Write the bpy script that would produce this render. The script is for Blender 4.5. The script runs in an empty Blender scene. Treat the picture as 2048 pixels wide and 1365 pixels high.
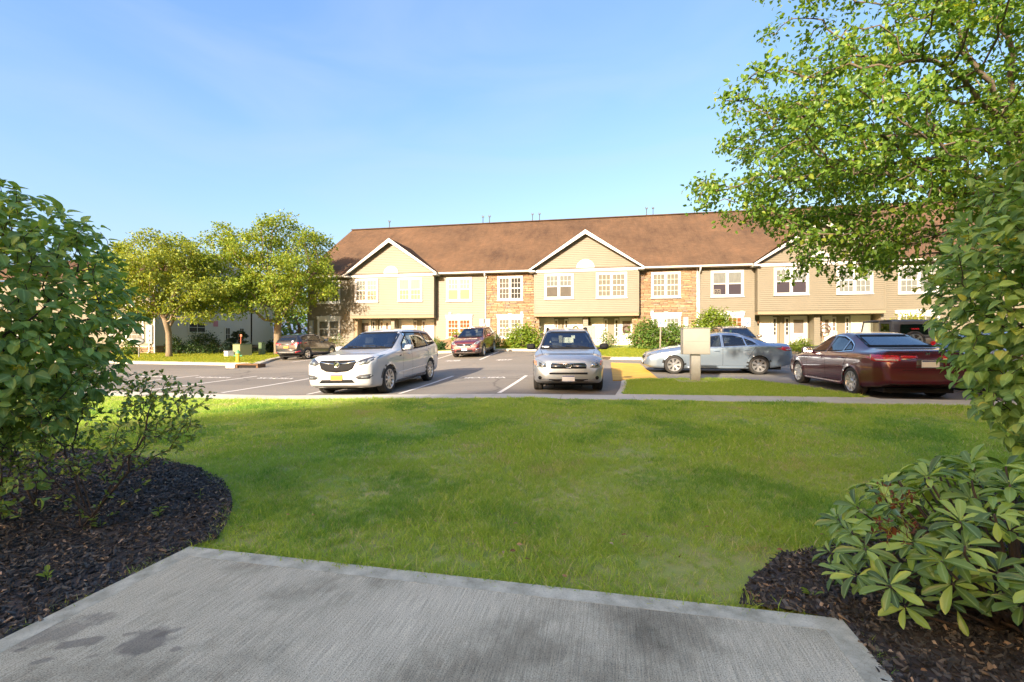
import bpy, bmesh, math, random
import numpy as np
from mathutils import Vector, Matrix
from mathutils.bvhtree import BVHTree

random.seed(7)
RNG = np.random.default_rng(11)
SC = bpy.context.scene
COL = SC.collection
R = math.radians
YAW = R(10.5)                       # the whole complex is turned by this against the camera axis
U = Vector((math.cos(YAW), -math.sin(YAW), 0))   # along the facades
V = Vector((math.sin(YAW), math.cos(YAW), 0))    # from the camera towards the townhouses
CAMZ = 1.3

# ------------------------------------------------------------------ camera, sky, sun, exposure
cd = bpy.data.cameras.new('camera'); cam = bpy.data.objects.new('camera', cd); COL.objects.link(cam)
cam.location = (0, 0, CAMZ); cam.rotation_euler = (R(90), 0, 0)
cd.sensor_width = 36; cd.lens = 16.0; cd.clip_start = 0.05; cd.clip_end = 2000
SC.camera = cam
SUN_EL, SUN_AZ = R(21), R(18)
_t = U * math.sin(SUN_AZ) + V * math.cos(SUN_AZ)
SUN_DIR = Vector((_t.x * math.cos(SUN_EL), _t.y * math.cos(SUN_EL), -math.sin(SUN_EL)))
world = bpy.data.worlds.new('World'); SC.world = world; world.use_nodes = True
wn = world.node_tree.nodes; wl = world.node_tree.links
sky = wn.new('ShaderNodeTexSky'); sky.sky_type = 'NISHITA'; sky.sun_disc = False
sky.sun_elevation = SUN_EL; sky.sun_rotation = math.atan2(-SUN_DIR.x, -SUN_DIR.y)
sky.air_density = 1.0; sky.dust_density = 3.6; sky.ozone_density = 2.0
# hazy summer sky: the bright horizon is levelled towards the zenith, the same in every direction
_sp = wn.new('ShaderNodeSeparateColor'); _cb = wn.new('ShaderNodeCombineColor'); wl.new(sky.outputs[0], _sp.inputs[0])
for _k, (_e, _g) in enumerate(((1.05, .345), (.86, .418), (.45, .74))):
    _p = wn.new('ShaderNodeMath'); _p.operation = 'POWER'; _p.inputs[1].default_value = _e; wl.new(_sp.outputs[_k], _p.inputs[0])
    _m = wn.new('ShaderNodeMath'); _m.operation = 'MULTIPLY'; _m.inputs[1].default_value = _g; wl.new(_p.outputs[0], _m.inputs[0]); wl.new(_m.outputs[0], _cb.inputs[_k])
# thin high cirrus
_tc = wn.new('ShaderNodeTexCoord'); _mp = wn.new('ShaderNodeMapping'); _mp.inputs['Scale'].default_value = (1.2, 1.2, 5); _mp.inputs['Rotation'].default_value = (.1, .25, .4); wl.new(_tc.outputs['Generated'], _mp.inputs[0])
_nz = wn.new('ShaderNodeTexNoise'); _nz.inputs['Scale'].default_value = 1.6; _nz.inputs['Detail'].default_value = 8; _nz.inputs['Distortion'].default_value = .8; wl.new(_mp.outputs[0], _nz.inputs[0])
_rp = wn.new('ShaderNodeMapRange'); _rp.inputs[1].default_value = .42; _rp.inputs[2].default_value = .8; _rp.inputs[4].default_value = .3; wl.new(_nz.outputs[0], _rp.inputs[0])
_mx = wn.new('ShaderNodeMixRGB'); _mx.inputs[2].default_value = (.72, .86, 1.05, 1); wl.new(_rp.outputs[0], _mx.inputs[0]); wl.new(_cb.outputs[0], _mx.inputs[1])
wl.new(_mx.outputs[0], wn['Background'].inputs[0]); wn['Background'].inputs[1].default_value = 0.15
sd = bpy.data.lights.new('sun', 'SUN'); sd.energy = 2.0; sd.angle = R(1.0); sd.color = (1.0, 0.87, 0.69)
so = bpy.data.objects.new('sun', sd); COL.objects.link(so); so.location = (-30, -40, 40)
so.rotation_euler = SUN_DIR.to_track_quat('-Z', 'Y').to_euler()
vs = SC.view_settings
SC.display_settings.display_device = 'sRGB'
vs.view_transform = 'Standard'; vs.look = 'None'; vs.gamma = 1; vs.use_curve_mapping = False; vs.exposure = 2.7
SC.cycles.max_bounces = 8; SC.cycles.transparent_max_bounces = 16

# ------------------------------------------------------------------ helpers
def tag(o, label=None, cat=None, group=None, kind=None):
    if label: o['label'] = label
    if cat: o['category'] = cat
    if group: o['group'] = group
    if kind: o['kind'] = kind
    return o

def empty(name, loc=(0, 0, 0), rz=0, **k):
    o = bpy.data.objects.new(name, None); COL.objects.link(o)
    o.location = loc; o.rotation_euler = (0, 0, rz); o.empty_display_size = .2
    return tag(o, **k)

def link(name, me, parent=None, loc=None, **k):
    o = bpy.data.objects.new(name, me); COL.objects.link(o)
    if parent: o.parent = parent
    if loc: o.location = loc
    return tag(o, **k)

class MB:
    def __init__(s): s.v = []; s.f = []; s.m = []
    def add(s, vs, fs, mi=0):
        o = len(s.v); s.v += [tuple(v) for v in vs]
        s.f += [tuple(i + o for i in f) for f in fs]; s.m += [mi] * len(fs); return s
    def quad(s, a, b, c, d, mi=0): return s.add((a, b, c, d), ((0, 1, 2, 3),), mi)
    def box(s, x0, x1, y0, y1, z0, z1, mi=0):
        return s.add([(x, y, z) for z in (z0, z1) for y in (y0, y1) for x in (x0, x1)],
                     [(0, 2, 3, 1), (4, 5, 7, 6), (0, 1, 5, 4), (1, 3, 7, 5), (3, 2, 6, 7), (2, 0, 4, 6)], mi)
    def prism(s, poly, ax, a, b, mi=0):
        f = {'x': lambda p, t: (t, p[0], p[1]), 'y': lambda p, t: (p[0], t, p[1]), 'z': lambda p, t: (p[0], p[1], t)}[ax]
        n = len(poly)
        return s.add([f(p, a) for p in poly] + [f(p, b) for p in poly],
                     [tuple(range(n)), tuple(range(2 * n - 1, n - 1, -1))] +
                     [(i, n + i, n + (i + 1) % n, (i + 1) % n) for i in range(n)], mi)
    def tube(s, pts, r, n=6, mi=0, cap=True):
        pts = [Vector(p) for p in pts]; m = len(pts)
        rs = r if hasattr(r, '__len__') else [r] * m
        vs = []; up = None
        for i, p in enumerate(pts):
            t = (pts[min(i + 1, m - 1)] - pts[max(i - 1, 0)])
            t = t.normalized() if t.length > 1e-9 else Vector((0, 0, 1))
            if up is None:
                up = Vector((0, 0, 1)) if abs(t.z) < .9 else Vector((1, 0, 0))
            a = t.cross(up).normalized(); up = a.cross(t).normalized()
            for k in range(n):
                q = 2 * math.pi * k / n
                vs.append(p + (a * math.cos(q) + up * math.sin(q)) * rs[i])
        fs = [(i * n + k, i * n + (k + 1) % n, (i + 1) * n + (k + 1) % n, (i + 1) * n + k) for i in range(m - 1) for k in range(n)]
        if cap: fs += [tuple(range(n - 1, -1, -1)), tuple(range((m - 1) * n, m * n))]
        return s.add(vs, fs, mi)
    def lathe(s, prof, n=24, ax='z', o=(0, 0, 0), mi=0, close=False):
        vs = []
        for (r, h) in prof:
            for k in range(n):
                q = 2 * math.pi * k / n; c, d = r * math.cos(q), r * math.sin(q)
                v = {'z': (c, d, h), 'y': (c, h, d), 'x': (h, c, d)}[ax]
                vs.append((v[0] + o[0], v[1] + o[1], v[2] + o[2]))
        m = len(prof)
        fs = [(i * n + k, i * n + (k + 1) % n, (i + 1) % m * n + (k + 1) % n, (i + 1) % m * n + k) for i in range(m if close else m - 1) for k in range(n)]
        if not close: fs += [tuple(range(n - 1, -1, -1)), tuple(range((m - 1) * n, m * n))]
        return s.add(vs, fs, mi)
    def mesh(s, name, mats, smooth=False, fix=True):
        me = bpy.data.meshes.new(name); me.from_pydata(s.v, [], s.f)
        for m in (mats if isinstance(mats, (list, tuple)) else [mats]): me.materials.append(m)
        if any(s.m): me.polygons.foreach_set('material_index', s.m)
        if fix:
            bm = bmesh.new(); bm.from_mesh(me); bmesh.ops.recalc_face_normals(bm, faces=bm.faces); bm.to_mesh(me); bm.free()
        if smooth: me.polygons.foreach_set('use_smooth', [True] * len(me.polygons)); 
        me.update(); return me
    def build(s, name, mats, parent=None, smooth=False, loc=None, fix=True, bevel=0, **k):
        o = link(name, s.mesh(name, mats, smooth, fix), parent, loc, **k)
        if bevel:
            b = o.modifiers.new('b', 'BEVEL'); b.width = bevel; b.segments = 2; b.limit_method = 'ANGLE'
            o.data.polygons.foreach_set('use_smooth', [True] * len(o.data.polygons))
            w = o.modifiers.new('w', 'WEIGHTED_NORMAL')
        return o

def np_mesh(name, Vx, F, mat, smooth=False):
    me = bpy.data.meshes.new(name); n, k = F.shape
    me.vertices.add(len(Vx)); me.vertices.foreach_set('co', np.ascontiguousarray(Vx, dtype=np.float32).ravel())
    me.loops.add(n * k); me.loops.foreach_set('vertex_index', np.ascontiguousarray(F, dtype=np.int32).ravel())
    me.polygons.add(n); me.polygons.foreach_set('loop_start', np.arange(0, n * k, k, dtype=np.int32))
    me.polygons.foreach_set('loop_total', np.full(n, k, dtype=np.int32))
    if smooth: me.polygons.foreach_set('use_smooth', np.ones(n, dtype=bool))
    for m in (mat if isinstance(mat, (list, tuple)) else [mat]): me.materials.append(m)
    me.update(calc_edges=True); return me

def in_poly(P, poly):
    x, y = P[:, 0], P[:, 1]; c = np.zeros(len(P), bool); n = len(poly)
    for i in range(n):
        x0, y0 = poly[i]; x1, y1 = poly[(i + 1) % n]
        if y0 == y1: continue
        c ^= ((y0 > y) != (y1 > y)) & (x < (x1 - x0) * (y - y0) / (y1 - y0) + x0)
    return c

# ------------------------------------------------------------------ materials
def nodes(name):
    m = bpy.data.materials.new(name); m.use_nodes = True
    nt = m.node_tree; return m, nt.nodes, nt.links, nt.nodes['Principled BSDF']

def ramp(n, stops):
    r = n.new('ShaderNodeValToRGB'); e = r.color_ramp.elements
    e[0].position, e[0].color = stops[0][0], (*stops[0][1], 1)
    e[1].position, e[1].color = stops[-1][0], (*stops[-1][1], 1)
    for p, c in stops[1:-1]:
        q = e.new(p); q.color = (*c, 1)
    return r

def mat(name, c, rough=.6, metal=0, c2=None, scale=4, bump=0, bscale=60, coat=0, spec=.5, stretch=None, detail=6, emit=None):
    m, n, l, b = nodes(name)
    b.inputs['Base Color'].default_value = (*c, 1); b.inputs['Roughness'].default_value = rough
    b.inputs['Metallic'].default_value = metal; b.inputs['Specular IOR Level'].default_value = spec
    b.inputs['Coat Weight'].default_value = coat; b.inputs['Coat Roughness'].default_value = .04
    if c2 is not None or bump:
        tc = n.new('ShaderNodeTexCoord'); mp = n.new('ShaderNodeMapping'); l.new(tc.outputs['Object'], mp.inputs[0])
        if stretch: mp.inputs['Scale'].default_value = stretch
    if c2 is not None:
        nz = n.new('ShaderNodeTexNoise'); nz.inputs['Scale'].default_value = scale; nz.inputs['Detail'].default_value = detail
        nz.inputs['Roughness'].default_value = .62
        l.new(mp.outputs[0], nz.inputs[0]); r = ramp(n, [(.32, c), (.68, c2)]); l.new(nz.outputs[0], r.inputs[0]); l.new(r.outputs[0], b.inputs['Base Color'])
    if bump:
        nb = n.new('ShaderNodeTexNoise'); nb.inputs['Scale'].default_value = bscale; nb.inputs['Detail'].default_value = 5
        l.new(mp.outputs[0], nb.inputs[0]); bp = n.new('ShaderNodeBump'); bp.inputs['Strength'].default_value = bump; bp.inputs['Distance'].default_value = .01
        l.new(nb.outputs[0], bp.inputs['Height']); l.new(bp.outputs[0], b.inputs['Normal'])
    return m

def leaf_mat(name, stops, trans=.35, rough=.45, spec=.4, tcol=None):
    """colour differs leaf by leaf: random per mesh island plus random per object"""
    m, n, l, b = nodes(name)
    g = n.new('ShaderNodeNewGeometry'); oi = n.new('ShaderNodeObjectInfo')
    ad = n.new('ShaderNodeMath'); ad.operation = 'ADD'; l.new(g.outputs['Random Per Island'], ad.inputs[0]); l.new(oi.outputs['Random'], ad.inputs[1])
    fr = n.new('ShaderNodeMath'); fr.operation = 'FRACT'; l.new(ad.outputs[0], fr.inputs[0])
    r = ramp(n, stops); l.new(fr.outputs[0], r.inputs[0])
    at_ = n.new('ShaderNodeAttribute'); at_.attribute_name = 'rib'; pw = n.new('ShaderNodeMath'); pw.operation = 'POWER'; pw.inputs[1].default_value = 9; l.new(at_.outputs['Fac'], pw.inputs[0])
    rb = n.new('ShaderNodeMixRGB'); rb.blend_type = 'MIX'; rb.inputs[2].default_value = (*[min(1, v * 1.25 + .1) for v in stops[len(stops) // 2][1]], 1)      # paler midrib
    pm_ = n.new('ShaderNodeMath'); pm_.operation = 'MULTIPLY'; pm_.inputs[1].default_value = .75; l.new(pw.outputs[0], pm_.inputs[0]); l.new(pm_.outputs[0], rb.inputs[0]); l.new(r.outputs[0], rb.inputs[1]); l.new(rb.outputs[0], b.inputs['Base Color'])
    b.inputs['Roughness'].default_value = rough; b.inputs['Specular IOR Level'].default_value = spec
    tr = n.new('ShaderNodeBsdfTranslucent'); hs = n.new('ShaderNodeMixRGB'); hs.blend_type = 'MULTIPLY'; hs.inputs[0].default_value = 1
    hs.inputs[2].default_value = (*(tcol or (1.9, 1.6, .7)), 1); l.new(r.outputs[0], hs.inputs[1]); l.new(hs.outputs[0], tr.inputs[0])
    mx = n.new('ShaderNodeMixShader'); mx.inputs[0].default_value = trans
    l.new(b.outputs[0], mx.inputs[1]); l.new(tr.outputs[0], mx.inputs[2]); l.new(mx.outputs[0], n['Material Output'].inputs[0])
    return m

def rand_mat(name, stops, rough=.8, bump=.3, bscale=30, spec=.3):
    """colour differs object by object and island by island (stones, chips)"""
    m, n, l, b = nodes(name)
    g = n.new('ShaderNodeNewGeometry'); oi = n.new('ShaderNodeObjectInfo')
    ad = n.new('ShaderNodeMath'); ad.operation = 'ADD'; l.new(g.outputs['Random Per Island'], ad.inputs[0]); l.new(oi.outputs['Random'], ad.inputs[1])
    fr = n.new('ShaderNodeMath'); fr.operation = 'FRACT'; l.new(ad.outputs[0], fr.inputs[0])
    r = ramp(n, stops); l.new(fr.outputs[0], r.inputs[0])
    tc = n.new('ShaderNodeTexCoord'); nz = n.new('ShaderNodeTexNoise'); nz.inputs['Scale'].default_value = bscale; nz.inputs['Detail'].default_value = 6
    l.new(tc.outputs['Generated'], nz.inputs[0])
    mx = n.new('ShaderNodeMixRGB'); mx.blend_type = 'OVERLAY'; mx.inputs[0].default_value = .5
    l.new(r.outputs[0], mx.inputs[1]); l.new(nz.outputs[0], mx.inputs[2]); l.new(mx.outputs[0], b.inputs['Base Color'])
    b.inputs['Roughness'].default_value = rough; b.inputs['Specular IOR Level'].default_value = spec
    bp = n.new('ShaderNodeBump'); bp.inputs['Strength'].default_value = bump; bp.inputs['Distance'].default_value = .01
    l.new(nz.outputs[0], bp.inputs['Height']); l.new(bp.outputs[0], b.inputs['Normal'])
    return m

def glass_mat(name, tint, ior=1.5, clear=1.0):
    m, n, l, b = nodes(name)
    t = n.new('ShaderNodeBsdfTransparent'); t.inputs[0].default_value = (*tint, 1)
    g = n.new('ShaderNodeBsdfGlossy'); g.inputs['Roughness'].default_value = .02; g.inputs[0].default_value = (.95, .97, 1, 1)
    f = n.new('ShaderNodeFresnel'); f.inputs[0].default_value = ior
    ma = n.new('ShaderNodeMath'); ma.operation = 'MULTIPLY_ADD'; ma.inputs[1].default_value = 1.3; ma.inputs[2].default_value = .03; ma.use_clamp = True
    l.new(f.outputs[0], ma.inputs[0])
    mx = n.new('ShaderNodeMixShader'); l.new(ma.outputs[0], mx.inputs[0]); l.new(t.outputs[0], mx.inputs[1]); l.new(g.outputs[0], mx.inputs[2])
    l.new(mx.outputs[0], n['Material Output'].inputs[0]); return m

def paint(name, c, metal=0, rough=.3, coat=1.0):
    m, n, l, b = nodes(name)
    g = n.new('ShaderNodeNewGeometry'); mx = n.new('ShaderNodeMixRGB')      # the inside of the shell is grey lining
    mx.inputs[1].default_value = (*c, 1); mx.inputs[2].default_value = (.05, .05, .05, 1); l.new(g.outputs['Backfacing'], mx.inputs[0])
    l.new(mx.outputs[0], b.inputs['Base Color']); b.inputs['Metallic'].default_value = metal; b.inputs['Roughness'].default_value = rough
    ci = n.new('ShaderNodeMath'); ci.operation = 'SUBTRACT'; ci.inputs[0].default_value = coat; ci.use_clamp = True
    l.new(g.outputs['Backfacing'], ci.inputs[1]); l.new(ci.outputs[0], b.inputs['Coat Weight'])
    b.inputs['Coat Roughness'].default_value = .03; b.inputs['Coat IOR'].default_value = 1.55
    return m

M = {}
M['siding'] = mat('siding', (.18, .158, .113), .55, c2=(.163, .142, .1), scale=1.2, bump=.05, bscale=30)
M['siding_shaded'] = mat('siding_shaded', (.58, .56, .51), .6, c2=(.53, .51, .46), scale=.8)  # grey of the shaded end wall put into the siding colour
M['white'] = mat('white_trim', (.56, .55, .53), .45, c2=(.53, .52, .5), scale=3)
M['soffit'] = mat('soffit_tan', (.26, .2, .125), .7)
M['door_white'] = mat('door_white', (.64, .61, .55), .4, c2=(.6, .57, .51), scale=2)
M['glass'] = glass_mat('window_glass', (.9, .93, .93))
M['dark_room'] = mat('dark_room', (.05, .045, .04), .9)
M['blind'] = mat('blind_cream', (.22, .195, .16), .8, c2=(.18, .16, .13), scale=3)
M['curtain'] = mat('curtain_white', (.24, .235, .22), .9, c2=(.17, .168, .158), scale=9, stretch=(3, 1, .3))
M['curtain_orange'] = mat('curtain_orange', (.3, .11, .03), .9, c2=(.2, .065, .02), scale=8, stretch=(3, 1, .3))
M['screen'] = mat('insect_screen', (.12, .1, .085), .8, c2=(.145, .12, .1), scale=3)
M['purple'] = mat('dark_curtain', (.06, .045, .06), .9)
M['concrete'] = mat('concrete', (.44, .4, .33), .85, c2=(.36, .325, .27), scale=1.3, bump=.3, bscale=90)
M['kerb'] = mat('kerb_concrete', (.58, .54, .44), .85, c2=(.46, .425, .34), scale=1.1, bump=.25, bscale=70)
M['line'] = mat('road_paint', (.72, .7, .65), .7, c2=(.6, .57, .52), scale=7)
M['yellow'] = mat('yellow_paint', (.62, .37, .05), .7, c2=(.46, .26, .04), scale=1.6, stretch=(1, 4, 1), bump=.4, bscale=12)
M['galv'] = mat('galvanised', (.42, .42, .4), .5, .6, c2=(.34, .33, .31), scale=5)
M['beige_box'] = mat('beige_enamel', (.29, .275, .24), .5, c2=(.25, .238, .205), scale=2)
M['black'] = mat('black_plastic', (.012, .012, .013), .75, spec=.2)
M['cladding'] = mat('grey_cladding', (.05, .05, .052), .6)
M['rubber'] = mat('tyre_rubber', (.022, .021, .02), .85, c2=(.035, .033, .03), scale=14)
M['rim'] = mat('alloy', (.62, .61, .6), .3, .85)
M['brake'] = mat('brake_dark', (.04, .038, .036), .6, .5)
M['chrome'] = mat('chrome', (.8, .8, .8), .12, 1)
M['lens'] = mat('lamp_lens', (.26, .28, .28), .12, .35, coat=1)
M['lens_dark'] = mat('lamp_dark', (.06, .062, .065), .1, .3, coat=1)
M['amber'] = mat('amber_lens', (.55, .17, .04), .15, coat=1)
M['red_lens'] = mat('red_lens', (.42, .012, .02), .12, coat=1)
M['clear_lens'] = mat('clear_lens', (.62, .5, .48), .1, .2, coat=1)
M['plate_w'] = mat('plate_white', (.65, .65, .66), .45)
M['plate_y'] = mat('plate_yellow', (.72, .36, .03), .45)
M['plate_ink'] = mat('plate_ink', (.06, .08, .2), .5)
M['car_glass'] = glass_mat('car_glass', (.55, .62, .62), 1.52)
M['car_tint'] = glass_mat('car_tinted_glass', (.16, .17, .17), 1.52)
M['seat'] = mat('seat_grey', (.1, .1, .105), .85, c2=(.07, .07, .075), scale=20)
M['seat_tan'] = mat('seat_tan', (.36, .3, .22), .8)
M['bark'] = mat('bark', (.17, .125, .08), .9, c2=(.09, .065, .045), scale=9, stretch=(3, 3, .6), bump=.6, bscale=25)
M['bark_pale'] = mat('bark_pale', (.26, .2, .125), .9, c2=(.16, .12, .08), scale=9, stretch=(3, 3, .6), bump=.6, bscale=25)
M['twig'] = mat('twig', (.1, .07, .05), .8, c2=(.06, .045, .035), scale=30)
M['leaf_tree'] = leaf_mat('leaf_tree', [(0, (0.0633, 0.143, 0.016)), (0.5, (0.115, 0.22, 0.022)), (0.88, (0.184, 0.286, 0.028)), (1, (0.276, 0.308, 0.03))], .45, .4)
M['leaf_far'] = leaf_mat('leaf_far', [(0, (0.143, 0.2035, 0.0275)), (0.6, (0.22, 0.286, 0.0352)), (1, (0.308, 0.341, 0.0495))], .4, .5)
M['leaf_far2'] = leaf_mat('leaf_far2', [(0, (0.132, 0.209, 0.024)), (0.6, (0.204, 0.2915, 0.03)), (1, (0.3, 0.341, 0.04))], .4, .5)
M['leaf_wood'] = leaf_mat('leaf_wood', [(0, (0.06, 0.135, 0.018)), (1, (0.15, 0.255, 0.03))], .4, .5)
M['leaf_vib'] = leaf_mat('leaf_viburnum', [(0, (0.1541, 0.2537, 0.0757)), (0.6, (0.2448, 0.3896, 0.1032)), (0.95, (0.3444, 0.5075, 0.1102)), (1, (0.5075, 0.4713, 0.0964))], .3, .5, .3)
M['leaf_small'] = leaf_mat('leaf_small', [(0, (0.0936, 0.1716, 0.039)), (0.7, (0.1872, 0.2964, 0.0546)), (1, (0.312, 0.4212, 0.078))], .25, .35, .5)
M['leaf_rhodo'] = leaf_mat('leaf_rhodo', [(0, (0.0675, 0.1215, 0.027)), (0.35, (0.135, 0.2295, 0.0432)), (0.65, (0.2565, 0.3915, 0.0675)), (1, (0.432, 0.567, 0.0945))], .3, .27, .6)
M['leaf_bright'] = leaf_mat('leaf_bright', [(0, (0.1125, 0.195, 0.018)), (1, (0.225, 0.3, 0.03))], .35, .5)
M['leaf_mid'] = leaf_mat('leaf_mid', [(0, (0.0675, 0.1425, 0.021)), (0.8, (0.1275, 0.21, 0.033)), (1, (0.225, 0.255, 0.075))], .35, .5)
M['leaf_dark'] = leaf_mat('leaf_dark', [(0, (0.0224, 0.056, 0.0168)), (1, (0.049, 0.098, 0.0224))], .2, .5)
M['leaf_yellow'] = leaf_mat('leaf_yellow', [(0, (0.208, 0.247, 0.0195)), (1, (0.338, 0.338, 0.026))], .35, .5)
M['flower_red'] = leaf_mat('dead_flower', [(0, (.1, .03, .012)), (1, (.22, .07, .02))], .3, .6)
M['flower_white'] = leaf_mat('white_flower', [(0, (.55, .54, .45)), (1, (.7, .68, .6))], .2, .6, tcol=(1, 1, .9))
M['grass'] = leaf_mat('grass_blade', [(0, (.3, .46, .06)), (.5, (.4, .55, .075)), (.85, (.48, .6, .1)), (.94, (.6, .6, .22)), (1, (.7, .64, .38))], .45, .5, .3, tcol=(1.15, 1.1, .7))
M['grass_deep'] = leaf_mat('grass_blade_deep', [(0, (.17, .34, .05)), (.6, (.24, .42, .065)), (1, (.34, .5, .09))], .45, .5, .3, tcol=(1.15, 1.1, .7))
M['grass_straw'] = leaf_mat('grass_blade_straw', [(0, (.42, .44, .14)), (.6, (.55, .5, .22)), (1, (.66, .56, .32))], .4, .55, .3, tcol=(1.1, 1.05, .8))
M['grass_sun'] = leaf_mat('grass_blade_far', [(0, (.2, .26, .025)), (.6, (.26, .31, .03)), (1, (.36, .35, .05))], .4, .5, .3)
M['lawn'] = mat('lawn_soil', (.24, .34, .05), .95, c2=(.36, .33, .13), scale=2.2, bump=.8, bscale=60)
M['lawn_far'] = mat('lawn_far', (.2, .28, .035), .95, c2=(.27, .31, .05), scale=1.2, bump=.8, bscale=40)
M['ground'] = mat('ground_grass', (.06, .09, .018), .95, c2=(.08, .1, .025), scale=.15)
M['mulch'] = mat('mulch', (.035, .029, .026), .9, c2=(.07, .058, .05), scale=14, bump=1, bscale=40)
M['chip'] = rand_mat('mulch_chip', [(0, (.022, .021, .019)), (.6, (.064, .062, .057)), (.9, (.125, .118, .105)), (.975, (.28, .2, .12)), (1, (.45, .34, .24))], .8, .3)
M['stone'] = rand_mat('ledgestone', [(0, (.27, .18, .105)), (.2, (.33, .23, .135)), (.4, (.22, .145, .095)), (.6, (.37, .27, .17)), (.8, (.28, .165, .09)), (.92, (.21, .18, .15)), (1, (.4, .33, .23))], .85, .6, 6)
M['mortar'] = mat('mortar_shadow', (.07, .048, .034), .95)
M['roof'] = None
M['shade_hill'] = mat('shade_hill_green', (.05, .08, .02), .95, c2=(.1, .14, .03), scale=.6)
M['soil'] = mat('soil', (.07, .05, .035), .95)
M['green_box'] = mat('green_enamel', (.09, .14, .07), .5)
M['olive_box'] = mat('olive_enamel', (.24, .25, .13), .5)
M['hydrant_y'] = mat('hydrant_yellow', (.55, .4, .03), .45)
M['hydrant_g'] = mat('hydrant_green', (.09, .3, .14), .45)
M['red'] = mat('marker_orange', (.5, .12, .05), .5)
M['pink'] = mat('pink_plaque', (.5, .2, .25), .6)
M['blue'] = mat('sign_blue', (.03, .1, .4), .5)
M['sign_w'] = mat('sign_white', (.75, .75, .75), .5)
M['rust'] = mat('rusty_iron', (.1, .05, .022), .85, c2=(.17, .09, .04), scale=5)
M['wood_post'] = mat('grey_post', (.28, .24, .19), .8, c2=(.2, .17, .13), scale=6)
M['meter'] = mat('meter_grey', (.3, .31, .28), .5)
M['wood'] = mat('weathered_wood', (.2, .12, .06), .8, c2=(.13, .08, .045), scale=6)

def shingle_mat(name, c0, c1, c2):
    m, n, l, b = nodes(name)
    tc = n.new('ShaderNodeTexCoord')
    br = n.new('ShaderNodeTexBrick'); br.inputs['Scale'].default_value = 1; br.inputs['Mortar Size'].default_value = .004
    br.inputs['Brick Width'].default_value = .32; br.inputs['Row Height'].default_value = .145; br.offset = .37
    br.inputs['Color1'].default_value = (*c0, 1); br.inputs['Color2'].default_value = (*c1, 1); br.inputs['Mortar'].default_value = (*c2, 1)
    l.new(tc.outputs['UV'], br.inputs[0])
    nz = n.new('ShaderNodeTexNoise'); nz.inputs['Scale'].default_value = .35; nz.inputs['Detail'].default_value = 5; l.new(tc.outputs['Object'], nz.inputs[0])
    nz2 = n.new('ShaderNodeTexNoise'); nz2.inputs['Scale'].default_value = 2.2; nz2.inputs['Detail'].default_value = 8; nz2.inputs['Roughness'].default_value = .75; mpn = n.new('ShaderNodeMapping'); mpn.inputs['Scale'].default_value = (1, .35, .35); l.new(tc.outputs['Object'], mpn.inputs[0]); l.new(mpn.outputs[0], nz2.inputs[0])
    adn = n.new('ShaderNodeMath'); adn.operation = 'ADD'; l.new(nz.outputs[0], adn.inputs[0]); l.new(nz2.outputs[0], adn.inputs[1]); hfn = n.new('ShaderNodeMath'); hfn.operation = 'MULTIPLY'; hfn.inputs[1].default_value = .5; l.new(adn.outputs[0], hfn.inputs[0])
    rp = ramp(n, [(.36, (.62, .62, .66)), (.5, (.95, .94, .93)), (.64, (1.25, 1.18, 1.12))]); l.new(hfn.outputs[0], rp.inputs[0])
    mx = n.new('ShaderNodeMixRGB'); mx.blend_type = 'MULTIPLY'; mx.inputs[0].default_value = 1
    l.new(br.outputs[0], mx.inputs[1]); l.new(rp.outputs[0], mx.inputs[2]); l.new(mx.outputs[0], b.inputs['Base Color'])
    b.inputs['Roughness'].default_value = .92; b.inputs['Specular IOR Level'].default_value = .2
    return m
M['roof'] = shingle_mat('brown_shingle', (.15, .095, .058), (.125, .078, .047), (.075, .046, .029))

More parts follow.
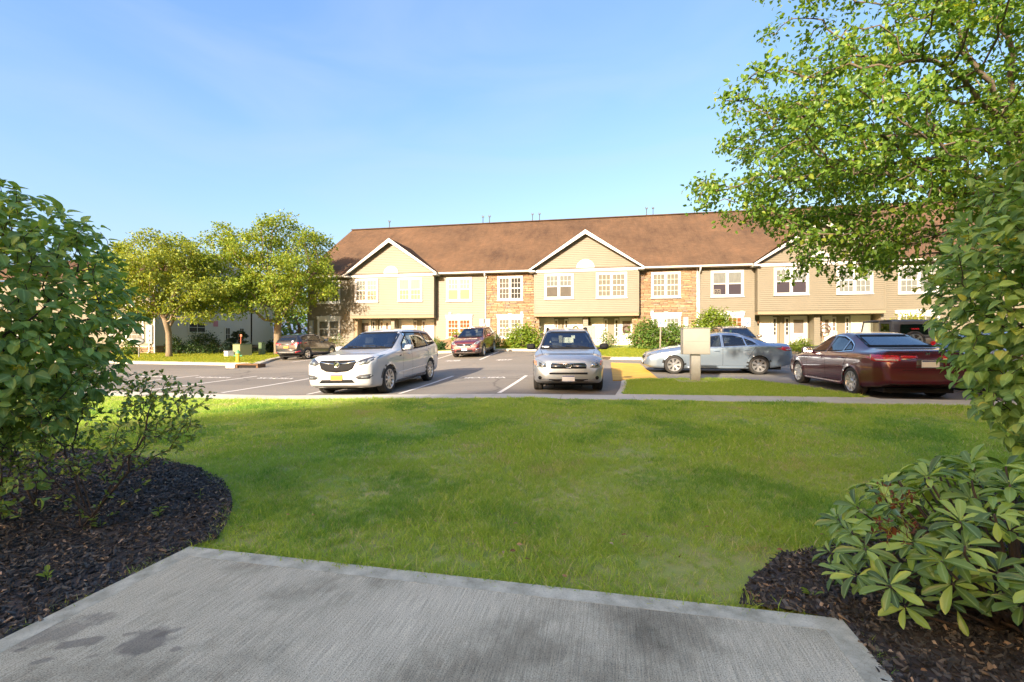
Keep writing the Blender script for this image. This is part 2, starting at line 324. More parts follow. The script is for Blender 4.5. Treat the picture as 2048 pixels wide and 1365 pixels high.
def asphalt_mat():
    m, n, l, b = nodes('asphalt')
    tc = n.new('ShaderNodeTexCoord')
    n1 = n.new('ShaderNodeTexNoise'); n1.inputs['Scale'].default_value = .22; n1.inputs['Detail'].default_value = 7; n1.inputs['Roughness'].default_value = .65
    mp = n.new('ShaderNodeMapping'); mp.inputs['Rotation'].default_value = (0, 0, -YAW); mp.inputs['Scale'].default_value = (.5, 1.6, 1)
    l.new(tc.outputs['Object'], mp.inputs[0]); l.new(mp.outputs[0], n1.inputs[0])
    r1 = ramp(n, [(.3, (.185, .168, .14)), (.55, (.225, .203, .17)), (.75, (.27, .243, .2))]); l.new(n1.outputs[0], r1.inputs[0])
    n2 = n.new('ShaderNodeTexNoise'); n2.inputs['Scale'].default_value = 70; n2.inputs['Detail'].default_value = 4; l.new(tc.outputs['Object'], n2.inputs[0])
    r2 = ramp(n, [(.3, (.72, .72, .72)), (.7, (1.25, 1.25, 1.25))]); l.new(n2.outputs[0], r2.inputs[0])
    mx = n.new('ShaderNodeMixRGB'); mx.blend_type = 'MULTIPLY'; mx.inputs[0].default_value = 1; l.new(r1.outputs[0], mx.inputs[1]); l.new(r2.outputs[0], mx.inputs[2])
    # oil drips and tyre wear where cars stand
    n3 = n.new('ShaderNodeTexNoise'); n3.inputs['Scale'].default_value = .9; n3.inputs['Detail'].default_value = 3; l.new(tc.outputs['Object'], n3.inputs[0])
    r3 = ramp(n, [(.66, (1, 1, 1)), (.78, (.62, .62, .63))]); l.new(n3.outputs[0], r3.inputs[0])
    m2 = n.new('ShaderNodeMixRGB'); m2.blend_type = 'MULTIPLY'; m2.inputs[0].default_value = .8; l.new(mx.outputs[0], m2.inputs[1]); l.new(r3.outputs[0], m2.inputs[2])
    # hairline cracks, sealed patches
    nw = n.new('ShaderNodeTexNoise'); nw.inputs['Scale'].default_value = .8; nw.inputs['Detail'].default_value = 6; l.new(tc.outputs['Object'], nw.inputs[0])
    wv = n.new('ShaderNodeMixRGB'); wv.inputs[0].default_value = .55; l.new(tc.outputs['Object'], wv.inputs[1]); l.new(nw.outputs['Color'], wv.inputs[2])
    vo = n.new('ShaderNodeTexVoronoi'); vo.feature = 'DISTANCE_TO_EDGE'; vo.inputs['Scale'].default_value = .42; l.new(wv.outputs[0], vo.inputs[0])
    rc = ramp(n, [(0, (.45, .45, .45)), (.012, (1, 1, 1))]); l.new(vo.outputs[0], rc.inputs[0])
    n5 = n.new('ShaderNodeTexNoise'); n5.inputs['Scale'].default_value = .12; l.new(tc.outputs['Object'], n5.inputs[0]); r5 = ramp(n, [(.45, (0, 0, 0)), (.55, (.85, .85, .85))]); l.new(n5.outputs[0], r5.inputs[0])
    m3 = n.new('ShaderNodeMixRGB'); m3.blend_type = 'MULTIPLY'; l.new(r5.outputs[0], m3.inputs[0]); l.new(m2.outputs[0], m3.inputs[1]); l.new(rc.outputs[0], m3.inputs[2])
    vp = n.new('ShaderNodeTexVoronoi'); vp.inputs['Scale'].default_value = .16; l.new(mp.outputs[0], vp.inputs[0]); rp5 = ramp(n, [(.3, (.88, .88, .89)), (.7, (1.08, 1.07, 1.05))]); l.new(vp.outputs['Color'], rp5.inputs[0])
    m4 = n.new('ShaderNodeMixRGB'); m4.blend_type = 'MULTIPLY'; m4.inputs[0].default_value = .8; l.new(m3.outputs[0], m4.inputs[1]); l.new(rp5.outputs[0], m4.inputs[2])
    l.new(m4.outputs[0], b.inputs['Base Color']); b.inputs['Roughness'].default_value = .8; b.inputs['Specular IOR Level'].default_value = .35
    bp = n.new('ShaderNodeBump'); bp.inputs['Strength'].default_value = .4; bp.inputs['Distance'].default_value = .006
    l.new(n2.outputs[0], bp.inputs['Height']); l.new(bp.outputs[0], b.inputs['Normal'])
    return m
M['asphalt'] = asphalt_mat()

STAINS = []
for _px, _py, _rx, _ry, _ro, _dk in ((120, 1262, .2, .1, .55, .5), (165, 1284, .1, .035, .35, .6), (298, 1280, .11, .1, .2, .65), (345, 1262, .09, .03, .7, .5), (352, 1298, .03, .022, .2, .5), (92, 1320, .05, .02, .4, .5), (256, 1268, .035, .018, .2, .5), (185, 1312, .03, .014, .4, .45), (40, 1300, .03, .014, .3, .5), (988, 1247, .02, .012, 0, -.6)):
    _Y = 1.3 * 910 / (_py - 682); _X = (_px - 1024) / 910 * _Y; _a = R(-11.8); _dx, _dy = _X + 2.04, _Y - 2.88
    STAINS.append((_dx * math.cos(_a) + _dy * math.sin(_a), -_dx * math.sin(_a) + _dy * math.cos(_a), _rx, _ry, _ro - _a, _dk))
def patio_mat():
    m, n, l, b = nodes('broomed_concrete')
    tc = n.new('ShaderNodeTexCoord'); mp = n.new('ShaderNodeMapping'); mp.inputs['Scale'].default_value = (150, 5, 1); l.new(tc.outputs['Object'], mp.inputs[0])
    nb = n.new('ShaderNodeTexNoise'); nb.inputs['Scale'].default_value = 1; nb.inputs['Detail'].default_value = 5; l.new(mp.outputs[0], nb.inputs[0])
    ns = n.new('ShaderNodeTexNoise'); ns.inputs['Scale'].default_value = .85; ns.inputs['Detail'].default_value = 9; ns.inputs['Roughness'].default_value = .68; l.new(tc.outputs['Object'], ns.inputs[0])
    r = ramp(n, [(.34, (.19, .18, .13)), (.45, (.35, .335, .245)), (.54, (.51, .49, .365)), (.75, (.63, .605, .46))]); l.new(ns.outputs[0], r.inputs[0])
    nf = n.new('ShaderNodeTexNoise'); nf.inputs['Scale'].default_value = 190; nf.inputs['Detail'].default_value = 3; l.new(tc.outputs['Object'], nf.inputs[0])
    rf = ramp(n, [(.3, (.3, .3, .3)), (.45, (.95, .95, .95)), (.7, (1.3, 1.29, 1.26))]); l.new(nf.outputs[0], rf.inputs[0])
    rb = ramp(n, [(.32, (.66, .66, .66)), (.68, (1.16, 1.16, 1.15))]); l.new(nb.outputs[0], rb.inputs[0])
    a = n.new('ShaderNodeMixRGB'); a.blend_type = 'MULTIPLY'; a.inputs[0].default_value = 1; l.new(r.outputs[0], a.inputs[1]); l.new(rf.outputs[0], a.inputs[2])
    c = n.new('ShaderNodeMixRGB'); c.blend_type = 'MULTIPLY'; c.inputs[0].default_value = .8; l.new(a.outputs[0], c.inputs[1]); l.new(rb.outputs[0], c.inputs[2])
    last = c.outputs[0]; nw = n.new('ShaderNodeTexNoise'); nw.inputs['Scale'].default_value = 11; nw.inputs['Detail'].default_value = 7; l.new(tc.outputs['Object'], nw.inputs[0])
    for (sx, sy, rx, ry, ro, dk) in STAINS:          # damp patches left by planters and spills
        q = n.new('ShaderNodeMapping'); q.vector_type = 'TEXTURE'; q.inputs['Location'].default_value = (sx, sy, 0); q.inputs['Rotation'].default_value = (0, 0, ro); q.inputs['Scale'].default_value = (rx, ry, 1); l.new(tc.outputs['Object'], q.inputs[0])
        ln = n.new('ShaderNodeVectorMath'); ln.operation = 'LENGTH'; l.new(q.outputs[0], ln.inputs[0])
        mm = n.new('ShaderNodeMath'); mm.operation = 'MULTIPLY_ADD'; mm.inputs[1].default_value = 2.0; l.new(nw.outputs[0], mm.inputs[0]); l.new(ln.outputs['Value'], mm.inputs[2])
        rr = ramp(n, [(.0, (1, 1, 1)), (.8, (1, 1, 1)), (1.0, (0, 0, 0))]); dv = n.new('ShaderNodeMath'); dv.operation = 'MULTIPLY'; dv.inputs[1].default_value = .5; l.new(mm.outputs[0], dv.inputs[0]); l.new(dv.outputs[0], rr.inputs[0])
        mk = n.new('ShaderNodeMath'); mk.operation = 'MULTIPLY'; mk.inputs[1].default_value = dk; l.new(rr.outputs[0], mk.inputs[0])
        mz_ = n.new('ShaderNodeMixRGB'); mz_.inputs[2].default_value = (.12, .115, .1, 1); l.new(mk.outputs[0], mz_.inputs[0]); l.new(last, mz_.inputs[1]); last = mz_.outputs[0]
    l.new(last, b.inputs['Base Color']); b.inputs['Roughness'].default_value = .9; b.inputs['Specular IOR Level'].default_value = .25
    bp = n.new('ShaderNodeBump'); bp.inputs['Strength'].default_value = .35; bp.inputs['Distance'].default_value = .004
    l.new(nb.outputs[0], bp.inputs['Height']); bp2 = n.new('ShaderNodeBump'); bp2.inputs['Strength'].default_value = .25; bp2.inputs['Distance'].default_value = .002
    l.new(nf.outputs[0], bp2.inputs['Height']); l.new(bp.outputs[0], bp2.inputs['Normal']); l.new(bp2.outputs[0], b.inputs['Normal'])
    return m
M['patio'] = patio_mat()

def edge_mat():
    """trowelled slab margin, crazed with hairline cracks"""
    m, n, l, b = nodes('trowelled_edge')
    tc = n.new('ShaderNodeTexCoord'); vo = n.new('ShaderNodeTexVoronoi'); vo.feature = 'DISTANCE_TO_EDGE'; vo.inputs['Scale'].default_value = 55
    nz = n.new('ShaderNodeTexNoise'); nz.inputs['Scale'].default_value = 9; nz.inputs['Detail'].default_value = 6; l.new(tc.outputs['Object'], nz.inputs[0])
    mxv = n.new('ShaderNodeMixRGB'); mxv.inputs[0].default_value = .06; l.new(tc.outputs['Object'], mxv.inputs[1]); l.new(nz.outputs['Color'], mxv.inputs[2]); l.new(mxv.outputs[0], vo.inputs[0])
    r = ramp(n, [(.0, (.62, .62, .61)), (.05, (1, 1, 1))]); l.new(vo.outputs[0], r.inputs[0])
    r2 = ramp(n, [(.3, (.33, .33, .25)), (.6, (.55, .55, .43)), (.8, (.65, .65, .52))]); l.new(nz.outputs[0], r2.inputs[0])
    mx = n.new('ShaderNodeMixRGB'); mx.blend_type = 'MULTIPLY'; mx.inputs[0].default_value = .75; l.new(r2.outputs[0], mx.inputs[1]); l.new(r.outputs[0], mx.inputs[2])
    l.new(mx.outputs[0], b.inputs['Base Color']); b.inputs['Roughness'].default_value = .85; b.inputs['Specular IOR Level'].default_value = .25
    return m
M['patio_edge'] = edge_mat()

# ------------------------------------------------------------------ ground shape
def sp(t, k=1.2): return k * np.logaddexp(0, t / k)
def base(X, Y):
    X = np.asarray(X, float); Y = np.asarray(Y, float)
    r = .03 * (sp(Y - 13) - sp(Y - 31)) + .04 * (sp(Y - 23) - sp(Y - 31))
    f = 1 - .04 * np.clip(-X - 2, 0, 13)
    near = np.clip((Y - 3) / 6, 0, 1)
    return (.03 * np.clip(X, -6, 0) + .008 * np.clip(X, 0, 30) - .02) * near + r * f
def bz(X, Y): return float(base(X, Y))
def lawn_z(X, Y):
    Y = np.asarray(Y, float); s = np.clip((Y - 2.5) / 6.8, 0, 1); s = s * s * (3 - 2 * s)
    return -.035 * (1 - s) + (base(X, Y) + .1) * s
def at(px, Y): return (px - 1024) / 910 * Y

def sheet(name, poly, zf, cell, mt, parent=None, smooth=True, **k):
    bm = bmesh.new(); bm.faces.new([bm.verts.new((x, y, 0)) for x, y in poly])
    for ax in (0, 1):
        a = min(p[ax] for p in poly); b = max(p[ax] for p in poly); t = math.floor(a / cell) * cell + cell
        no = (1, 0, 0) if ax == 0 else (0, 1, 0)
        while t < b - 1e-4:
            bmesh.ops.bisect_plane(bm, geom=bm.verts[:] + bm.edges[:] + bm.faces[:], dist=1e-5, plane_co=(t if ax == 0 else 0, t if ax == 1 else 0, 0), plane_no=no)
            t += cell
    for v in bm.verts: v.co.z = float(zf(v.co.x, v.co.y))
    bmesh.ops.recalc_face_normals(bm, faces=bm.faces)
    if sum(f.normal.z for f in bm.faces) < 0: bmesh.ops.reverse_faces(bm, faces=bm.faces)
    me = bpy.data.meshes.new(name); bm.to_mesh(me); bm.free(); me.materials.append(mt)
    if smooth: me.polygons.foreach_set('use_smooth', [True] * len(me.polygons))
    return link(name, me, parent, **k)

def resample(poly, step, closed=True):
    out = []; n = len(poly)
    for i in range(n if closed else n - 1):
        a = Vector(poly[i]); b = Vector(poly[(i + 1) % n]); k = max(1, round((b - a).length / step))
        out += [a.lerp(b, j / k) for j in range(k)]
    if not closed: out.append(Vector(poly[-1]))
    return out

def smooth_poly(poly, it=2):
    for _ in range(it):
        q = []
        for i in range(len(poly)):
            a, b = poly[i], poly[(i + 1) % len(poly)]
            q += [(a[0] * .75 + b[0] * .25, a[1] * .75 + b[1] * .25), (a[0] * .25 + b[0] * .75, a[1] * .25 + b[1] * .75)]
        poly = q
    return poly

def inset(poly, d):
    n = len(poly); A = sum(poly[i][0] * poly[(i + 1) % n][1] - poly[(i + 1) % n][0] * poly[i][1] for i in range(n))
    sg = 1 if A > 0 else -1; out = []
    for i in range(n):
        p = Vector(poly[i]); a = (p - Vector(poly[i - 1])); b = (Vector(poly[(i + 1) % n]) - p)
        a = a.normalized(); b = b.normalized(); na = Vector((-a.y, a.x)) * sg; nb = Vector((-b.y, b.x)) * sg
        m = (na + nb); m = m.normalized() if m.length > 1e-6 else na
        c = max(.4, m.dot(na)); out.append(tuple(p + m * (d / c)))
    return out

def raised(name, poly, h, mt, kw=.15, zf=None, kerb_name='kerb', cell=.8):
    """a planted or paved area standing h above the lot behind its own concrete kerb"""
    zf = zf or base
    P = [tuple(p) for p in resample(poly, .6)]
    Q = inset(P, kw); mb = MB(); n = len(P)
    for i in range(n):
        j = (i + 1) % n; a, b, c, d = P[i], P[j], Q[j], Q[i]
        za, zb, zc, zd = (float(zf(*p)) + h for p in (a, b, c, d))
        mb.quad((*a, za - .02), (*b, zb - .02), (*c, zc + .012), (*d, zd + .012))
        mb.quad((*b, zb - .02), (*a, za - .02), (*a, za - h - .06), (*b, zb - h - .06))
        mb.quad((*c, zc + .012), (*d, zd + .012), (*d, zd - .1), (*c, zc - .1))
    if kw: mb.build(kerb_name, M['kerb'], kind='structure')
    return sheet(name, inset(P, kw - .005), lambda x, y: zf(x, y) + h, cell, mt, kind='structure')

def strip(name, pts, w, zf, mt, off=.004, step=.5, **k):
    P = resample(pts, step, False); mb = MB(); n = len(P)
    L = []
    for i, p in enumerate(P):
        t = (P[min(i + 1, n - 1)] - P[max(i - 1, 0)]).normalized(); q = Vector((-t.y, t.x)) * w / 2
        L.append([(*(p + q), float(zf(*(p + q))) + off), (*(p - q), float(zf(*(p - q))) + off)])
    for a, b in zip(L, L[1:]): mb.quad(a[1], b[1], b[0], a[0])
    return mb.build(name, mt, fix=False, **k)
# ------------------------------------------------------------------ the ground, the lot, lawns, walks
sheet('ground', [(-400, -150), (400, -150), (400, 600), (-400, 600)], lambda x, y: -.5 + (.5 if y > 45 else 0), 100, M['ground'], kind='structure')
sheet('parking_lot', [(-42, 18.2), (30, 4.85), (48, 6), (48, 48), (-42, 48)], base, 1.0, M['asphalt'], kind='structure')
WALK_N = lambda x: 9.65 - .185 * x
sheet('lawn', [(-16, -3), (16, -3), (16, WALK_N(16)), (-16, WALK_N(-16))], lawn_z, .5, M['lawn'], kind='structure')
# sidewalk of separate slabs
walk = empty('sidewalk', (0, 0, 0), kind='structure')
x = -14.0
while x < 16:
    x1 = x + 1.5
    mb = MB(); n = 4
    for k in range(n):
        a, b = x + .005 + (x1 - x - .01) * k / n, x + .005 + (x1 - x - .01) * (k + 1) / n
        jz = random.uniform(-.004, .004)
        pa, pb = (a, WALK_N(a) + .005), (b, WALK_N(b) + .005); qa, qb = (a + .13, WALK_N(a) + .74), (b + .13, WALK_N(b) + .74)
        z = lambda p: bz(*p) + .112
        mb.quad((*pa, z(pa)), (*pb, z(pb)), (*qb, z(qb)), (*qa, z(qa)))
        mb.quad((*qa, z(qa)), (*qb, z(qb)), (*qb, z(qb) - .2), (*qa, z(qa) - .2))
        mb.quad((*pb, z(pb)), (*pa, z(pa)), (*pa, z(pa) - .15), (*pb, z(pb) - .15))
    mb.build('slab', M['kerb'], walk)
    x = x1
ISLAND = [(2.25, 9.98), (2.75, 11.6), (3.25, 13.5), (4.0, 13.85), (6.4, 13.75), (7.15, 12.9), (7.5, 11.4), (7.45, 9.1), (7.0, 9.08)]
ISLAND = [(p[0], max(p[1], WALK_N(p[0]) + .72)) for p in ISLAND]
raised('island_lawn', ISLAND, .11, M['lawn_far'], .15)
FRONT = [(-11.6, 31.2), (-8, 30.3), (-3, 29.3), (0, 28.75), (4.2, 28.0), (4.5, 24.0), (5.0, 23.1), (7.0, 22.7), (7.6, 23.4), (8.2, 27.2), (12, 26.6), (20, 25.1), (30, 23.3), (34, 28), (20, 36), (-12, 40)]
raised('front_bed', FRONT, .12, M['lawn_far'], .18)
LEFTL = [(-46, 33.5), (-34, 28.6), (-22.6, 25.8), (-16.5, 24.6), (-14.3, 24.2), (-13.5, 23.0), (-13.0, 22.6), (-12.9, 23.2), (-13.4, 24.2), (-14.5, 27.5), (-15.6, 33.2), (-12.9, 46), (-46, 48)]
raised('side_lawn', LEFTL, .12, M['lawn_far'], .3)
# soil strip under the facade planting
sheet('soil_bed', [(-10.8, 32.8), (-3, 30.9), (4, 29.6), (4.3, 31.6), (-3, 33.2), (-10.4, 34.6)], lambda x, y: bz(x, y) + .135, .8, M['mulch'], kind='structure')
sheet('soil_bed', [(8.6, 28.3), (22, 25.9), (22.4, 28.6), (9, 31)], lambda x, y: bz(x, y) + .135, .8, M['mulch'], kind='structure')

# storm inlet in the kerb
inl = empty('storm_inlet', (-13.05, 22.45, bz(-13, 22.4)), R(-10), label='rusty storm drain inlet let into the kerb near the hydrant', cat='storm drain')
mb = MB(); mb.box(-.62, .62, -.06, .5, .13, .2); mb.box(-.62, -.52, -.06, .5, -.05, .13); mb.box(.52, .62, -.06, .5, -.05, .13); mb.build('inlet_hood', M['rust'], inl, bevel=.015)
mb = MB(); mb.box(-.515, .515, .02, .45, -.06, .125); mb.build('throat', M['black'], inl)
mb = MB(); mb.box(-1.15, -.63, -.1, .5, -.05, .16); mb.build('concrete_collar', M['kerb'], inl, bevel=.02)
# painted stall lines
for k in range(7):
    p = Vector((-.33, 11.55, 0)) - U * 2.7 * k; q = p + V * 4.6
    strip('parking_line', [p.xy, q.xy], .11, base, M['line'], .005, kind='structure')
for k in range(5):
    p = Vector((-1.7, 23.9, 0)) - U * 2.75 * k; q = p + V * (4.7 if k < 4 else 5.2)
    strip('parking_line', [p.xy, q.xy], .11, base, M['line'], .005, kind='structure')
for p in ((9.9, 20.2), (12.65, 19.7), (15.4, 19.2)):
    p = Vector((*p, 0)); strip('parking_line', [p.xy, (p + V * 4.8).xy], .11, base, M['line'], .005, kind='structure')
for p in ((10.55, 8.85), (13.3, 8.35)):
    p = Vector((*p, 0)); strip('parking_line', [p.xy, (p + V * 4.6).xy], .11, base, M['line'], .005, kind='structure')
# the yellow painted walkway
YP = [(3.15, 14.2), (4.65, 14.35), (5.75, 20.5), (4.6, 21.2)]
mb = MB(); NR = 60
A, B, C, D = [Vector(p) for p in YP]
rows = []
for i in range(NR + 1):
    t = i / NR; a = A.lerp(D, t); b = B.lerp(C, t); rows.append([a.lerp(b, j / 6) for j in range(7)])
zz = lambda p, i, j: float(base(p.x, p.y)) + .025 + .012 * math.sin(i * 1.55 + math.sin(j * 1.3) * .7)
for i in range(NR):
    for j in range(6):
        q = [(rows[i][j], i, j), (rows[i][j + 1], i, j + 1), (rows[i + 1][j + 1], i + 1, j + 1), (rows[i + 1][j], i + 1, j)]
        mb.add([(p.x, p.y, zz(p, a, b)) for p, a, b in q], [(0, 1, 2, 3)])
for e in ([r[0] for r in rows], [r[-1] for r in rows], rows[0], rows[-1]):
    for i in range(len(e) - 1):
        a, b = e[i], e[i + 1]; mb.quad((a.x, a.y, bz(a.x, a.y) + .025), (b.x, b.y, bz(b.x, b.y) + .025), (b.x, b.y, bz(b.x, b.y) - .02), (a.x, a.y, bz(a.x, a.y) - .02))
mb.build('yellow_walkway', M['yellow'], kind='structure')
strip('yellow_kerb_paint', [(4.42, 23.6), (4.95, 22.98)], .3, lambda x, y: base(x, y) + .138, M['yellow'], .004, kind='structure')
# lettering painted on the asphalt
def road_text(txt, X, Y, size, rz, squash=1.0):
    cu = bpy.data.curves.new('t', 'FONT'); cu.body = txt; cu.size = size; cu.align_x = 'CENTER'; cu.align_y = 'CENTER'; cu.offset = .012
    o = bpy.data.objects.new('t', cu); COL.objects.link(o); bpy.context.view_layer.update()
    me = bpy.data.meshes.new_from_object(o.evaluated_get(bpy.context.evaluated_depsgraph_get())); bpy.data.objects.remove(o)
    mt = Matrix.Translation((X, Y, 0)) @ Matrix.Rotation(rz, 4, 'Z') @ Matrix.Diagonal((1, squash, 1, 1)); me.transform(mt)
    for v in me.vertices: v.co.z = bz(v.co.x, v.co.y) + .0075
    me.materials.clear(); me.materials.append(M['line'])
    return link('stall_lettering', me, kind='structure')
for k in range(6):
    c = Vector((-.33, 11.55, 0)) - U * (2.7 * k + 1.35) + V * 3.95
    road_text('VISITOR', c.x, c.y, .42, math.pi - YAW, 1.1)
for k, t in enumerate(('407', '408', '409', '410')):
    c = Vector((-1.7, 23.9, 0)) - U * (2.75 * (k - 1) + 1.4) - V * .25
    road_text(t, c.x, c.y, .55, -YAW, 1.3)

# ------------------------------------------------------------------ patio slab underfoot and the mulch beds
PA = R(-11.8); pc, ps_ = math.cos(PA), math.sin(PA)
patio = empty('patio', (-2.04, 2.88, 0), PA, kind='structure')           # far left corner; x along the far edge, y away
W_, D_ = 3.66, 4.3
mb = MB(); mb.prism([(.11, -D_), (W_ - .11, -D_), (W_ - .11, -.11), (.11, -.11)], 'z', -.1, .0); mb.build('slab', M['patio'], patio)
mb = MB(); mb.prism([(0, -D_), (.11, -D_), (.11, -.11), (W_ - .11, -.11), (W_ - .11, -D_), (W_, -D_), (W_, 0), (0, 0)], 'z', -.1, .0008)
mb.build('trowelled_edge', M['patio_edge'], patio)
def blob(cx, cy, rx, ry, rot, seed, n=40):
    rr = random.Random(seed); ph = [rr.uniform(0, 6.28) for _ in range(5)]
    out = []
    for k in range(n):
        q = 6.2832 * k / n; f = 1 + .22 * math.sin(2 * q + ph[0]) + .16 * math.sin(3 * q + ph[1]) + .1 * math.sin(5 * q + ph[2]) + .06 * math.sin(9 * q + ph[3])
        a, b = rx * f * math.cos(q), ry * f * math.sin(q); out.append((cx + a * math.cos(rot) - b * math.sin(rot), cy + a * math.sin(rot) + b * math.cos(rot)))
    return out
def pxg(px, py, z=-.03): Y = (CAMZ - z) * 910 / (py - 682); return (at(px, Y), Y)
BED_L = [(-2.05, 2.88), pxg(432, 1085), pxg(462, 1040), pxg(466, 1000), pxg(440, 962), pxg(385, 940), pxg(300, 922), pxg(180, 908), (-5.4, 5.3), (-7, 5.2), (-8, 4.6), (-8, -1.5), (-2.96, -1.5)]
def chaikin(p):
    q = [p[0]]
    for a, b in zip(p, p[1:]): q += [(a[0] * .75 + b[0] * .25, a[1] * .75 + b[1] * .25), (a[0] * .25 + b[0] * .75, a[1] * .25 + b[1] * .75)]
    return q + [p[-1]]
BED_L = BED_L[:1] + chaikin(chaikin(BED_L[1:10])) + BED_L[10:]
BED_R = [pxg(1478, 1203, 0), pxg(1500, 1165), pxg(1560, 1118), pxg(1640, 1100), pxg(1720, 1085), pxg(1860, 1050), pxg(2010, 985), (4.6, 3.9), (6, 3.2), (6, -1.5), (.4, -1.5), (1.55, 2.12)]
def mound(x, y): return float(lawn_z(x, y)) + .03 + .012 * math.sin(x * 7.3 + y * 3.1) * math.sin(y * 6.1 - x * 2)
sheet('mulch_bed', BED_L, mound, .12, M['mulch'], kind='structure')
sheet('mulch_bed', BED_R, mound, .12, M['mulch'], kind='structure')

# ------------------------------------------------------------------ scattered small geometry: grass, chips
def tuft(name, nb, h, spread, w, mt, seed):
    r = random.Random(seed); vs = []; fs = []
    for _ in range(nb):
        a = r.uniform(0, 6.283); d = spread * math.sqrt(r.random()); x, y = d * math.cos(a), d * math.sin(a)
        b = r.uniform(0, 6.283); l = h * r.uniform(.55, 1.15); lean = l * r.uniform(.4, 1.3); q = r.uniform(0, 6.283)
        ux, uy = math.cos(q) * w / 2, math.sin(q) * w / 2; lx, ly = math.cos(b) * lean, math.sin(b) * lean
        o = len(vs)
        vs += [(x - ux, y - uy, 0), (x + ux, y + uy, 0), (x - ux * .8 + lx * .35, y - uy * .8 + ly * .35, l * .55), (x + ux * .8 + lx * .35, y + uy * .8 + ly * .35, l * .55), (x + lx, y + ly, l * .95)]
        fs += [(o, o + 1, o + 3, o + 2), (o + 2, o + 3, o + 4)]
    me = bpy.data.meshes.new(name); me.from_pydata(vs, [], fs); me.materials.append(mt)
    return bpy.data.objects.new(name, me)

def scatter(name, pts, scl, variants, label, cat, tilt=.15, pick=None):
    """one object: a point cloud that grows tufts or chips on every point"""
    me = bpy.data.meshes.new(name); n = len(pts)
    me.vertices.add(n); me.vertices.foreach_set('co', np.asarray(pts, dtype=np.float32).ravel())
    rot = np.stack([RNG.normal(0, tilt, n), RNG.normal(0, tilt, n), RNG.uniform(0, 6.283, n)], 1).astype(np.float32)
    a = me.attributes.new('rot', 'FLOAT_VECTOR', 'POINT'); a.data.foreach_set('vector', rot.ravel())
    a = me.attributes.new('scl', 'FLOAT', 'POINT'); a.data.foreach_set('value', np.asarray(scl, dtype=np.float32))
    a = me.attributes.new('pick', 'INT', 'POINT'); a.data.foreach_set('value', (RNG.integers(0, len(variants), n) if pick is None else pick).astype(np.int32))
    o = link(name, me, label=label, cat=cat, kind='stuff')
    c = bpy.data.collections.new(name + '_pieces')
    for v in variants: c.objects.link(v)
    ng = bpy.data.node_groups.new(name, 'GeometryNodeTree'); ng.is_modifier = True
    ng.interface.new_socket('Geometry', in_out='INPUT', socket_type='NodeSocketGeometry'); ng.interface.new_socket('Geometry', in_out='OUTPUT', socket_type='NodeSocketGeometry')
    N, L = ng.nodes, ng.links
    gi = N.new('NodeGroupInput'); go = N.new('NodeGroupOutput'); ci = N.new('GeometryNodeCollectionInfo'); ci.inputs['Collection'].default_value = c
    ci.inputs['Separate Children'].default_value = True; ci.inputs['Reset Children'].default_value = True
    ip = N.new('GeometryNodeInstanceOnPoints'); ip.inputs['Pick Instance'].default_value = True
    def na(nm, t):
        q = N.new('GeometryNodeInputNamedAttribute'); q.data_type = t; q.inputs['Name'].default_value = nm
        return [s for s in q.outputs if s.enabled and s.name == 'Attribute'][0]
    L.new(gi.outputs[0], ip.inputs['Points']); L.new(ci.outputs[0], ip.inputs['Instance'])
    e2r = N.new('FunctionNodeEulerToRotation'); L.new(na('rot', 'FLOAT_VECTOR'), e2r.inputs[0]); L.new(e2r.outputs[0], ip.inputs['Rotation'])
    L.new(na('scl', 'FLOAT'), ip.inputs['Scale']); L.new(na('pick', 'INT'), ip.inputs['Instance Index'])
    L.new(ip.outputs[0], go.inputs[0])
    md = o.modifiers.new('grow', 'NODES'); md.node_group = ng
    return o

def rand_in(poly, dens, zf, lim=None):
    xs = [p[0] for p in poly]; ys = [p[1] for p in poly]
    A = (max(xs) - min(xs)) * (max(ys) - min(ys)); n = int(A * dens)
    P = np.stack([RNG.uniform(min(xs), max(xs), n), RNG.uniform(min(ys), max(ys), n)], 1)
    P = P[in_poly(P, poly)]
    if lim is not None: P = P[lim(P)]
    return np.column_stack([P, zf(P[:, 0], P[:, 1])])

PATIO = [(-2.04 + pc * a - ps_ * b, 2.88 + ps_ * a + pc * b) for a, b in ((0, -D_), (W_, -D_), (W_, 0), (0, 0))]
def lumpy(P, f=1.3, s=0): return .5 + .25 * np.sin(P[:, 0] * f * 2.1 + s + np.sin(P[:, 1] * f * 1.7)) + .25 * np.sin(P[:, 1] * f * 2.7 + 1 + s + np.sin(P[:, 0] * f * 3.1))
inview = lambda P: (np.abs(P[:, 0]) < 1.2 * P[:, 1] + .4)
offbed = lambda P: inview(P) & ~in_poly(P, inset(BED_L, .05)) & ~in_poly(P, inset(BED_R, .06)) & ~in_poly(P, PATIO)
ta = [tuft('grass_tuft', 12, .04, .045, .0032, M['grass'], 1 + k) for k in range(4)]
tb = [tuft('grass_tuft_far', 18, .042, .1, .006, M['grass'], 11 + k) for k in range(4)]
td = [tuft('grass_tuft', 13, .045, .045, .0034, M['grass_deep'], 31 + k) for k in range(3)] + [tuft('grass_tuft', 11, .035, .05, .003, M['grass_straw'], 41 + k) for k in range(2)]
te = [tuft('grass_tuft_far', 19, .046, .1, .0062, M['grass_deep'], 51 + k) for k in range(3)] + [tuft('grass_tuft_far', 16, .038, .1, .006, M['grass_straw'], 61 + k) for k in range(2)]
def patchy(P):
    v = lumpy(P, .9, 4) * .55 + lumpy(P, 2.7, 1) * .3 + RNG.random(len(P)) * .3
    k = RNG.integers(0, 4, len(P)); k = np.where(v > .74, RNG.integers(4, 7, len(P)), k)
    return np.where((RNG.random(len(P)) < .05) | (v < .22), RNG.integers(7, 9, len(P)), k)
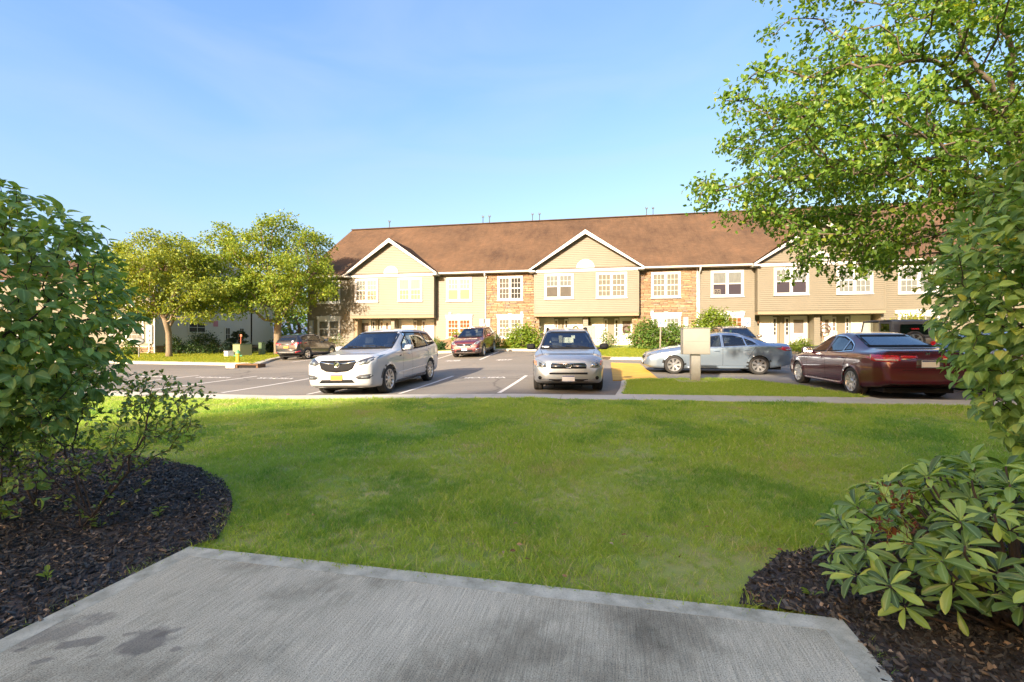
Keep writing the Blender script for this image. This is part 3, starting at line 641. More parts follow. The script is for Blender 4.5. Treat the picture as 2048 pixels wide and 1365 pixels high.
tc_ = [tuft('grass_tuft_distant', 26, .075, .22, .016, M['grass_sun'], 21 + k) for k in range(3)]
NEAR = [(-6, 1.8), (6, 1.8), (6, 5), (-6, 5)]
p1 = rand_in(NEAR, 1700, lawn_z, offbed)
p1 = p1[RNG.random(len(p1)) < .55 + .45 * lumpy(p1)]
bare = np.exp(-(((p1[:, 0] - 1.05) / .55) ** 2 + ((p1[:, 1] - 2.55) / .22) ** 2))      # thin mossy corner by the slab
p1 = p1[RNG.random(len(p1)) > bare * .55]
scatter('lawn_grass', p1, RNG.uniform(.5, 1.25, len(p1)) * (.65 + .7 * lumpy(p1, 1.3, 2)), ta + td, 'mown green grass of the lawn beyond the patio', 'grass', pick=patchy(p1))
MID = [(-11, 5), (11, 5), (11, WALK_N(11)), (-11, WALK_N(-11))]
p2 = rand_in(MID, 420, lawn_z, offbed); p2 = p2[p2[:, 1] < 9.62 - .185 * p2[:, 0]]
scatter('lawn_grass', p2, RNG.uniform(.5, 1.25, len(p2)) * (.65 + .7 * lumpy(p2, 1.1, 2)), tb + te, 'mown grass of the lawn up to the sidewalk', 'grass', pick=patchy(p2))
p3 = rand_in(inset(ISLAND, .18), 330, lambda x, y: base(x, y) + .11)
scatter('island_grass', p3, RNG.uniform(.7, 1.3, len(p3)), tb, 'sunlit grass on the kerbed island round the mailbox pad', 'grass')
p4 = rand_in(inset(LEFTL, .3), 45, lambda x, y: base(x, y) + .12, lambda P: (P[:, 1] < 38) & (P[:, 0] > -32))
p5 = rand_in(inset([(4.5, 28.6)] + FRONT[5:10] + [(8.6, 28.6)], .15), 60, lambda x, y: base(x, y) + .12)
scatter('far_grass', np.concatenate([p4, p5]), RNG.uniform(.6, 1.2, len(p4) + len(p5)), tc_, 'yellow green grass on the verges across the lot', 'grass')
# longer blades hanging over the slab edge, broad-leaved weeds
pe = []
for k in range(260):
    t = RNG.uniform(0, W_); o_ = RNG.uniform(.005, .06); x_, y_ = -2.04 + pc * t - ps_ * o_, 2.88 + ps_ * t + pc * o_
    if not in_poly(np.array([[x_, y_]]), BED_R)[0]: pe.append((x_, y_, -.03))
scatter('slab_edge_grass', np.array(pe), RNG.uniform(.9, 1.7, len(pe)), ta, 'uncut grass fringe leaning over the far edge of the slab', 'grass', .3)
M['lawn_weed'] = leaf_mat('lawn_weed_leaf', [(0, (.2, .34, .06)), (.7, (.3, .44, .08)), (1, (.5, .56, .2))], .35, .45)
def weed(k):
    r = random.Random(k); mb = MB()
    for j in range(r.randint(5, 9)):
        q = r.uniform(0, 6.283); l = r.uniform(.02, .045); w = l * .3; c, s = math.cos(q), math.sin(q); z = r.uniform(.012, .03)
        mb.add([(0, 0, .005), (c * l * .5 - s * w, s * l * .5 + c * w, z), (c * l, s * l, z * .7), (c * l * .5 + s * w, s * l * .5 - c * w, z)], [(0, 1, 2, 3)])
    return bpy.data.objects.new('lawn_weed', mb.mesh('lawn_weed', M['lawn_weed'], fix=False))
wp = rand_in([(-7, 2), (7, 2), (7, 7), (-7, 7)], 5, lambda x, y: lawn_z(x, y) + .012, offbed)
scatter('lawn_weeds', wp, RNG.uniform(.4, .9, len(wp)), [weed(k) for k in range(5)], 'clover and broad leaved weeds dotted through the lawn', 'weeds')
def chip(k):
    r = random.Random(k); mb = MB(); l, w, h = r.uniform(.018, .045), r.uniform(.005, .012), r.uniform(.002, .006)
    mb.add([(x * l / 2 * r.uniform(.7, 1.1), y * w / 2 * r.uniform(.6, 1.2), z * h + .004 * r.uniform(-1, 1)) for z in (0, 1) for y in (-1, 1) for x in (-1, 1)],
           [(0, 2, 3, 1), (4, 5, 7, 6), (0, 1, 5, 4), (1, 3, 7, 5), (3, 2, 6, 7), (2, 0, 4, 6)])
    return bpy.data.objects.new('mulch_chip', mb.mesh('mulch_chip', M['chip']))
chips = [chip(k) for k in range(12)]
mz = np.vectorize(mound)
c1 = rand_in(BED_L, 2600, lambda x, y: mz(x, y) + .004, inview); c2 = rand_in(BED_R, 3000, lambda x, y: mz(x, y) + .004, inview)
cc = np.concatenate([c1, c2]); scatter('mulch_chips', cc, RNG.uniform(.5, 1.5, len(cc)), chips, 'dark shredded bark mulch in the beds beside the patio', 'mulch', .5)
# ------------------------------------------------------------------ the townhouse row across the lot
BO = Vector((5.2, 32.0, 0)); FL = .88; EAVE = 6.35; WD = .55; RD = 1.35
cY, sY = math.cos(YAW), math.sin(YAW)
def S(px, d=0.0):
    """distance along the facade of the point seen at photo column px on the plane d behind the bay fronts"""
    t = (px - 1024) / 910; ox, oy = BO.x + sY * d, BO.y + cY * d
    return (oy * t - ox) / (cY + sY * t)
row = empty('townhouse_row', BO, -YAW, label='long two storey townhouse row with brown roof, tan siding and three gabled bays', cat='townhouse')

def lap(mb, s0, s1, z0, z1, d, n=(0, -1), e=.128, lim=None):
    """lapped siding courses between plan points; n is the outward normal (x or y axis)"""
    z = z0
    while z < z1 - .004:
        t = min(z + e, z1)
        a, b = (s0, s1) if lim is None else lim((z + t) / 2)
        if b - a > .03:
            for (za, zb, oa, ob) in ((z, z + .022, -.004, -.004), (z + .022, t, .022, .006)):       # shadow groove under the butt, then the face
                zb = min(zb, t)
                if n[0] == 0:
                    p, q = d + n[1] * oa, d + n[1] * ob
                    mb.quad((a, p, za), (b, p, za), (b, q, zb), (a, q, zb))
                    if oa > 0: mb.quad((a, d + .01 * -n[1], za), (b, d + .01 * -n[1], za), (b, p, za), (a, p, za))
                else:
                    p, q = d + n[0] * oa, d + n[0] * ob
                    mb.quad((p, a, za), (p, b, za), (q, b, zb), (q, a, zb))
                    if oa > 0: mb.quad((d, a, za), (d, b, za), (p, b, za), (p, a, za))
        z = t
def siding(rects, name='siding', m='siding', parent=None):
    mb = MB()
    for r in rects: lap(mb, *r)
    return mb.build(name, M[m], parent or row, kind='stuff', fix=False)

def window(parent, s0, s1, z0, z1, d, style='blind', header=False, grid=(1, 1), trim=.13, lowdark=None):
    """twin double-hung window: casing, two sashes each, panes, bars, blind"""
    mb = MB(); f = d - .05
    mb.box(s0, s0 + trim, f, d, z0, z1); mb.box(s1 - trim, s1, f, d, z0, z1)
    mb.box(s0 + trim, s1 - trim, f, d, z1 - trim, z1); mb.box(s0 + trim, s1 - trim, f, d, z0, z0 + trim)
    mb.box(s0 - .03, s1 + .03, f - .03, f + .002, z0 - .03, z0 + .04)
    mc = (s0 + s1) / 2; mb.box(mc - .055, mc + .055, f + .004, d, z0 + trim, z1 - trim)
    if header:
        mb.box(s0 - .04, s1 + .04, f - .02, d, z1, z1 + .2); mb.box(s0 - .08, s1 + .08, f - .05, d, z1 + .2, z1 + .25)
        mb.prism([(mc - .09, z1 + .02), (mc + .09, z1 + .02), (mc + .13, z1 + .3), (mc - .13, z1 + .3)], 'y', f - .075, d)
    w = mb.build('window', M['white'], parent)
    zm = (z0 + z1) / 2
    for (a, b) in ((s0 + trim, mc - .055), (mc + .055, s1 - trim)):
        for q, (lo, hi) in enumerate(((z0 + trim, zm), (zm, z1 - trim))):
            y = f + (.012 if q else .02); sw = .035
            m2 = MB(); m2.box(a, a + sw, y, y + .02, lo, hi); m2.box(b - sw, b, y, y + .02, lo, hi); m2.box(a + sw, b - sw, y, y + .02, hi - sw, hi); m2.box(a + sw, b - sw, y, y + .02, lo, lo + sw)
            if grid[q]:
                for k in (1, 2): xx = a + sw + (b - a - 2 * sw) * k / 3; m2.box(xx - .011, xx + .011, y + .003, y + .016, lo + sw, hi - sw)
                zz_ = (lo + hi) / 2; m2.box(a + sw, b - sw, y + .004, y + .015, zz_ - .011, zz_ + .011)
            m2.build('sash', M['white'], w)
            m3 = MB(); m3.quad((a + sw * .8, y + .009, lo + sw * .8), (b - sw * .8, y + .009, lo + sw * .8), (b - sw * .8, y + .009, hi - sw * .8), (a + sw * .8, y + .009, hi - sw * .8))
            m3.build('pane', M['glass'], w, fix=False)
        st = style if isinstance(style, str) else style[0 if a < mc - .1 else 1]
        m4 = MB(); lo, hi = z0 + trim, z1 - trim
        if st == 'slats':
            k = lo
            while k < hi - .03: m4.quad((a, d - .004, k), (b, d - .004, k), (b, d - .010, k + .045), (a, d - .010, k + .045)); k += .05
            m4.build('blind', M['blind'], w, fix=False)
        elif st in ('half', 'halfdark'):
            m4.quad((a, d - .012, zm), (b, d - .012, zm), (b, d - .012, hi), (a, d - .012, hi)); m4.build('blind', M['curtain'], w, fix=False)
            m5 = MB(); m5.quad((a, d - .004, lo), (b, d - .004, lo), (b, d - .004, zm), (a, d - .004, zm)); m5.build('insect_screen' if st == 'half' else 'curtain', M['screen' if st == 'half' else 'purple'], w, fix=False)
        else:
            key = {'blind': 'blind', 'curtain': 'curtain', 'orange': 'curtain_orange', 'dark': 'dark_room', 'screen': 'screen'}[st]; nn = 14
            for k in range(nn):
                u0, u1 = a + (b - a) * k / nn, a + (b - a) * (k + 1) / nn; o = .006 if st in ('curtain', 'orange', 'blind') else 0
                m4.quad((u0, d - .004 - o * (k % 2), lo), (u1, d - .004 - o * ((k + 1) % 2), lo), (u1, d - .004 - o * ((k + 1) % 2), hi), (u0, d - .004 - o * (k % 2), hi))
            m4.build('curtain' if st in ('curtain', 'orange') else 'blind', M[key], w, fix=False)  # dark style: a dark sheet painted in place of the unlit room
    return w

S0, S1 = S(615, WD), 34.0
bays = [(S(700), S(868)), (S(1068), S(1278)), (S(1515), S(1772))]
BB = 3.3
# structural block behind the siding
mb = MB(); mb.box(S0 + .02, S1, RD + .2, 15.5, .0, 6.3)
mb.box(S0 + .02, bays[0][0] + .3, WD + .03, RD + .2, .0, 6.3)
for a, b in ((bays[0][1], bays[1][0]), (bays[1][1], bays[2][0]), (bays[2][1], S1)): mb.box(a + .01, b - .01, WD + .03, RD + .2, .0, 6.3)
for a, b in bays: mb.box(a + .02, b - .02, .03, RD + .2, BB + .02, 6.3)
mb.build('wall_core', M['soffit'], row)
# siding panels of the flat wall parts
stoneA, stoneB = (S(973, WD), bays[1][0]), (bays[1][1], S(1393, WD))
siding([(S0, bays[0][0] + .02, .3, 6.3, WD), (bays[0][1], stoneA[0], .6, 6.3, WD), (stoneB[1], bays[2][0], .6, 6.3, WD), (bays[2][1], S1, .6, 6.3, WD),
        (bays[0][0], S(717, 1.0) - .35, FL, BB, WD)])
siding([(WD, 15.5, .3, 6.3, S0, (-1, 0))])
for k, (a, b) in enumerate(bays):
    siding([(a, b, BB, EAVE - .15, 0), (0, WD + .02, BB, EAVE, a, (-1, 0)), (0, WD + .02, BB, EAVE, b, (1, 0))], 'bay_siding')
    mb = MB(); mb.box(a - .005, a + .09, -.02, .05, BB, EAVE - .12); mb.box(b - .09, b + .005, -.02, .05, BB, EAVE - .12); mb.box(a, b, -.014, WD + .6, BB - .06, BB - .005); mb.build('bay_trim', M['siding'], row)
    mb = MB(); mb.box(a + .01, b - .01, .0, RD + .02, BB - .25, BB - .065); mb.build('soffit', M['soffit'], row)
# eaves: gutters, fascia, downspouts
segs = [(S0 - .3, bays[0][0] - .3), (bays[0][1] + .3, bays[1][0] - .3), (bays[1][1] + .3, bays[2][0] - .3), (bays[2][1] + .3, S1)]
for a, b in segs:
    mb = MB(); mb.prism([(.0, 6.3), (.13, 6.3), (.13, 6.43), (-.03, 6.43), (-.03, 6.38)], 'x', a, b); mb.build('gutter', M['white'], row)
    mb = MB(); mb.box(a, b, .135, WD + .02, 6.26, 6.3); mb.build('soffit', M['soffit'], row)
for s in (S(972, WD), S(1398, WD)):
    mb = MB(); mb.tube([(s, .08, 6.3), (s, .12, 6.1), (s, WD - .09, 5.95), (s, WD - .09, 2.75), (s - .02, WD - .09, 2.6), (s - .12, WD - .09, 2.45), (s - .12, WD - .09, 1.0)], .055, 8); mb.build('downspout', M['white'], row, smooth=True)
for s in (S(973, WD) - .02, S(1393, WD) + .04):
    mb = MB(); mb.box(s - .05, s + .05, WD - .03, WD + .02, .7, 6.26); mb.build('corner_board', M['white'], row)
# roof: lapped shingle courses on both slopes
RIDGE_D, RIDGE_Z = 8.0, 12.0
def slope(mb, uvs, p0, p1, q0, q1, e=.145, lift=.012):
    """courses from eave edge p0-p1 up to q0-q1"""
    p0, p1, q0, q1 = map(Vector, (p0, p1, q0, q1)); L = ((q0 + q1) / 2 - (p0 + p1) / 2).length; n = max(1, int(L / e))
    nr = (p1 - p0).cross(q0 - p0)
    if nr.length < 1e-6: nr = (p1 - p0).cross(q1 - p0)
    nr.normalize(); nr = nr if nr.z > 0 else -nr
    for i in range(n):
        t0, t1 = i / n, (i + 1) / n
        a, b, c, d = p0.lerp(q0, t0) + nr * lift, p1.lerp(q1, t0) + nr * lift, p1.lerp(q1, t1), p0.lerp(q0, t1)
        mb.quad(a, b, c, d); mb.quad(p0.lerp(q0, t0), p1.lerp(q1, t0), b, a)
        x0 = (p1 - p0).normalized()
        for q in (a, b, c, d): uvs.append(((q - p0).dot(x0), L * (t0 if q in (a, b) else t1) + .002))
        uvs.extend([(0, 0)] * 4)
def build_roof(name, jobs, parent):
    mb = MB(); uv = []
    for j in jobs: slope(mb, uv, *j)
    me = mb.mesh(name, M['roof'], fix=False); l = me.uv_layers.new(name='UVMap'); l.data.foreach_set('uv', np.array(uv, dtype=np.float32).ravel())
    return link(name, me, parent)
def main_z(d): return 6.42 + (d + .05) * (RIDGE_Z - 6.42) / (RIDGE_D + .05)
roof = build_roof('roof', [((S0 - .35, -.05, 6.42), (S1, -.05, 6.42), (S0 - .35, RIDGE_D, RIDGE_Z), (S1, RIDGE_D, RIDGE_Z)),
                           ((S1, 16.05, 6.42), (S0 - .35, 16.05, 6.42), (S1, RIDGE_D, RIDGE_Z), (S0 - .35, RIDGE_D, RIDGE_Z))], row)
mb = MB(); mb.prism([(-.04, RIDGE_Z - .02), (.0, RIDGE_Z + .06), (.16, RIDGE_Z + .1), (.32, RIDGE_Z + .06), (.36, RIDGE_Z - .02)], 'x', S0 - .36, S1)
for i in range(len(mb.v)): mb.v[i] = (mb.v[i][0], mb.v[i][1] + RIDGE_D - .16, mb.v[i][2])
mb.build('ridge_vent', M['roof'], roof)
mb = MB()
for d0, d1 in ((-.05, RIDGE_D), (16.05, RIDGE_D)): mb.add([(S0 - .34, d0, 6.2), (S0 - .34, d1, RIDGE_Z - .2), (S0 - .34, d1, RIDGE_Z - .01), (S0 - .34, d0, 6.41)], [(0, 1, 2, 3)])
mb.add([(S0, WD, 6.2), (S0, 15.5, 6.2), (S0, RIDGE_D, RIDGE_Z - .25)], [(0, 1, 2)]); mb.build('rake_end', M['white'], row, fix=False)
# bay gables
GZ = 9.05
for k, (a, b) in enumerate(bays):
    c = (a + b) / 2; oh = .32; hw = (b - a) / 2 + oh; k_ = (GZ - 6.4) / hw
    dback = (GZ + .1 - 6.42) * (RIDGE_D + .05) / (RIDGE_Z - 6.42)
    build_roof('gable_roof', [((c - hw, -.4, 6.42), (c - hw, .3, 6.42), (c, -.4, GZ + .02), (c, dback, GZ + .02)), ((c + hw, .3, 6.42), (c + hw, -.4, 6.42), (c, dback, GZ + .02), (c, -.4, GZ + .02))], row)
    mb = MB(); lap(mb, a, b, EAVE + .02, GZ - .1, 0, lim=lambda z: (c - max(0, (GZ - .12 - z) / k_), c + max(0, (GZ - .12 - z) / k_))); mb.build('gable_siding', M['siding'], row, kind='stuff', fix=False)
    mb = MB(); mb.add([(a, .03, 6.2), (b, .03, 6.2), (c, .03, GZ - .1)], [(0, 1, 2)]); mb.build('gable_core', M['soffit'], row, fix=False)
    mb = MB(); mb.box(a - .02, b + .02, -.045, .03, EAVE - .16, EAVE + .03); mb.build('frieze_board', M['white'], row)
    mb = MB(); n_ = math.hypot(1, k_); wv = .24 * n_
    for sg in (-1, 1):
        e = c + sg * hw
        mb.prism([(e, 6.38), (c, GZ), (c, GZ - wv), (e - sg * .02, 6.38 - .12), (e, 6.38 - .12)][:: sg], 'y', -.43, -.36)
        mb.prism([(e, 6.37), (c, GZ - .02), (c, GZ - .07), (e, 6.32)][:: sg], 'y', -.36, .02)
        x0, x1 = sorted((e, e - sg * .42)); mb.box(x0, x1, -.40, .5, 6.2, 6.3)
    mb.build('rake_board', M['white'], row)
    w = .62 * (b - a) / 7.2; vent = MB(); vent.prism([(c + w * math.cos(q), EAVE + .1 + w * .95 * math.sin(q)) for q in [math.pi * i / 20 for i in range(21)]], 'y', -.06, 0)
    v = vent.build('arched_vent', M['white'], row)
    for i in range(5):
        h = .1 + .09 * i; hw_ = math.sqrt(max(0, w * w * .8 - (h / .95) ** 2)); l_ = MB(); l_.add([(c - hw_, -.062, EAVE + .1 + h), (c + hw_, -.062, EAVE + .1 + h), (c + hw_, -.09, EAVE + .1 + h - .05), (c - hw_, -.09, EAVE + .1 + h - .05)], [(0, 1, 2, 3)]); l_.build('slat', M['white'], v, fix=False)
# windows
Z2, Z1 = (4.28, 6.08), (1.5, 3.02)
W = [(636, 681, Z2, WD, 'dark', 0, (1, 1)), (636, 681, Z1, WD, 'curtain', 1, (0, 0)), (710, 757, Z2, 0, 'half', 0, (1, 1)), (796, 845, Z2, 0, 'half', 0, (1, 0)),
     (893, 944, Z2, WD, 'half', 0, (0, 1)), (893, 944, Z1, WD, 'orange', 1, (1, 1)), (995, 1046, Z2, WD, ('screen', 'dark'), 0, (1, 1)), (995, 1046, Z1, WD, 'blind', 1, (1, 1)),
     (1089, 1147, Z2, 0, 'half', 0, (0, 1)), (1192, 1254, Z2, 0, 'blind', 0, (1, 1)), (1302, 1361, Z2, WD, 'blind', 0, (1, 1)), (1302, 1361, Z1, WD, 'curtain', 1, (1, 1)),
     (1421, 1487, Z2, WD, 'halfdark', 0, (0, 0)), (1421, 1487, Z1, WD, 'orange', 1, (1, 1)), (1547, 1617, Z2, 0, 'halfdark', 0, (0, 1)), (1672, 1745, Z2, 0, 'curtain', 0, (1, 1)),
     (1795, 1878, Z2, WD, 'curtain', 0, (1, 1)), (1795, 1878, Z1, WD, 'slats', 1, (1, 1)), (1960, 2040, Z2, WD, 'blind', 0, (1, 1))]
for (p0, p1, (z0, z1), d, st, hd, gr) in W: window(row, S(p0, d), S(p1, d), z0, z1, d - .023, st, hd, gr)
# box fan standing in the open window of the right flat wall
fan = empty('box_fan', BO + U * (S(1421, WD) + .42) + V * (WD - .05) + Vector((0, 0, Z2[0] + .13)), -YAW, label='square box fan set in the open upstairs window', cat='fan')
mb = MB(); mb.box(-.2, .2, .004, .016, .0, .04); mb.box(-.2, .2, .004, .016, .36, .4); mb.box(-.2, -.16, .004, .016, .04, .36); mb.box(.16, .2, .004, .016, .04, .36); mb.build('fan_frame', M['blind'], fan)
mb = MB()
for k in range(5):
    q = 6.283 * k / 5; mb.add([(0, .01, .2), (.15 * math.cos(q), .006, .2 + .15 * math.sin(q)), (.15 * math.cos(q + .6), .014, .2 + .15 * math.sin(q + .6))], [(0, 1, 2)])
mb.build('fan_blades', M['blind'], fan, fix=False)
# entries under the bays
def door(s0, s1, kind, z0=FL, z1=2.92, num=True):
    d = RD - .02; mb = MB(); mb.box(s0, s1, d, d + .04, z0, z1)
    w = s1 - s0
    if kind == 'panel':
        for (a, b) in ((.12, .46), (.54, .88)):
            for (c, e) in ((.08, .36), (.42, .7), (.76, .94)): mb.box(s0 + w * a, s0 + w * b, d - .012, d, z0 + (z1 - z0) * c, z0 + (z1 - z0) * e)
    o = mb.build('door', M['door_white'], row, bevel=.006)
    fr = MB(); fr.box(s0 - .07, s0 - .002, d - .05, d + .04, z0, z1 + .08); fr.box(s1 + .002, s1 + .07, d - .05, d + .04, z0, z1 + .08); fr.box(s0 - .002, s1 + .002, d - .05, d + .04, z1 + .002, z1 + .08); fr.build('door_frame', M['door_white'], o)
    if kind == 'storm':
        g = MB(); g.box(s0 + .14, s1 - .14, d - .012, d - .004, z0 + .95, z1 - .18); g.build('glass', M['screen'], o)
        t = MB(); t.box(s0 + .1, s0 + .14, d - .02, d, z0 + .91, z1 - .14); t.box(s1 - .14, s1 - .1, d - .02, d, z0 + .91, z1 - .14); t.box(s0 + .14, s1 - .14, d - .02, d, z1 - .18, z1 - .14); t.box(s0 + .14, s1 - .14, d - .02, d, z0 + .91, z0 + .95); t.build('storm_frame', M['white'], o)
    h = MB(); x = s1 - .1 if kind != 'panel' else s0 + .1; h.tube([(x, d - .012, z0 + .95), (x, d - .07, z0 + .95), (x, d - .07, z0 + 1.1), (x, d - .012, z0 + 1.1)], .014, 6); h.build('door_handle', M['galv'], o)
    return o
def sidelight(s0, s1, dark):
    d = RD - .02; mb = MB(); mb.box(s0, s1, d, d + .03, FL, 2.92); o = mb.build('sidelight', M['door_white'], row)
    g = (s1 - s0) * .22
    for k in range(4):
        z = 1.72 + .28 * k; p = MB(); p.box(s0 + g, s1 - g, d - .006, d - .002, z, z + .24); p.build('pane', M['dark_room' if dark else 'screen'], o)
    f = MB(); f.box(s0 + g - .03, s0 + g, d - .015, d, 1.68, 2.86); f.box(s1 - g, s1 - g + .03, d - .015, d, 1.68, 2.86); f.build('pane_frame', M['white'], o)
ENT = [((717, 742, 'storm'), (744, 751, 1), (760, 767, 0), (768, 781, 'storm'), (782, 789), (799, 826, 'panel'), (827, 834, 0), (844, 851, 0), (853, 868, 'panel')),
       ((1080, 1107, 'panel'), (1109, 1116, 0), (1129, 1136, 1), (1138, 1164, 'panel'), (1166, 1176), (1182, 1206, 'panel'), (1208, 1215, 0), (1229, 1237, 1), (1240, 1266, 'storm')),
       ((1520, 1543, 'panel'), (1545, 1553, 1), (1569, 1578, 1), (1581, 1612, 'storm'), (1628, 1640), (1644, 1662, 'storm'), (1663, 1672, 0), (1690, 1698, 1), (1702, 1738, 'panel'))]
for k, E in enumerate(ENT):
    a, b = bays[k]
    mb = MB(); mb.box(a + .3 if k == 0 else a, b, RD + .02, RD + .1, FL - .1, BB); mb.build('entry_wall', M['siding'], row)
    mb = MB(); mb.box(a + .02, b - .02, WD - .35, RD + .1, FL - .35, FL - .02); mb.build('stoop', M['kerb'], row, bevel=.02)
    for e in E:
        if len(e) == 2:
            mb = MB(); mb.box(S(e[0], WD), S(e[1], WD), WD, RD + .05, FL - .02, BB - .1); mb.build('entry_pier', M['siding'], row)
            lap(q := MB(), S(e[0], WD), S(e[1], WD), FL, BB - .2, WD - .002); q.build('siding', M['siding'], row, kind='stuff', fix=False)
        elif isinstance(e[2], str): door(S(e[0] + .8, RD), S(e[1] - .8, RD), e[2])
        else: sidelight(S(e[0], RD), S(e[1], RD), e[2])
    m_ = (E[1][1] + E[2][0]) / 2; mb = MB(); mb.box(S(m_, RD) - .08, S(m_, RD) + .08, RD - .08, RD + .03, FL, BB - .1); mb.build('entry_divider', M['siding'], row)
    for px in (E[0][0] - 2.5, E[4][1] + 4):      # wall lanterns
        s = S(px, 1.0); mb = MB(); mb.tube([(s, 1.34, 2.75), (s, 1.2, 2.78), (s, 1.12, 2.7)], .015, 6); mb.lathe([(.02, 2.68), (.07, 2.66), (.06, 2.5), (.035, 2.46)], 8, 'z', (s, 1.12, 0)); mb.build('wall_lantern', M['rust'], row)
    for e in (S(E[4][1], WD), b): pass
# small fittings on the walls
for px, z in ((901, 3.28), (1044, 3.25), (1304, 3.2), (1483, 3.12), (1792, 3.05)):
    s = S(px, WD); mb = MB(); mb.box(s - .09, s + .09, WD - .1, WD - .016, z, z + .2); mb.prism([(WD - .016, z + .2), (WD - .13, z + .14), (WD - .13, z + .12), (WD - .1, z + .12)], 'x', s - .1, s + .1); mb.build('exhaust_hood', M['white'], row)
for px in (964, 977, 1371, 624):
    s = S(px, WD); mb = MB(); mb.box(s - .17, s + .17, WD - .14, WD - .016, 1.55, 2.95); o = mb.build('meter_bank', M['meter'], row, bevel=.01)
    for z in (1.95, 2.4):
        g = MB(); g.lathe([(.1, WD - .141), (.1, WD - .21), (.085, WD - .25), (.0, WD - .255)], 14, 'y', (s, 0, z)); g.build('meter_dial', M['plate_w'], o, smooth=False)
# ledgestone: each stone its own piece, the largest 300 as parts
rs = random.Random(5); stones = []
def lay(s0, s1, z0, z1, holes=()):
    z = z0
    while z < z1 - .05:
        h = min(rs.uniform(.075, .15), z1 - z); s = s0 - rs.uniform(0, .3)
        while s < s1:
            l = rs.uniform(.22, .62); a, b = max(s, s0), min(s + l, s1); s += l
            parts = [(a, b)]
            for (x0, x1, y0, y1) in holes:
                if z + h > y0 + .02 and z < y1 - .02:
                    parts = [q for (p, r) in parts for q in ((p, min(r, x0)), (max(p, x1), r)) if q[1] - q[0] > .06]
            stones.extend([(p, r, z, z + h) for p, r in parts if r - p > .06])
        z += h
hole = lambda p0, p1, zz: (S(p0, WD), S(p1, WD), zz[0], zz[1])
lay(stoneA[0] + .02, stoneA[1], .75, 6.24, [hole(995, 1046, Z2), hole(995, 1046, (Z1[0], Z1[1] + .25))])
lay(stoneB[0], stoneB[1], .75, 6.24, [hole(1302, 1361, Z2), hole(1302, 1361, (Z1[0], Z1[1] + .25))])
lay(bays[0][1], stoneA[0] - .05, .6, 1.42); lay(bays[1][0] + .02, S(1079, WD), .75, BB - .1); lay(S(1264, WD), bays[1][1], .75, BB - .1); lay(S0 + .1, bays[0][0], .1, .9)
def stone_mesh(k):
    r = random.Random(k); j = lambda: r.uniform(-.05, .05); mb = MB()
    f = [(-.5, -.5), (.5, -.5), (.5, .5), (-.5, .5)]
    bk = [(x, 0, z) for x, z in f]; md = [(x * .985, -.7 + j() * 3, z * .93) for x, z in f]; fr = [(x * .9 + j(), -1 + j() * 5, z * .72 + j()) for x, z in f]
    mb.add(bk + md + fr, [(8, 9, 10, 11)] + [(i + o, (i + 1) % 4 + o, (i + 1) % 4 + 4 + o, i + 4 + o) for o in (0, 4) for i in range(4)])
    return mb.mesh('stone', M['stone'])
SM = [stone_mesh(k) for k in range(6)]
stones.sort(key=lambda q: -(q[1] - q[0]) * (q[3] - q[2]))
for a, b, z0, z1 in stones[:300]:
    o = link('stone', SM[rs.randrange(6)], row, ((a + b) / 2, WD + .01, (z0 + z1) / 2)); o.scale = ((b - a - .014) * rs.choice((-1, 1)) if False else b - a - .008, rs.uniform(.045, .1), z1 - z0 - .006)
mb = MB()
for a, b, z0, z1 in stones[300:]:
    me = SM[rs.randrange(6)]; sc = (b - a - .008, rs.uniform(.045, .1), z1 - z0 - .006); cx, cz = (a + b) / 2, (z0 + z1) / 2
    mb.add([(cx + v.co.x * sc[0], WD + .01 + v.co.y * sc[1], cz + v.co.z * sc[2]) for v in me.vertices], [tuple(p.vertices) for p in me.polygons])
mb.build('small_stones', M['stone'], row, kind='stuff')
for q in (stoneA, stoneB): mb = MB(); mb.box(q[0], q[1], WD - .012, WD + .02, .7, 6.26); mb.build('stone_backing', M['mortar'], row)
# roof vent pipes with bird caps
for px in (779, 966, 979, 1065, 1079, 1293, 1306, 1412):
    s = S(px, RIDGE_D); mb = MB(); z = RIDGE_Z; mb.tube([(s, RIDGE_D, z - .1), (s, RIDGE_D, z + .62)], .034, 6); mb.box(s - .09, s + .09, RIDGE_D - .05, RIDGE_D + .05, z + .6, z + .66); mb.box(s - .09, s - .05, RIDGE_D - .04, RIDGE_D + .04, z + .66, z + .78); mb.box(s + .03, s + .1, RIDGE_D - .03, RIDGE_D + .03, z + .66, z + .74)
    mb.build('vent_pipe', M['cladding'], roof)
# wreaths hanging on two doors, things by the third entry
def on_row(s, d, z): return BO + U * s + V * d + Vector((0, 0, z))
def wreath(px, d, z, r, mt, label):
    o = empty('wreath', on_row(S(px, d), d, z), -YAW, label=label, cat='wreath'); mb = MB(); rr = random.Random(int(px))
    for k in range(150):
        q = rr.uniform(0, 6.283); a = r * rr.uniform(.72, 1.12); c = Vector((a * math.cos(q), -.03 + rr.uniform(-.03, .03), a * math.sin(q))); e = Vector((rr.uniform(-1, 1), rr.uniform(-.8, .2), rr.uniform(-1, 1))).normalized() * .06; f = e.cross(Vector((rr.uniform(-1, 1), rr.uniform(-1, 1), rr.uniform(-1, 1)))).normalized() * .02
        mb.add([c, c + e * .5 + f, c + e, c + e * .5 - f], [(0, 1, 2, 3)])
    mb.build('leaves', mt, o, fix=False)
    mb = MB(); mb.lathe([(r * .82, -.05), (r * .95, -.07), (r * 1.05, -.05), (r * .95, -.02)], 20, 'y', close=True); mb.build('ring', M['twig'], o)
wreath(1151, RD - .07, 2.2, .19, M['leaf_mid'], 'small green wreath on the white door in the middle bay')
wreath(1252, RD - .09, 2.15, .25, M['flower_red'], 'brown twig wreath on the storm door of the middle bay')
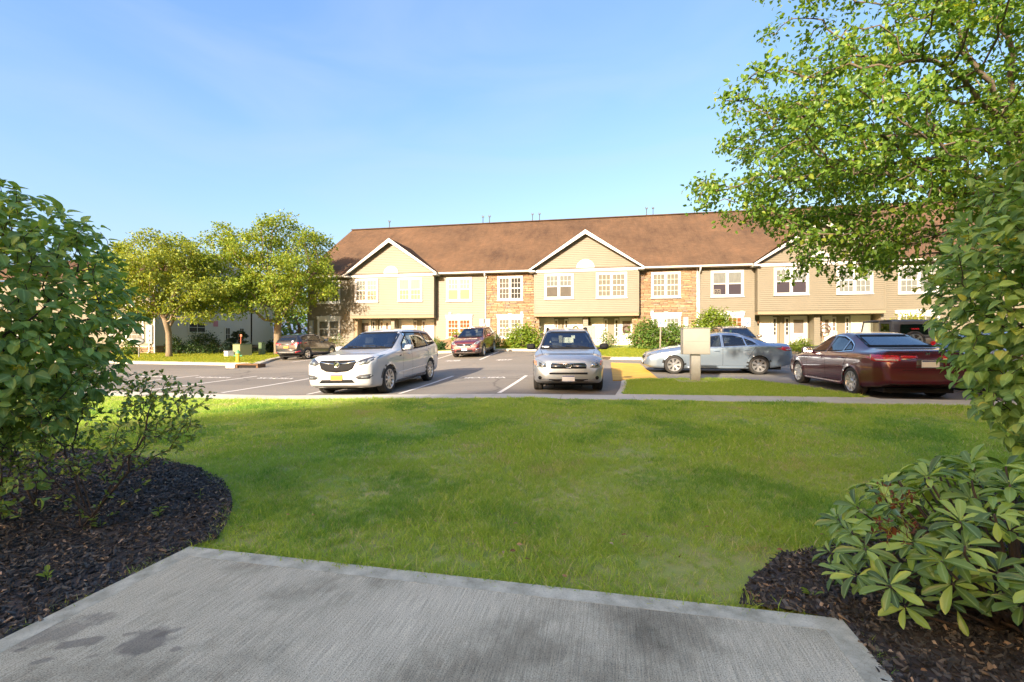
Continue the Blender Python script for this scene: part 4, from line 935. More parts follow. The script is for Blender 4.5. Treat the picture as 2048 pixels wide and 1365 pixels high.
wreath(1650, RD - .5, 2.1, .3, M['flower_red'], 'large twig wreath hung by the pier of the right bay')
o = empty('leaning_ladder', on_row(S(1645, WD), WD + .25, FL), -YAW, label='old wooden ladder leaning on the pier in the right entry', cat='ladder')
mb = MB(); mb.tube([(-.1, -.1, 0), (-.35, .35, 2.0)], .035, 4); mb.tube([(.25, -.1, 0), (.0, .35, 2.0)], .035, 4); mb.build('rail', M['wood'], o)
for k in range(5): t = .15 + k * .17; mb = MB(); mb.tube([(-.1 - .25 * t, -.1 + .45 * t, 2 * t), (.25 - .25 * t, -.1 + .45 * t, 2 * t)], .025, 4); mb.build('rung', M['wood'], o)
o = empty('porch_chair', on_row(S(1672, 1.0), 1.0, FL), -YAW + .3, label='white slatted porch chair in the right entry beside the ladder', cat='chair')
for x in (-.25, .25):
    for y in (-.22, .22): mb = MB(); mb.tube([(x, y, 0), (x, y, .44 if y < 0 else 1.05)], .025, 4); mb.build('leg', M['white'], o)
mb = MB(); mb.box(-.27, .27, -.25, .24, .42, .46); mb.build('seat', M['white'], o)
for k in range(4): mb = MB(); mb.box(-.2 + k * .12, -.14 + k * .12, .2, .23, .47, 1.0); mb.build('back_slat', M['white'], o)
mb = MB(); mb.box(-.27, .27, .19, .24, 1.0, 1.06); mb.build('top_rail', M['white'], o)

# ------------------------------------------------------------------ the neighbouring house on the left
NO = Vector((-26.7, 34.0, 0)); NZ = bz(-26, 32)
nb = empty('neighbour_house', NO, -YAW, label='tan sided house on the left with its shaded end wall coloured grey, half hidden by trees', cat='house')
mb = MB(); mb.box(-22, -.03, .03, 12.7, NZ - .3, 6.1); mb.build('wall_core', M['siding_shaded'], nb)
mb = MB(); lap(mb, -22, 0, NZ + .75, 6.1, 0); mb.build('front_siding', M['siding'], nb, kind='stuff', fix=False)
mb = MB(); lap(mb, 0, 12.7, NZ + .75, 6.1, 0, (1, 0)); z = 6.1; lap(mb, 0, 12.7, 6.1, 8.7, 0, (1, 0), lim=lambda z: (6.35 - max(0, (8.75 - z) / .417), 6.35 + max(0, (8.75 - z) / .417))); mb.build('end_siding', M['siding_shaded'], nb, kind='stuff', fix=False)
mb = MB(); mb.add([(-.03, 0, 6.05), (-.03, 12.7, 6.05), (-.03, 6.35, 8.75)], [(0, 1, 2)]); mb.build('gable_core', M['siding_shaded'], nb, fix=False)
build_roof('roof', [((-22, -.4, 6.1), (.3, -.4, 6.1), (-22, 6.35, 8.95), (.3, 6.35, 8.95)), ((.3, 13.1, 6.1), (-22, 13.1, 6.1), (.3, 6.35, 8.95), (-22, 6.35, 8.95))], nb)
mb = MB(); mb.box(-.06, .06, -.05, .06, NZ, 6.1); mb.build('corner_board', M['white'], nb)
mb = MB(); mb.tube([(-.35, -.1, 6.0), (-.35, -.1, NZ + .3), (-.35, -.4, NZ + .1)], .055, 8); mb.build('downspout', M['white'], nb, smooth=True)
sw = rs; mb = MB(); stones.clear(); lay(0.05, 12.6, NZ - .1, NZ + .74)
for a, b, z0, z1 in stones:
    me = SM[rs.randrange(6)]; mb.add([(-v.co.y * .07, (a + b) / 2 + v.co.x * (b - a - .014), (z0 + z1) / 2 + v.co.z * (z1 - z0 - .012)) for v in me.vertices], [tuple(p.vertices) for p in me.polygons])
stones.clear(); lay(-12, 0, NZ - .1, NZ + .74)
for a, b, z0, z1 in stones:
    me = SM[rs.randrange(6)]; mb.add([((a + b) / 2 + v.co.x * (b - a - .014), v.co.y * .07, (z0 + z1) / 2 + v.co.z * (z1 - z0 - .012)) for v in me.vertices], [tuple(p.vertices) for p in me.polygons])
mb.build('stone_base', M['stone'], nb, kind='stuff')
def nS(px): t = (px - 1024) / 910; return (NO.y * t - NO.x) / (cY + sY * t)
window(nb, nS(218), nS(289), NZ + 1.1, NZ + 2.75, -.014, 'blind', True, (1, 1)); window(nb, nS(218), nS(289), NZ + 3.7, NZ + 5.3, -.014, 'curtain', False, (1, 1))
window(nb, -14, -12, NZ + 1.1, NZ + 2.75, -.014, 'blind', True, (1, 1))
def nT(px): t = (px - 1024) / 910; return (NO.x - NO.y * t) / (cY * t - sY)
for px, hw, z0, z1, nm in ((394, .85, NZ + 1.75, NZ + 2.7, 'window'), (455, .33, NZ + 1.05, NZ + 2.35, 'window'), (483, .33, NZ + 1.05, NZ + 2.35, 'window')):
    t = nT(px); mb = MB(); mb.box(.0, .06, t - hw, t - hw + .1, z0, z1); mb.box(.0, .06, t + hw - .1, t + hw, z0, z1); mb.box(.0, .06, t - hw + .1, t + hw - .1, z1 - .1, z1); mb.box(.0, .06, t - hw + .1, t + hw - .1, z0, z0 + .1); mb.box(.02, .055, t - hw + .1, t + hw - .1, (z0 + z1) / 2 - .02, (z0 + z1) / 2 + .02); mb.box(.02, .055, t - .015, t + .015, z0 + .1, z1 - .1)
    w = mb.build('window', M['white'], nb)
    mb = MB(); mb.box(.02, .03, t - hw + .1, t + hw - .1, z0 + .1, z1 - .1); mb.build('pane', M['dark_room'], w)
t = nT(431); mb = MB(); mb.box(.017, .04, t - .25, t + .25, NZ + 2.35, NZ + 2.85); mb.build('wall_plaque', M['pink'], nb, bevel=.01)
s = nS(302); mb = MB(); mb.box(s - .28, s + .28, -.16, -.016, NZ + .9, NZ + 2.3); o = mb.build('meter_bank', M['meter'], nb, bevel=.01)
for z in (1.2, 1.55, 1.9): g = MB(); g.lathe([(.1, -.161), (.1, -.22), (.0, -.25)], 12, 'y', (s, 0, NZ + z)); g.build('meter_dial', M['plate_w'], o)

# ------------------------------------------------------------------ unseen hill added behind the camera to keep the evening sun off the lawn
def hill_z(x, y):
    s = np.clip((-y - 14) / 38, 0, 1); s = s * s * (3 - 2 * s); e = np.clip((x + 42) / 12, 0, 1); e = e * e * (3 - 2 * e)
    n = .5 * math.sin(x * .9 + math.sin(y * .5) * 2) + .35 * math.sin(x * 2.3 + y * 1.1) + .5 * math.sin(x * .31 + 1)
    return -.6 + s * (e * (HILL_H + n) + (1 - e) * 11)
HILL_H = 29.0
sheet('added_shade_hill', [(-150, -80), (110, -80), (110, -12), (-150, -12)], hill_z, 1.6, M['shade_hill'], kind='structure')
# ------------------------------------------------------------------ plants
def unit(a): return a / np.maximum(np.linalg.norm(a, axis=-1, keepdims=True), 1e-9)

def colonize(seed, par, A, D, dk, di, it=150, wob=.3, rng=None, lift=0.0):
    rng = rng or RNG; P = np.array(seed, float); par = list(par); A = np.asarray(A, float)
    d = np.linalg.norm(A[:, None] - P[None], axis=2); bi = d.argmin(1); bd = d.min(1); alive = bd > dk
    for _ in range(it):
        m = alive & (bd < di)
        if not m.any():
            if not alive.any(): break
            k = np.where(alive)[0][bd[alive].argmin()]; m = np.zeros(len(A), bool); m[k] = True
        idx = bi[m]; dr = unit(A[m] - P[idx]); u, inv_ = np.unique(idx, return_inverse=True)
        s = np.zeros((len(u), 3)); np.add.at(s, inv_, dr)
        s = unit(s) + rng.normal(0, wob, s.shape); s[:, 2] += lift; new = P[u] + D * unit(s)
        n0 = len(P); P = np.concatenate([P, new]); par += list(u)
        dn = np.linalg.norm(A[:, None] - new[None], axis=2); j = dn.argmin(1); dm = dn.min(1); b = dm < bd
        bd[b] = dm[b]; bi[b] = j[b] + n0; alive &= bd > dk
    return P, np.array(par)

def radii(P, par, r0, e=2.3, rmax=None):
    acc = np.zeros(len(P)); ch = np.zeros(len(P), int); r = np.zeros(len(P))
    for i in range(len(P) - 1, -1, -1):
        r[i] = r0 if ch[i] == 0 else acc[i] ** (1 / e)
        if par[i] >= 0: acc[par[i]] += r[i] ** e; ch[par[i]] += 1
    if rmax: r *= 1; r = np.where(r > r0, r0 + (r - r0) * (rmax - r0) / max(r.max() - r0, 1e-6), r)
    return r, ch

def wood(mb, P, par, r, sides=5, rcut=0):
    kids = [[] for _ in P]
    for i, p in enumerate(par):
        if p >= 0: kids[p].append(i)
    st = [(0, None)]
    while st:
        i, frm = st.pop(); ch = [] if frm is None else [frm]; ch.append(i)
        while True:
            k = sorted(kids[i], key=lambda q: -r[q])
            for q in k[1:]: st.append((q, i))
            if not k: break
            i = k[0]; ch.append(i)
        if len(ch) > 1:
            rr = [r[q] for q in ch]
            if frm is not None: rr[0] = min(rr[0], rr[1] * 1.15)
            if max(rr) >= rcut: mb.tube([P[q] for q in ch], rr, sides if max(rr) < .05 else 10)

T_FAR = (np.array([(0, 0, 0), (.32, .45, .1), (0, 1, -.12), (-.32, .45, .1)]), np.array([(0, 1, 2), (0, 2, 3)]))
def leaf_tmpl(ts, ws, wid, droop, fold):
    v = []; f = []
    for t, w in zip(ts, ws):
        z = -droop * t * t; e = fold * w
        v += [(-w * wid, t, z + e), (0, t, z), (w * wid, t, z + e)]
    for i in range(len(ts) - 1):
        a = 3 * i; f += [(a, a + 1, a + 4), (a, a + 4, a + 3), (a + 1, a + 2, a + 5), (a + 1, a + 5, a + 4)]
    return np.array(v), np.array(f)
T_VIB = [leaf_tmpl([0, .08, .24, .42, .62, .8, .92, 1], [.03, .45, .88, 1, .88, .55, .2, 0], .31, d, .14) for d in (.12, .28, .45)]
T_RHO = [leaf_tmpl([0, .12, .4, .7, .9, 1], [.06, .3, .78, 1, .7, .1], .165, d, .12) for d in (.06, .18, .32)]
T_SML = [leaf_tmpl([0, .4, .8, 1], [.08, .9, .8, .1], .3, d, .14) for d in (.05, .2)]
T_TREE = leaf_tmpl([0, .35, .75, 1], [.05, 1, .6, .02], .33, .22, .12)

def basis(tip, nrm):
    y = unit(tip); x = unit(np.cross(y, nrm)); z = np.cross(x, y); return np.stack([x, y, z], 2)
def leaves_mesh(name, pos, tip, nrm, size, tmpl, mt):
    tv, tf = tmpl; B = basis(tip, nrm); Vx = np.einsum('nij,kj->nki', B, tv) * size[:, None, None] + pos[:, None]
    F = tf[None] + (np.arange(len(pos)) * len(tv))[:, None, None]
    return rib(np_mesh(name, Vx.reshape(-1, 3), F.reshape(-1, tf.shape[1]), mt, len(tv) > 6), len(tv))

def rib(me, k):
    if k > 6:
        a = me.attributes.new('rib', 'FLOAT', 'POINT'); a.data.foreach_set('value', np.tile([0., 1., 0.], len(me.vertices) // 3).astype(np.float32))
    return me
def blob_pts(blobs, n, rng, shell=.0):
    vol = np.array([b[3] * b[4] * b[5] for b in blobs]); w = rng.choice(len(blobs), n, p=vol / vol.sum())
    d = unit(rng.normal(size=(n, 3))); rad = (shell + (1 - shell) * rng.random(n) ** (1 / 3.))[:, None]
    b = np.array(blobs)[w]; return b[:, :3] + d * rad * b[:, 3:]

def tree(name, label, base_, trunk, blobs, na, D, leaf, per, mt, bark, seed, rtrunk, tmpl=T_FAR, dk=1.5, di=9, group=None, droop=.35, lift=.0, spread=.35, up=.45, clump=None):
    rng = np.random.default_rng(seed); b0 = np.array(trunk[0]); root = empty(name, trunk[0], label=label, cat='tree', group=group)
    seedp = [Vector(p) for p in trunk]; pts = []
    for a, b in zip(seedp, seedp[1:]):
        k = max(1, int((b - a).length / D)); pts += [tuple(a.lerp(b, j / k)) for j in range(k)]
    pts.append(tuple(seedp[-1]))
    if clump:
        K, cr, cz_ = clump; cc_ = blob_pts(blobs, K, rng, .3); w_ = rng.integers(0, K, na); A = cc_[w_] + rng.normal(0, 1, (na, 3)) * np.array([cr, cr, cz_])
    else: A = blob_pts(blobs, na, rng, .25)
    P, par = colonize(pts, [-1] + list(range(len(pts) - 1)), A, D, D * dk, D * di, 220, .25, rng, lift)
    r, ch = radii(P, par, .004 if leaf < .1 else .01, 2.25, rtrunk)
    r[0] *= 1.35
    mb = MB(); wood(mb, P - b0, par, r); mb.build('trunk', M[bark], root, smooth=True, fix=False)
    thin = np.where(r < (.022 if leaf < .1 else .05))[0]; thin = thin[P[thin, 2] > min(b[2] - b[5] for b in blobs) - .3]
    idx = np.repeat(thin, np.where(ch[thin] == 0, per * 2, per // 2)); n = len(idx)
    pos = P[idx] + np.clip(rng.normal(0, spread, (n, 3)), -1.5 * spread, 1.5 * spread) * np.array([1, 1, .75])
    cen = np.array([[b[0], b[1], b[2]] for b in blobs]).mean(0)
    tip = unit(P[idx] - cen) * .5 + unit(rng.normal(size=(n, 3))); tip[:, 2] -= droop
    nrm = np.array([0, 0, up]) + rng.normal(0, .6, (n, 3)) + unit(pos - cen) * (1.1 - up)
    link('crown', leaves_mesh('crown', pos - b0, tip, nrm, leaf * rng.uniform(.65, 1.2, n), tmpl, M[mt]), root)
    return root

def bush(name, label, c, rad, n, leaf, mt, seed, cat='shrub', flat=0.0, group=None, flowers=None, lump=.2, tall=False, fine=1.0):
    """dome of leaf clumps on a few stems; c = ground point of its middle, rad = (rx, ry, height)"""
    rng = np.random.default_rng(seed); root = empty(name, c, label=label, cat=cat, group=group)
    K = max(12, n // 22); d = unit(rng.normal(size=(K, 3))); d[:, 2] = np.abs(d[:, 2]) if not tall else d[:, 2]
    zc = .0 if not tall else .5
    rr = (1 - lump * rng.random(K)) * np.where(rng.random(K) < .25, rng.uniform(.35, .9, K), 1)
    sc = np.array([rad[0], rad[1], rad[2] * (1 if not tall else .5)])
    cl = d * rr[:, None] * sc + np.array([0, 0, rad[2] * zc]); cl[:, 2] = np.maximum(cl[:, 2], .04)
    w = rng.integers(0, K, n); s = .15 * min(rad) * fine + leaf * .4
    pos = cl[w] + rng.normal(0, s, (n, 3)); pos[:, 2] = np.maximum(pos[:, 2], .02)
    tip = unit(d[w] * .9 + rng.normal(0, .7, (n, 3))); tip[:, 2] -= .15
    nrm = d[w] * .8 + np.array([0, 0, .7]) + rng.normal(0, .45, (n, 3))
    link('foliage', leaves_mesh('foliage', pos, tip, nrm, 1.25 * leaf * rng.uniform(.6, 1.25, n), T_FAR, M[mt]), root)
    mb = MB()
    for k in rng.choice(K, min(14, K), replace=False):
        e = cl[k] * .92; m_ = e * .5 + rng.normal(0, .04, 3); mb.tube([(e[0] * .08, e[1] * .08, -.05), (m_[0], m_[1], max(.05, m_[2])), tuple(e)], [.02, .014, .006], 4)
    mb.build('stems', M['twig'], root, fix=False)
    if flowers:
        nf, mf, sf = flowers; k = rng.integers(0, K, nf); p = cl[k] * 1.03 + rng.normal(0, s, (nf, 3))
        q = np.repeat(p, 5, 0); t = rng.normal(size=(nf * 5, 3)); link('blossoms', leaves_mesh('blossoms', q, t, d[np.repeat(k, 5)] + rng.normal(0, .3, (nf * 5, 3)), np.full(nf * 5, sf), T_FAR, M[mf]), root)
    return root

def leafy(root, pos, tip, nrm, size, tmpls, mt, rng, nmax=300, name='leaf', rest='foliage'):
    """the leaves that show largest become parts of their own, the rest one mass"""
    b = np.array(root.location); px = np.abs(pos[:, 0] / np.maximum(pos[:, 1], .3)); pz = np.abs((pos[:, 2] - CAMZ) / np.maximum(pos[:, 1], .3))
    vis = (px < 1.16) & (pz < .78) & (pos[:, 1] > .5); facing = np.abs(np.einsum('ij,ij->i', unit(nrm), unit(pos - np.array([0, 0, CAMZ]))))
    score = np.where(vis, size / np.maximum(pos[:, 1], .3) * (.4 + facing) - .012 * (pos[:, 1] - pos[vis, 1].min() if vis.any() else 0), -9)
    o = np.argsort(-score)[:nmax]; o = o[vis[o]]; mk = np.zeros(len(pos), bool); mk[o] = True
    ms = [rib(np_mesh(name, t[0], t[1], M[mt], True), len(t[0])) for t in tmpls]; B = basis(tip, nrm); tk = rng.integers(0, len(tmpls), len(pos))
    for i in o:
        q = link(name, ms[tk[i]], root); m4 = Matrix(B[i].tolist()).to_4x4() @ Matrix.Scale(float(size[i]), 4); m4.translation = Vector((pos[i] - b).tolist()); q.matrix_local = m4
    for k, t in enumerate(tmpls):
        s = ~mk & (tk == k)
        if s.any(): link(rest, leaves_mesh(rest, pos[s] - b, tip[s], nrm[s], size[s], t, M[mt]), root, kind='stuff')

def viburnum(label, basept, blobs, na, seed, nleaf=2, D=.11):
    rng = np.random.default_rng(seed); root = empty('viburnum_bush', basept, label=label, cat='shrub', group='viburnum bushes framing the patio')
    A = blob_pts(blobs, na, rng, .35); bp = np.array(basept)
    seeds = []; par = []
    for k in range(9):
        q = rng.uniform(0, 6.283); s0 = bp + np.array([.12 * math.cos(q), .12 * math.sin(q), -.03]); tgt = A[rng.integers(0, na)]
        for j in range(6): seeds.append(s0 + (tgt - s0) * j / 9 + np.array([0, 0, .05 * j])); par.append(-1 if (k == 0 and j == 0) else (0 if j == 0 else len(seeds) - 2))
    P, par = colonize(seeds, par, A, D, D * 1.3, D * 12, 160, .25, rng)
    r, ch = radii(P, par, .0022, 2.5, .02)
    mb = MB(); wood(mb, P - bp, par, r, 4); mb.build('stems', M['twig'], root, smooth=True, fix=False)
    thin = np.where(r < .0065)[0]; pos = []; tip = []; nrm = []
    cen = np.array([[b_[0], b_[1], b_[2]] for b_ in blobs]).mean(0)
    for i in thin:
        g = unit(P[i] - P[par[i]]) if par[i] >= 0 else np.array([0, 0, 1.]); sd = unit(np.cross(g, rng.normal(size=3)))
        out = unit(P[i] - cen)
        for sg in (-1, 1, .3)[:nleaf]:
            t = unit(sd * sg * .9 + g * .5 + out * .5 + rng.normal(0, .25, 3)); t[2] -= rng.uniform(.25, .8)
            pos.append(P[i] + rng.normal(0, .015, 3)); tip.append(t); nrm.append(out * .9 + np.array([0, -.25, .75]) + rng.normal(0, .3, 3))
    pos = np.array(pos); tip = np.array(tip); nrm = np.array(nrm); size = rng.uniform(.055, .098, len(pos))
    leafy(root, pos, tip, nrm, size, T_VIB, 'leaf_vib', rng)
    # flat creamy seed heads on stalks above the outer twigs
    tips = np.where((ch == 0) & (np.linalg.norm((P - cen) / np.array(blobs[0][3:]), axis=1) > .75) & (P[:, 2] > cen[2] - .2))[0]; mb = MB(); mf = MB()
    for i in rng.choice(tips, min(len(tips), 40), replace=False):
        a = P[i] - bp; e = a + unit(unit(P[i] - cen) + np.array([0, 0, .8])) * rng.uniform(.05, .12); mb.tube([a, (a + e) / 2 + rng.normal(0, .006, 3), e], .0018, 3)
        for k in range(5):
            f = e + rng.normal(0, .018, 3) * np.array([1, 1, .4]); mb.tube([e, f], .001, 3)
            for h in range(4): t = rng.normal(0, .012, 3); s_ = rng.normal(0, .006, 3); mf.add([f, f + t * .5 + s_, f + t, f + t * .5 - s_], [(0, 1, 2, 3)])
    mb.build('flower_stalks', M['leaf_small'], root, fix=False, kind='stuff'); mf.build('seed_heads', M['leaf_yellow'], root, fix=False, kind='stuff')
    return root
viburnum('big dark viburnum bush filling the left edge beside the patio', (-3.65, 3.35, .0), [(-3.82, 3.2, 1.5, .99, .85, .98), (-3.72, 3.1, 1.05, .8, .7, .5)], 5200, 3, 3, .072)
viburnum('viburnum bush on the right edge in front of the dark red sedan', (3.7, 2.95, .0), [(3.86, 2.95, 1.62, 1.0, .75, 1.05), (3.66, 2.85, 1.0, .7, .5, .5)], 5600, 4, 3, .07)

# leggy evergreen with small leaves under the left viburnum
def leggy():
    rng = np.random.default_rng(9); bp = np.array([-2.98, 3.22, 0.]); root = empty('leggy_shrub', bp, label='sparse leggy shrub with small dark leaves and bare stems in the left mulch bed', cat='shrub')
    A = np.concatenate([blob_pts([(-2.95, 3.15, .75, .8, .45, .42)], 420, rng, .25), blob_pts([(-2.3, 3.1, .85, .25, .25, .28)], 50, rng), blob_pts([(-3.3, 2.9, .5, .5, .4, .25)], 90, rng)])
    seeds = []; par = []
    for k in range(11):
        q = rng.uniform(0, 6.283); s0 = bp + np.array([.05 * math.cos(q), .05 * math.sin(q), -.02]); tgt = A[rng.integers(0, len(A))]
        for j in range(5): seeds.append(s0 + (tgt - s0) * j / 8); par.append(-1 if (k == 0 and j == 0) else (0 if j == 0 else len(seeds) - 2))
    P, par = colonize(seeds, par, A, .055, .07, 1.2, 130, .32, rng, .1)
    r, ch = radii(P, par, .0017, 2.4, .014)
    mb = MB(); wood(mb, P - bp, par, r, 5); mb.build('stems', M['twig'], root, smooth=True, fix=False)
    thin = np.where((r < .0042))[0]; idx = np.repeat(thin, 7); n = len(idx); keep = rng.random(n) < .75; idx = idx[keep]; n = len(idx)
    g = unit(P[idx] - P[np.maximum(par[idx], 0)]); tip = unit(g * .8 + rng.normal(0, .8, (n, 3))); nrm = np.array([0, -.2, 1.]) + rng.normal(0, .5, (n, 3))
    leafy(root, P[idx] + rng.normal(0, .009, (n, 3)), tip, nrm, rng.uniform(.022, .044, n), T_SML, 'leaf_small', rng)
leggy()

def rhodo():
    rng = np.random.default_rng(21); bp = np.array([2.35, 2.1, 0.]); root = empty('rhododendron', bp, label='rhododendron with long pale green leaves in whorls beside the patio', cat='shrub')
    wh = []; tries = 0
    while len(wh) < 150 and tries < 9000:
        tries += 1; d = unit(rng.normal(size=3)); d[2] = abs(d[2]) * 1.0 - .12
        p = np.array([2.4, 2.05, .16]) + unit(d) * np.array([.84, .74, .56]) * rng.choice([1, 1, .97, .62, .8])
        if p[1] < 1.1 or p[2] < .1 or (CAMZ - p[2]) / p[1] * 910 > 545: continue
        if all(np.linalg.norm((p - q[0])) > .1 for q in wh): wh.append((p, unit(unit(d) * .7 + np.array([-.1, -.1, .75]) + rng.normal(0, .15, 3))))
    pos = []; tip = []; nrm = []; size = []; mb = MB()
    for p, a in wh:
        s0 = np.array([0, 0, 0.]) + rng.normal(0, .06, 3) * np.array([1, 1, 0]); e = p - bp; mid = e * .55 - a * .12
        mb.tube([s0, mid, e - a * .04, e], [.011, .008, .005, .004], 5)
        x = unit(np.cross(a, rng.normal(size=3))); y = np.cross(a, x); n = rng.integers(7, 11); ph = rng.uniform(0, 6.283)
        for k in range(n):
            q = ph + 6.283 * k / n + rng.normal(0, .15); el = rng.uniform(.0, .4) + .5 * min(1, max(0, (p[2] - .35) / .4)) * rng.random(); rad = x * math.cos(q) + y * math.sin(q)
            pos.append(p + a * rng.uniform(-.015, .015) + rad * .008); tip.append(rad * math.cos(el) + a * math.sin(el)); nrm.append(a * math.cos(el) - rad * math.sin(el) + rng.normal(0, .12, 3)); size.append(rng.uniform(.07, .118))
        for k in range(rng.integers(0, 4)):      # older leaves lower on the stem, hanging
            q = rng.uniform(0, 6.283); rad = x * math.cos(q) + y * math.sin(q); pos.append(p - a * rng.uniform(.03, .09)); tip.append(rad * .9 - a * .35); nrm.append(a * .9 + rad * .3); size.append(rng.uniform(.07, .11))
    mb.build('stems', M['twig'], root, smooth=True, fix=False)
    leafy(root, np.array(pos), np.array(tip), np.array(nrm), np.array(size), T_RHO, 'leaf_rhodo', rng)
    mf = MB(); ms = MB()
    for c in ((1.62, 1.98, .62), (1.68, 1.95, .52), (1.75, 2.02, .6), (1.6, 1.93, .5)):
        c = np.array(c) - bp
        for k in range(9):
            e = c + rng.normal(0, .028, 3); ms.tube([c, e], .0015, 3)
            for h in range(5): t = rng.normal(0, .012, 3); s_ = rng.normal(0, .005, 3); mf.add([e, e + t * .5 + s_, e + t, e + t * .5 - s_], [(0, 1, 2, 3)])
    mf.build('dead_flower_heads', M['flower_red'], root, fix=False, kind='stuff'); ms.build('flower_stalks', M['leaf_yellow'], root, fix=False, kind='stuff')
rhodo()

# seedlings in the mulch
for (px, py, h, n, lab) in ((200, 1055, .07, 6, 'small weed seedling at the foot of the leggy shrub'), (318, 1035, .09, 14, 'bushy pale weed in the left mulch bed'), (95, 1162, .05, 5, 'tiny weed near the left edge of the slab'), (400, 1000, .11, 4, 'thin upright weed near the lawn edge of the left mulch'),
                           (1625, 1196, .04, 5, 'small green seedling in the right mulch bed'), (1690, 1150, .03, 5, 'tiny sprout in the right mulch bed behind the seedling')):
    rng = np.random.default_rng(px); x, y = pxg(px, py, 0); o = empty('weed_seedling', (x, y, mound(x, y)), label=lab, cat='weed', group='weeds in the mulch')
    q = rng.uniform(0, 6.283, n); el = rng.uniform(.1, 1.1, n); tip = np.stack([np.cos(q) * np.cos(el), np.sin(q) * np.cos(el), np.sin(el)], 1); pos = tip * .012 + np.array([0, 0, 1]) * (h * rng.random(n) * .8)[:, None]
    link('leaves', leaves_mesh('leaves', pos, tip, np.array([0, 0, 1.]) - tip * .4, rng.uniform(.025, .05, n), T_SML[1], M['leaf_bright']), o)
    mb = MB(); mb.tube([(0, 0, -.01), (.004, 0, h * .85)], .002, 4); mb.build('stem', M['leaf_small'], o)
def litter():
    rng = np.random.default_rng(31); P = []; 
    for poly in (BED_L, BED_R, [(-2, 2.4), (1.9, 1.7), (3.4, 3.2), (-2, 3.4)]): q = rand_in(poly, 7, lambda x, y: np.maximum(mz(x, y), 0) + .02, inview); P.append(q)
    P = np.concatenate(P); P = P[~in_poly(P, PATIO)]; n = len(P)
    link('fallen_leaves', leaves_mesh('fallen_leaves', P, rng.normal(size=(n, 3)) * np.array([1, 1, .2]), np.array([0, 0, 1.]) + rng.normal(0, .3, (n, 3)), rng.uniform(.018, .04, n), T_SML[1], M['litter']), label='dry curled leaves lying on the mulch and lawn edge', cat='leaf litter', kind='stuff')
M['litter'] = leaf_mat('dry_leaf', [(0, (.2, .09, .03)), (.5, (.3, .17, .07)), (1, (.36, .3, .2))], .15, .7)
litter()

# the maple that overhangs the right of the view
tree('shade_tree', 'large leafy tree overhanging the parked cars at the right edge', (0, 0, 0), [(10.4, 7.6, -.1), (10.2, 7.7, 1.2), (9.7, 7.9, 2.4), (9.2, 8.1, 3.6), (9.0, 8.2, 5.2)],
     [(8.9, 8.6, 5.6, 4.6, 3.2, 3.3), (7.0, 8.3, 4.7, 2.8, 2.2, 2.2), (7.6, 8.3, 3.1, 2.3, 1.6, .95), (6.1, 8.2, 4.6, 1.7, 1.6, 1.5), (6.6, 8.2, 2.5, .8, .7, .45), (5.3, 8.2, 3.1, .8, .7, .45), (10.5, 8.5, 4.2, 2.5, 2.5, 2.2)], 3000, .2, .1, 25, 'leaf_tree', 'bark', 5, .15, T_TREE, 1.5, 9, spread=.14, clump=(90, .46, .19), droop=.55, up=.7)

# street trees by the neighbour
def gz(X, Y): return bz(X, Y) + .1
tree('street_tree', 'olive green street tree with a forked trunk in front of the tan house', (0, 0, 0), [(-22.0, 29.2, gz(-22, 29.2) - .1), (-22.03, 29.22, 1.2), (-22.1, 29.3, 1.8)],
     [(-22.9, 29.4, 5.6, 2.7, 2.5, 2.7), (-21.2, 29.6, 4.6, 2.0, 1.9, 1.9), (-24.6, 29.6, 5.0, 2.0, 1.8, 2.2)], 1500, .36, .18, 52, 'leaf_far', 'bark_pale', 6, .17, group='street trees beside the lot', spread=.28, clump=(70, .42, .24))
tree('street_tree', 'broad bright green street tree beside the black crossover', (0, 0, 0), [(-17.0, 33.0, .1), (-17.0, 33.0, 2.2), (-16.9, 33.0, 3.0)],
     [(-20.4, 33, 6.3, 3.6, 2.6, 3.0), (-16.9, 33.2, 6.6, 2.9, 2.6, 3.9), (-15.3, 33, 5.6, 2.1, 2.0, 1.9), (-19.2, 32.5, 4.2, 3.1, 2.2, 1.7)], 2800, .38, .19, 48, 'leaf_far2', 'bark_pale', 8, .25, group='street trees beside the lot', spread=.3, clump=(130, .45, .26))
for k, (X, Y, h, lab) in enumerate(((-22.5, 48, 9, 'bright green tree behind the neighbour seen past the trunk'), (-27, 56, 11, 'tall far tree beyond the gap between the houses'), (-19.5, 55, 10, 'light green far tree close to the end of the townhouse row'))):
    tree('background_tree', lab, (0, 0, 0), [(X, Y, .2), (X, Y, 2)], [(X, Y, h * .5, 3.6, 3, h * .46)], 260, .8, .4, 18, 'leaf_wood', 'bark', 40 + k, .25, group='trees behind the houses', spread=.5)
# shrubs along the facades
def fb(label, p0, p1, ytop, Y, n, leaf, mt, seed, name='shrub', lump=.2, flowers=None, tall=False, ry=None, zoff=.13, fine=1.0):
    X = (at(p0, Y) + at(p1, Y)) / 2; rx = (at(p1, Y) - at(p0, Y)) / 2; g = bz(X, Y) + zoff; h = CAMZ + (682 - ytop) / 910 * Y - g
    return bush(name, label, (X, Y, g), (rx * .93, ry or min(rx, 1.0), h * .95), n, leaf, M and mt, seed, lump=lump, flowers=flowers, tall=tall, fine=fine)
fb('small reddish rose bush under the left ground floor window', 652, 692, 668, 34.3, 700, .1, 'leaf_mid', 51, 'rose_bush', .35, (25, 'flower_red', .06))
fb('round clipped dark shrub by the corner of the left bay', 853, 884, 676, 31.9, 1200, .07, 'leaf_mid', 52)
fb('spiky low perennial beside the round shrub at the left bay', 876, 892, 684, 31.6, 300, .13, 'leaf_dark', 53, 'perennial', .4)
fb('bright shrub partly hidden behind the dark red crossover', 900, 938, 653, 31.7, 1300, .09, 'leaf_bright', 54)
